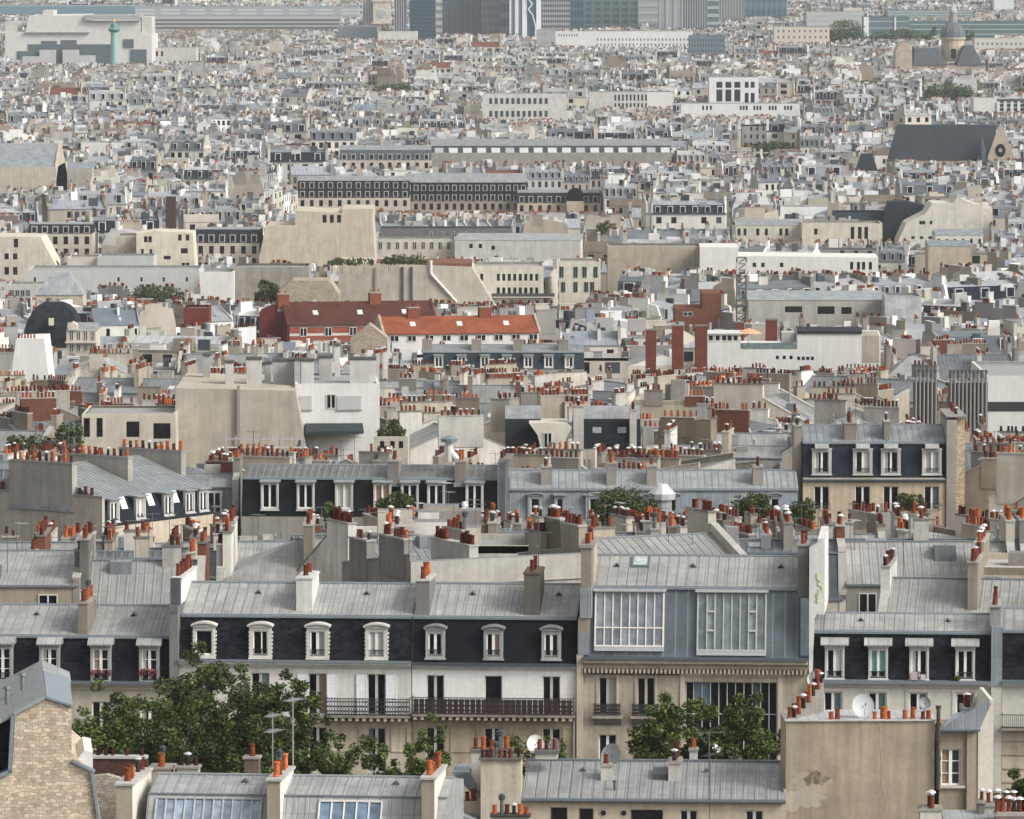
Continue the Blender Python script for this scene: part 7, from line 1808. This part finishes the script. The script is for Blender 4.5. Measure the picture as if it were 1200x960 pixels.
    for side in (0, 1):
        if rg.random() < .12: continue
        x0, x1 = (-.02, .42) if side == 0 else (w - .42, w + .02)
        pc = pickw(rg)[0] if rg.random() < .6 else sc
        pw = sk.new('party_wall')
        if prof is not None:
            P = [(-.05, -Hh)] + [(min(max(y, -.05), dp + .05), z + up) for y, z in prof] + [(dp + .05, -Hh)]
            P[1] = (-.05, P[1][1]); P[-2] = (dp + .05, P[-2][1])
            pw.prism(P[::-1], x0, x1, 'x', fw, pc)
            if lod < 2:
                yy = rg.uniform(.3, 2)
                while yy < dp - 1.2:
                    wd_ = rg.uniform(.4, 1.6); f = rg.uniform(.82, 1.1); zz_ = min(zt(yy), zt(min(dp, yy + wd_))) + up - .15
                    xo = (x0 - .05, x0 - .003) if side == 0 else (x1 + .003, x1 + .05)
                    if rg.random() < .6: pw.box(xo[0], xo[1], yy, yy + wd_, -Hh, zz_ - rg.choice([0, 0, 0, 1.5, 2.5]), fw, tuple(q * f for q in pc), skip='b')
                    yy += wd_ + rg.uniform(.3, 3)
                for (ya, za), (yb_, zb_) in zip(P[1:-1], P[2:-1]):
                    pw.prism([(ya, za + .01), (yb_, zb_ + .01), (yb_, zb_ + .10), (ya, za + .10)], x0 - .06, x1 + .06, 'x', 'plaster', (.40, .39, .36))
        top = r if prof else (r if kind == 'hip' else 0)
        # chimney crest on the party wall
        n_ = 1 if dp < 9 else rg.choice([1, 1, 2])
        for j in range(n_):
            L = rg.uniform(2.0, min(dp * .8, 6.5)) if n_ == 1 else rg.uniform(1.8, dp * .4)
            yc = dp * (.5 + rg.uniform(-.2, .2)) if n_ == 1 else dp * (.25 + .5 * j)
            ya, yb_ = max(.1, yc - L / 2), min(dp - .1, yc + L / 2)
            stacks.append((x0 - .08, x1 + .08, ya, yb_, top + rg.uniform(.7, 1.9) * (1 if kind != 'flat' else .8), pc))
    # free stacks along the ridge or across
    for j in range(1 if w > 11 and rg.random() < .75 else (1 if rg.random() < .35 else 0)):
        xc = rg.uniform(w * .25, w * .75)
        if rg.random() < .6: stacks.append((xc - .3, xc + .35, dp * rg.uniform(.1, .3), dp * rg.uniform(.5, .85), r + rg.uniform(.6, 1.6), pickw(rg)[0]))
        else: L = rg.uniform(1, 2.6); yc = dp * rg.uniform(.35, .65); stacks.append((xc - L / 2, xc + L / 2, yc - .3, yc + .35, r + rg.uniform(.6, 1.6), pickw(rg)[0]))
    for x0, x1, ya, yb_, zt_, pc in stacks:
        c = sk.new('chimney'); zlow = min(zt(ya), zt(yb_)) - .6
        dk = rg.uniform(.62, 1.0) ; pc = tuple(q * dk for q in pc)
        m_ = 'brick' if (lod < 2 and rg.random() < .06) else fw
        if m_ == 'brick': pc = (.16, .07, .05)
        c.box(x0, x1, ya, yb_, zlow, zt_ - .12, m_, pc, skip='b'); c.box(x0 - .06, x1 + .06, ya - .06, yb_ + .06, zt_ - .12, zt_, fw, (.40, .385, .35) if rg.random() < .6 else (.2, .19, .17))
        L = max(x1 - x0, yb_ - ya); n = max(1, int(L / rg.uniform(.40, .66))); pat = rg.choice(PAT)
        ks = ''.join(rg.choice(pat) for _ in range(n)); gp = rg.randint(0, n); ks = ks[:gp] + ' ' * rg.choice([0, 0, 1, 2]) + ks[gp:]; pots += len(ks.replace(' ', ''))
        
        if rg.random() < (1.0, .9, .62)[lod]: sk.pot(c, x0, x1, ya + .1, yb_ - .1, zt_, ks, lod)
    # windows
    dorm = 0
    if kind in ('mansard', 'zmansard'):
        n = max(1, int(w / rg.uniform(2.7, 3.8))); wd = rg.uniform(.9, 1.2) / 2; case = rg.choice([(.6, .58, .54), (.5, .49, .46), (.36, .38, .39)]); dorm = n
        hood = rg.random() < .5
        for sgn in (0, 1) if lod < 2 else (0, 1):
            for i in range(n):
                x = w * (i + .5) / n
                if lod == 2 and sgn and i % 2: continue
                d_ = sk.new('dormer')
                fy = -.02 if sgn == 0 else dp + .02; s = 1 if sgn == 0 else -1
                z0, z1 = .35, k - .3
                d_.box(x - wd - .14, x + wd + .14, fy + s * .02, fy + s * (inset + .2), z0, z1 + .05, 'plaster' if lod < 2 else 'farwall', case, top=(fz, ZM), skip='b')
                if hood and lod < 2: d_.box(x - wd - .3, x + wd + .3, fy - s * .22, fy + s * (inset + .3), z1 + .055, z1 + .16, 'metal', (.42, .43, .43))
                q = [(x - wd, fy, z0 + .12), (x + wd, fy, z0 + .12), (x + wd, fy, z1 - .12), (x - wd, fy, z1 - .12)]
                d_.face(q if sgn == 0 else q[::-1], 'glass', BLACK)
                if lod < 2:
                    for a, c in ((x - .05, x + .05), (x - wd, x - wd + .07), (x + wd - .07, x + wd)): d_.box(a, c, fy - s * .04, fy + s * .01, z0 + .12, z1 - .12, 'paint', FRAME)
    n = max(1, int(w / rg.uniform(2.4, 3.8))); wd = rg.uniform(.85, 1.2) * (1.25 if lod == 2 else 1); wh_ = rg.uniform(1.5, 2.0)
    blank = rg.random() < .18 and kind in ('flat', 'shed')
    if not blank:
        fr = rg.choice([(.55, .54, .5), (.55, .54, .5), (.3, .3, .3), (.16, .2, .2)])
        for row in range(2 if kind != 'flat' else 3):
            for i in range(n):
                x = w * (i + .5) / n; z = -.7 - wh_ - row * 2.95
                for sgn in (0, 1):
                    fy = -.015 if sgn == 0 else dp + .015; s = 1 if sgn == 0 else -1
                    if lod == 2:
                        if rg.random() < .12: continue
                        q = [(x - wd / 2, fy, z), (x + wd / 2, fy, z), (x + wd / 2, fy, z + wh_), (x - wd / 2, fy, z + wh_)]
                        sk.one.face(q if sgn == 0 else q[::-1], 'glass', BLACK if rg.random() < .8 else (.05, .06, .065))
                    elif sgn == 0 and row == 0 or kind == 'flat' and sgn == 0:
                        b_ = sk.new('window')
                        b_.face([(x - wd / 2, fy, z), (x + wd / 2, fy, z), (x + wd / 2, fy, z + wh_), (x - wd / 2, fy, z + wh_)], 'glass', BLACK)
                        for a, c, e, f in ((x - wd / 2 - .08, x - wd / 2, z - .08, z + wh_ + .08), (x + wd / 2, x + wd / 2 + .08, z - .08, z + wh_ + .08), (x - wd / 2, x + wd / 2, z + wh_, z + wh_ + .08), (x - wd / 2, x + wd / 2, z - .1, z), (x - .05, x + .05, z, z + wh_)): b_.box(a, c, -.07, -.002, e, f, 'paint', fr)
    if lod == 2:
        for i in range(rg.randint(2, 6)):
            x, y, a, c_ = rg.uniform(.3, w - 2), rg.uniform(.3, dp - 2), rg.uniform(.5, 2.2), rg.uniform(.4, 1.4); z = zt(y) if prof else (-.4 if kind == 'flat' else r * .5)
            cc = rg.choice([(.6, .58, .53), (.45, .42, .36), (.3, .27, .23), (.05, .06, .07), (.2, .22, .24), (.10, .09, .085), (.68, .66, .63)])
            sk.one.box(x, x + a, y, y + c_, z - .8, z + rg.uniform(.5, 2.2), 'farwall', cc, skip='b')
    if lod == 2 and rg.random() < .75:   # flank windows
        for i in range(rg.randint(1, 3)):
            y = dp * rg.uniform(.15, .85)
            for z in (-2.6, -5.4):
                sk.one.face([(-.06, y + .4, z), (-.06, y - .4, z), (-.06, y - .4, z + 1.5), (-.06, y + .4, z + 1.5)], 'glass', BLACK); sk.one.face([(w + .06, y - .4, z), (w + .06, y + .4, z), (w + .06, y + .4, z + 1.5), (w + .06, y - .4, z + 1.5)], 'glass', BLACK)
    # skylights, aerials, vents
    if kind != 'flat' and prof:
        for i in range(rg.randint(0, 3)):
            a = rg.uniform(1, max(1.2, w - 2)); j = rg.choice([0, len(prof) - 2]) if len(prof) == 2 or len(prof) == 3 else rg.choice([1, 2])
            (ya, za), (yb_, zb_) = prof[j], prof[j + 1]
            t0 = rg.uniform(.2, .6); t1 = min(.9, t0 + 1.0 / max(1, abs(yb_ - ya)))
            y0, y1 = ya + (yb_ - ya) * t0, ya + (yb_ - ya) * t1; z0, z1 = za + (zb_ - za) * t0 + .06, za + (zb_ - za) * t1 + .06
            s_ = sk.new('skylight'); s_.prism([(y0, z0), (y1, z1), (y1, z1 - .2), (y0, z0 - .2)], a, a + .8, 'x', 'paint' if rg.random() < .5 else 'skyglass', (.5, .5, .49) if rg.random() < .4 else (.08, .09, .10))
    if lod < 2 and kind != 'flat' and prof:
        for i in range(rg.choice([0, 0, 1, 2, 2])):
            x, y, a, c_ = rg.uniform(.8, w - 2.2), dp * rg.uniform(.2, .7), rg.uniform(.5, 1.6), rg.uniform(.5, 1.4); z = zt(y)
            sk.new('roof_cabin').box(x, x + a, y, y + c_, z - .8, z + rg.uniform(.4, 1.3), 'zincwall' if rg.random() < .5 else fw, rg.choice([(.2, .22, .24), (.5, .48, .44), (.3, .3, .3)]), top=('zinc', ZM))
    if lod == 0:
        for i in range(rg.choice([0, 1, 1, 2, 3])):
            x, y = rg.uniform(.5, w - .5), dp * rg.uniform(.3, .7); hh = rg.uniform(1.8, 3.6); b_ = sk.new('television_antenna'); z = zt(y) if prof else 0
            b_.tube((x, y, z), (x, y, z + hh), .03, 'metal', (.12, .12, .12), 4)
            an = rg.uniform(0, 3.1); c_, s_ = math.cos(an), math.sin(an)
            b_.tube((x - c_ * .6, y - s_ * .6, z + hh - .1), (x + c_ * .7, y + s_ * .7, z + hh - .1), .02, 'metal', (.15, .15, .15), 3)
            for t in range(6): u_ = -.5 + t * .2; b_.tube((x + c_ * u_ + s_ * .3, y + s_ * u_ - c_ * .3, z + hh - .1), (x + c_ * u_ - s_ * .3, y + s_ * u_ + c_ * .3, z + hh - .1), .012, 'metal', (.15, .15, .15), 3)
        for i in range(rg.randint(0, 2)):
            x, y = rg.uniform(1, w - 1), dp * rg.uniform(.2, .8); z = zt(y) if prof else 0; b_ = sk.new('vent_pipe'); b_.cyl(x, y, z - .1, z + .7, .08, .08, 6, 'metal', (.2, .22, .23)); b_.cyl(x, y, z + .7, z + .85, .16, .1, 6, 'metal', (.15, .17, .18))
    return dict(wall=wn, pots=pots, stacks=len(stacks), dorm=dorm, zdark=zc[0] < .25, top=max([r + 1.9] + [s[4] + .7 for s in stacks]))
KINDS_N = ['gable'] * 40 + ['shed'] * 16 + ['mansard'] * 9 + ['zmansard'] * 8 + ['hip'] * 8 + ['flat'] * 7 
KINDS_F = ['gable'] * 32 + ['shed'] * 10 + ['mansard'] * 14 + ['zmansard'] * 18 + ['hip'] * 6 + ['flat'] * 18 + ['tile'] * 1

# candidate plots: districts, each with its own street direction
grg = random.Random(77)
def plots(dmin, dmax, cell, jitter):
    out = []
    # district seeds
    seeds = []
    y = dmin - cell
    while y < dmax + cell:
        hw = .0816 * y + 60 + cell
        n = int(2 * hw / cell) + 1
        for i in range(n):
            sx, sy = -hw + (i + grg.uniform(0, 1)) * cell, y + grg.uniform(0, 1) * cell
            ang = grg.choice([0, 0, 0, 90, 90, 10, -9, 18, -17, 30, -32, 62, -64, 75, -75, 45, 100, 84])
            if sy < 680: ang = grg.choice([0, 0, 7, -8, 14, -15, 24, -24, 90, 72, -70, 0])
            if sy < 475: ang = grg.choice([0, 5, 8, -8, 16, -14, 26, -25])
            if y > 1250: ang = grg.choice([0, 0, 0, 6, -6, 11, -12, 90, 84, -82, 18])
            seeds.append((sx, sy, math.radians(ang), grg.random()))
        y += cell
    SA = np.array([(s[0], s[1]) for s in seeds])
    for si, (sx, sy, an, rr) in enumerate(seeds):
        c, s = math.cos(an), math.sin(an)
        R_ = cell * 1.0
        v = -R_; row = 0
        while v < R_:
            near_ = sy < 700
            dp = grg.uniform(8.5, 12) if near_ else grg.uniform(8.5, 12.5)
            u = -R_ + grg.uniform(0, 12); run = 0
            rowz = grg.gauss(0, .8)
            while u < R_:
                w = grg.uniform(6.5, 14) if near_ else grg.uniform(8, 19)
                cu, cv = u + w / 2, v + dp / 2
                wx, wy = sx + cu * c - cv * s, sy + cu * s + cv * c
                if dmin < wy < dmax and abs(wx) < .0816 * wy + 16:
                    dd = ((SA - (wx, wy)) ** 2).sum(1)
                    if int(dd.argmin()) == si:
                        out.append((wy, wx, an, w, dp, rowz))
                u += w + .06; run += w
                if run > grg.uniform(45, 90): u += 9; run = 0
            v += dp + ((grg.uniform(3.5, 7) if row % 2 == 0 else grg.uniform(9, 13)) if not near_ else (grg.uniform(1.5, 4) if row % 2 == 0 else grg.uniform(5, 8))); row += 1
    return out
P_ALL = plots(404, 1250, 62, 1) + plots(1250, 6100, 120, 1)
P_ALL.sort()
sky_line = np.full(2400, 2000.0)    # nearest-first skyline per half photo pixel: rows above are still visible
for F, a, c, o0, o1 in FOOT: pass
def hero_hit(wx, wy, w, dp, an):
    rad = .5 * math.hypot(w, dp) * .8
    for F, a, c, o0, o1 in FOOT:
        dx, dy = wx - F.O[0], wy - F.O[1]
        if abs(dy) > 120: continue
        q, o = dx * F.u[0] + dy * F.u[1], dx * F.v[0] + dy * F.v[1]
        if a - rad < q < c + rad and o0 - rad < o < o1 + rad: return True
    return False
far_tpl = []
trg = random.Random(5)
for i in range(110):
    sk = Sink(True); w, dp = trg.uniform(8, 19), trg.uniform(8.5, 12.5); kind = trg.choice(KINDS_F)
    info = gen(trg, kind, w, dp, 20, 2, sk)
    far_tpl.append((sk.one.arrays(), w, dp, info['top']))
LIM = 300
things = []; far_v, far_l, far_p, far_m, far_c = [], [], [], [], []; nv = 0
mrg = random.Random(21)
nfar = 0
for (wy, wx, an, w, dp, rowz) in P_ALL:
    if hero_hit(wx, wy, w, dp, an): continue
    detailed = len(things) < LIM
    f_near = wy < 1250
    if detailed: kind = mrg.choice(KINDS_N); top = 4.6 if kind in ('mansard', 'zmansard') else 3.6; ctop = {'gable': 5.2, 'hip': 5, 'shed': 4.6, 'flat': 3.4}.get(kind, 7.0)
    else: tpl = mrg.choice(far_tpl); top = ctop = tpl[3]
    if detailed and abs(wx) < .0816 * wy + 12: ctop = gen(random.Random(1000 + len(things)), kind, w, dp, 20, 0 if wy < 640 else 1, Sink(False))['top']
    sd = (.75 if wy < 640 else 1.15) if wy < 1200 else (1.5 if wy < 2500 else 1.8)
    dz = rowz + mrg.gauss(0, sd) + (mrg.uniform(2, 5) if mrg.random() < (.03 if f_near else .06) else 0)
    dz = max(-4.5, min(7, dz))
    ez = zroof(wy) + dz - (2.4 if detailed and kind in ('mansard', 'zmansard') else 0)
    # picture extent of the body
    c, s = math.cos(an), math.sin(an)
    hw_ = abs(w / 2 * c) + abs(dp / 2 * s); hd_ = abs(w / 2 * s) + abs(dp / 2 * c)
    yf = wy - hd_
    if yf < 402: continue
    pa, pb = 600 + (wx - hw_) / wy / K, 600 + (wx + hw_) / wy / K
    if pb < -8 or pa > 1208: continue
    pt = project(wx, yf, ez + ctop)[1]
    drop = 0
    for (a0, a1, yb_, dd) in CLEAR:
        if dd > wy + 2 and a1 > pa + .5 and a0 < pb - .5:
            need = yb_ - (1 if dd < 700 else 3.5) - pt
            if need > 0: drop = max(drop, need * K * wy)
    if drop > 13 and wy > 1000 and mrg.random() < .5: continue
    for (a0, a1, yc_, d0, d1) in ((796, 832, 112, 2500, 2900), (888, 942, 112, 2500, 2900), (1040, 1190, 148, 2112, 2400)):
        if d0 < wy < d1 and a1 > pa and a0 < pb and pt + drop / (K * wy) < yc_: drop = max(drop, (yc_ - pt) * K * wy)
    ez -= drop
    pt = project(wx, yf, ez + top)[1]
    i0, i1 = int(max(0, pa * 2)), int(min(2399, pb * 2)) + 1
    if i1 <= i0: continue
    # roof pixels seen: highest line of this body against the nearer skyline
    ptb = project(wx, wy, ez + (top - 1.5))[1]
    if (sky_line[i0:i1] < ptb - .5).all(): continue
    body = project(wx, yf, ez)[1]
    m = (i1 - i0) // 6
    seg = sky_line[i0 + m:max(i0 + m + 1, i1 - m)]
    np.minimum(seg, body, out=seg)
    Hh = min(20, ez - zground(wy) + 1.0) if detailed else 20
    if detailed:
        things.append((wy, wx, an, w, dp, kind, ez, Hh, (pa + pb) / 2, (pt + body) / 2))
    else:
        nfar += 1
        (v, lens, loops, mats, cols), tw, tdp, _ = tpl
        sx, sy = w / tw, dp / tdp
        V = v * np.array([sx, sy, 1], np.float32) - np.array([w / 2, dp / 2, 0], np.float32)
        W_ = np.empty_like(V); W_[:, 0] = wx + V[:, 0] * c - V[:, 1] * s; W_[:, 1] = wy + V[:, 0] * s + V[:, 1] * c; W_[:, 2] = ez + V[:, 2]
        far_v.append(W_); far_l.append(lens); far_p.append(loops + nv); far_m.append(mats); nv += len(V)
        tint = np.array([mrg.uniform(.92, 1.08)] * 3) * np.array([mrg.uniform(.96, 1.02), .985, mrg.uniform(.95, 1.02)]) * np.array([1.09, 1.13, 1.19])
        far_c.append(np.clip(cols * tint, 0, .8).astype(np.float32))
print('generated detailed', len(things), 'far', nfar, 'verts', nv)
if nfar:
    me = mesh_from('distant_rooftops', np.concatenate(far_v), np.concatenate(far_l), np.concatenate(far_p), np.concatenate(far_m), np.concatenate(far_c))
    tag(link('distant_rooftops', me), kind='stuff')

# ---- detailed ones as objects, with labels
LANDP = [l for l in LAND if l[2] is not None]
def rel(px, py):
    best = min(LANDP, key=lambda l: ((l[1] - px) / 1.6) ** 2 + (l[2] - py) ** 2 + (900 if l[2] > py + 150 else 0))
    dx, dy = px - best[1], py - best[2]
    if abs(dx) > 1.3 * abs(dy): return ('right of ' if dx > 0 else 'left of ') + best[0]
    return ('beyond ' if dy < 0 else 'in front of ') + best[0]
RW = {'gable': 'zinc gable roof', 'shed': 'sloping zinc roof', 'mansard': 'dark mansard', 'zmansard': 'grey zinc mansard', 'hip': 'hipped zinc roof', 'flat': 'flat roof', 'tile': 'red tile roof'}
NM = {'gable': 'zinc_roofed_house', 'shed': 'lean_to_house', 'mansard': 'mansard_house', 'zmansard': 'zinc_mansard_house', 'hip': 'hip_roofed_house', 'flat': 'flat_roofed_block', 'tile': 'tile_roofed_house'}
made = []
for idx, (wy, wx, an, w, dp, kind, ez, Hh, cpx, cpy) in enumerate(things):
    rg = random.Random(1000 + idx)
    lod = 0 if wy < 640 else 1
    sk = Sink(False)
    info = gen(rg, kind, w, dp, Hh, lod, sk)
    c, s = math.cos(an), math.sin(an)
    ox, oy = wx - (w / 2 * c - dp / 2 * s), wy - (w / 2 * s + dp / 2 * c)
    root = empty(NM[kind], None, 'house', (ox, oy, ez - Hh), an, 'houses in the sea of roofs')
    objs = {}
    for name, b, par in sk.parts:
        if not b.f: continue
        o = b.build(name, root, (0, 0, Hh)); objs[id(b)] = o
    for owner, x0, x1, y0, y1, z, ks in sk.pots: put_pots(objs[id(owner)], x0, x1, y0, y1, z, ks, 1.0, R_=rg)
    made.append((root, kind, info, cpx, cpy))
ORD = ['leftmost', 'second', 'third', 'fourth', 'fifth', 'sixth', 'seventh', 'eighth', 'ninth', 'tenth', 'eleventh', 'twelfth']
NUM = ['', 'one', 'two', 'three', 'four', 'five', 'six', 'seven', 'eight', 'nine', 'ten', 'eleven', 'twelve']
buck = {}
for m in made:
    key = (m[2]['wall'], m[1], m[2]['zdark'] and m[1] in ('gable', 'shed', 'hip'), rel(m[3], m[4]))
    buck.setdefault(key, []).append(m)
for (wn, kind, zd, rl), ms in buck.items():
    ms.sort(key=lambda m: m[3])
    base = '%s house, %s%s' % (wn, 'dark ' if zd else '', RW[kind])
    for i, m in enumerate(ms):
        if len(ms) == 1: lab = '%s, %s' % (base, rl)
        else: lab = ('leftmost' if i == 0 else ('rightmost' if i == len(ms) - 1 else (ORD[i] + ' from left' if i < 12 else 'number %d from left' % (i + 1)))) + ' ' + base + ', ' + rl
        m[0]['label'] = lab

# ================================================================== air
hz = MB(); hz.box(-6500, 6500, -200, 14500, 27, 136, 'paint')
hm = bpy.data.materials.new('haze'); hm.use_nodes = True
t = hm.node_tree; t.nodes.clear()
o = t.nodes.new('ShaderNodeOutputMaterial'); pv = t.nodes.new('ShaderNodeVolumePrincipled')
pv.inputs['Color'].default_value = (.93, .965, 1.0, 1); pv.inputs['Density'].default_value = HAZE_DENSITY; pv.inputs['Anisotropy'].default_value = 0.0
t.links.new(pv.outputs[0], o.inputs['Volume'])
ho = hz.build('haze'); ho.data.materials.clear(); ho.data.materials.append(hm); tag(ho, kind='stuff')
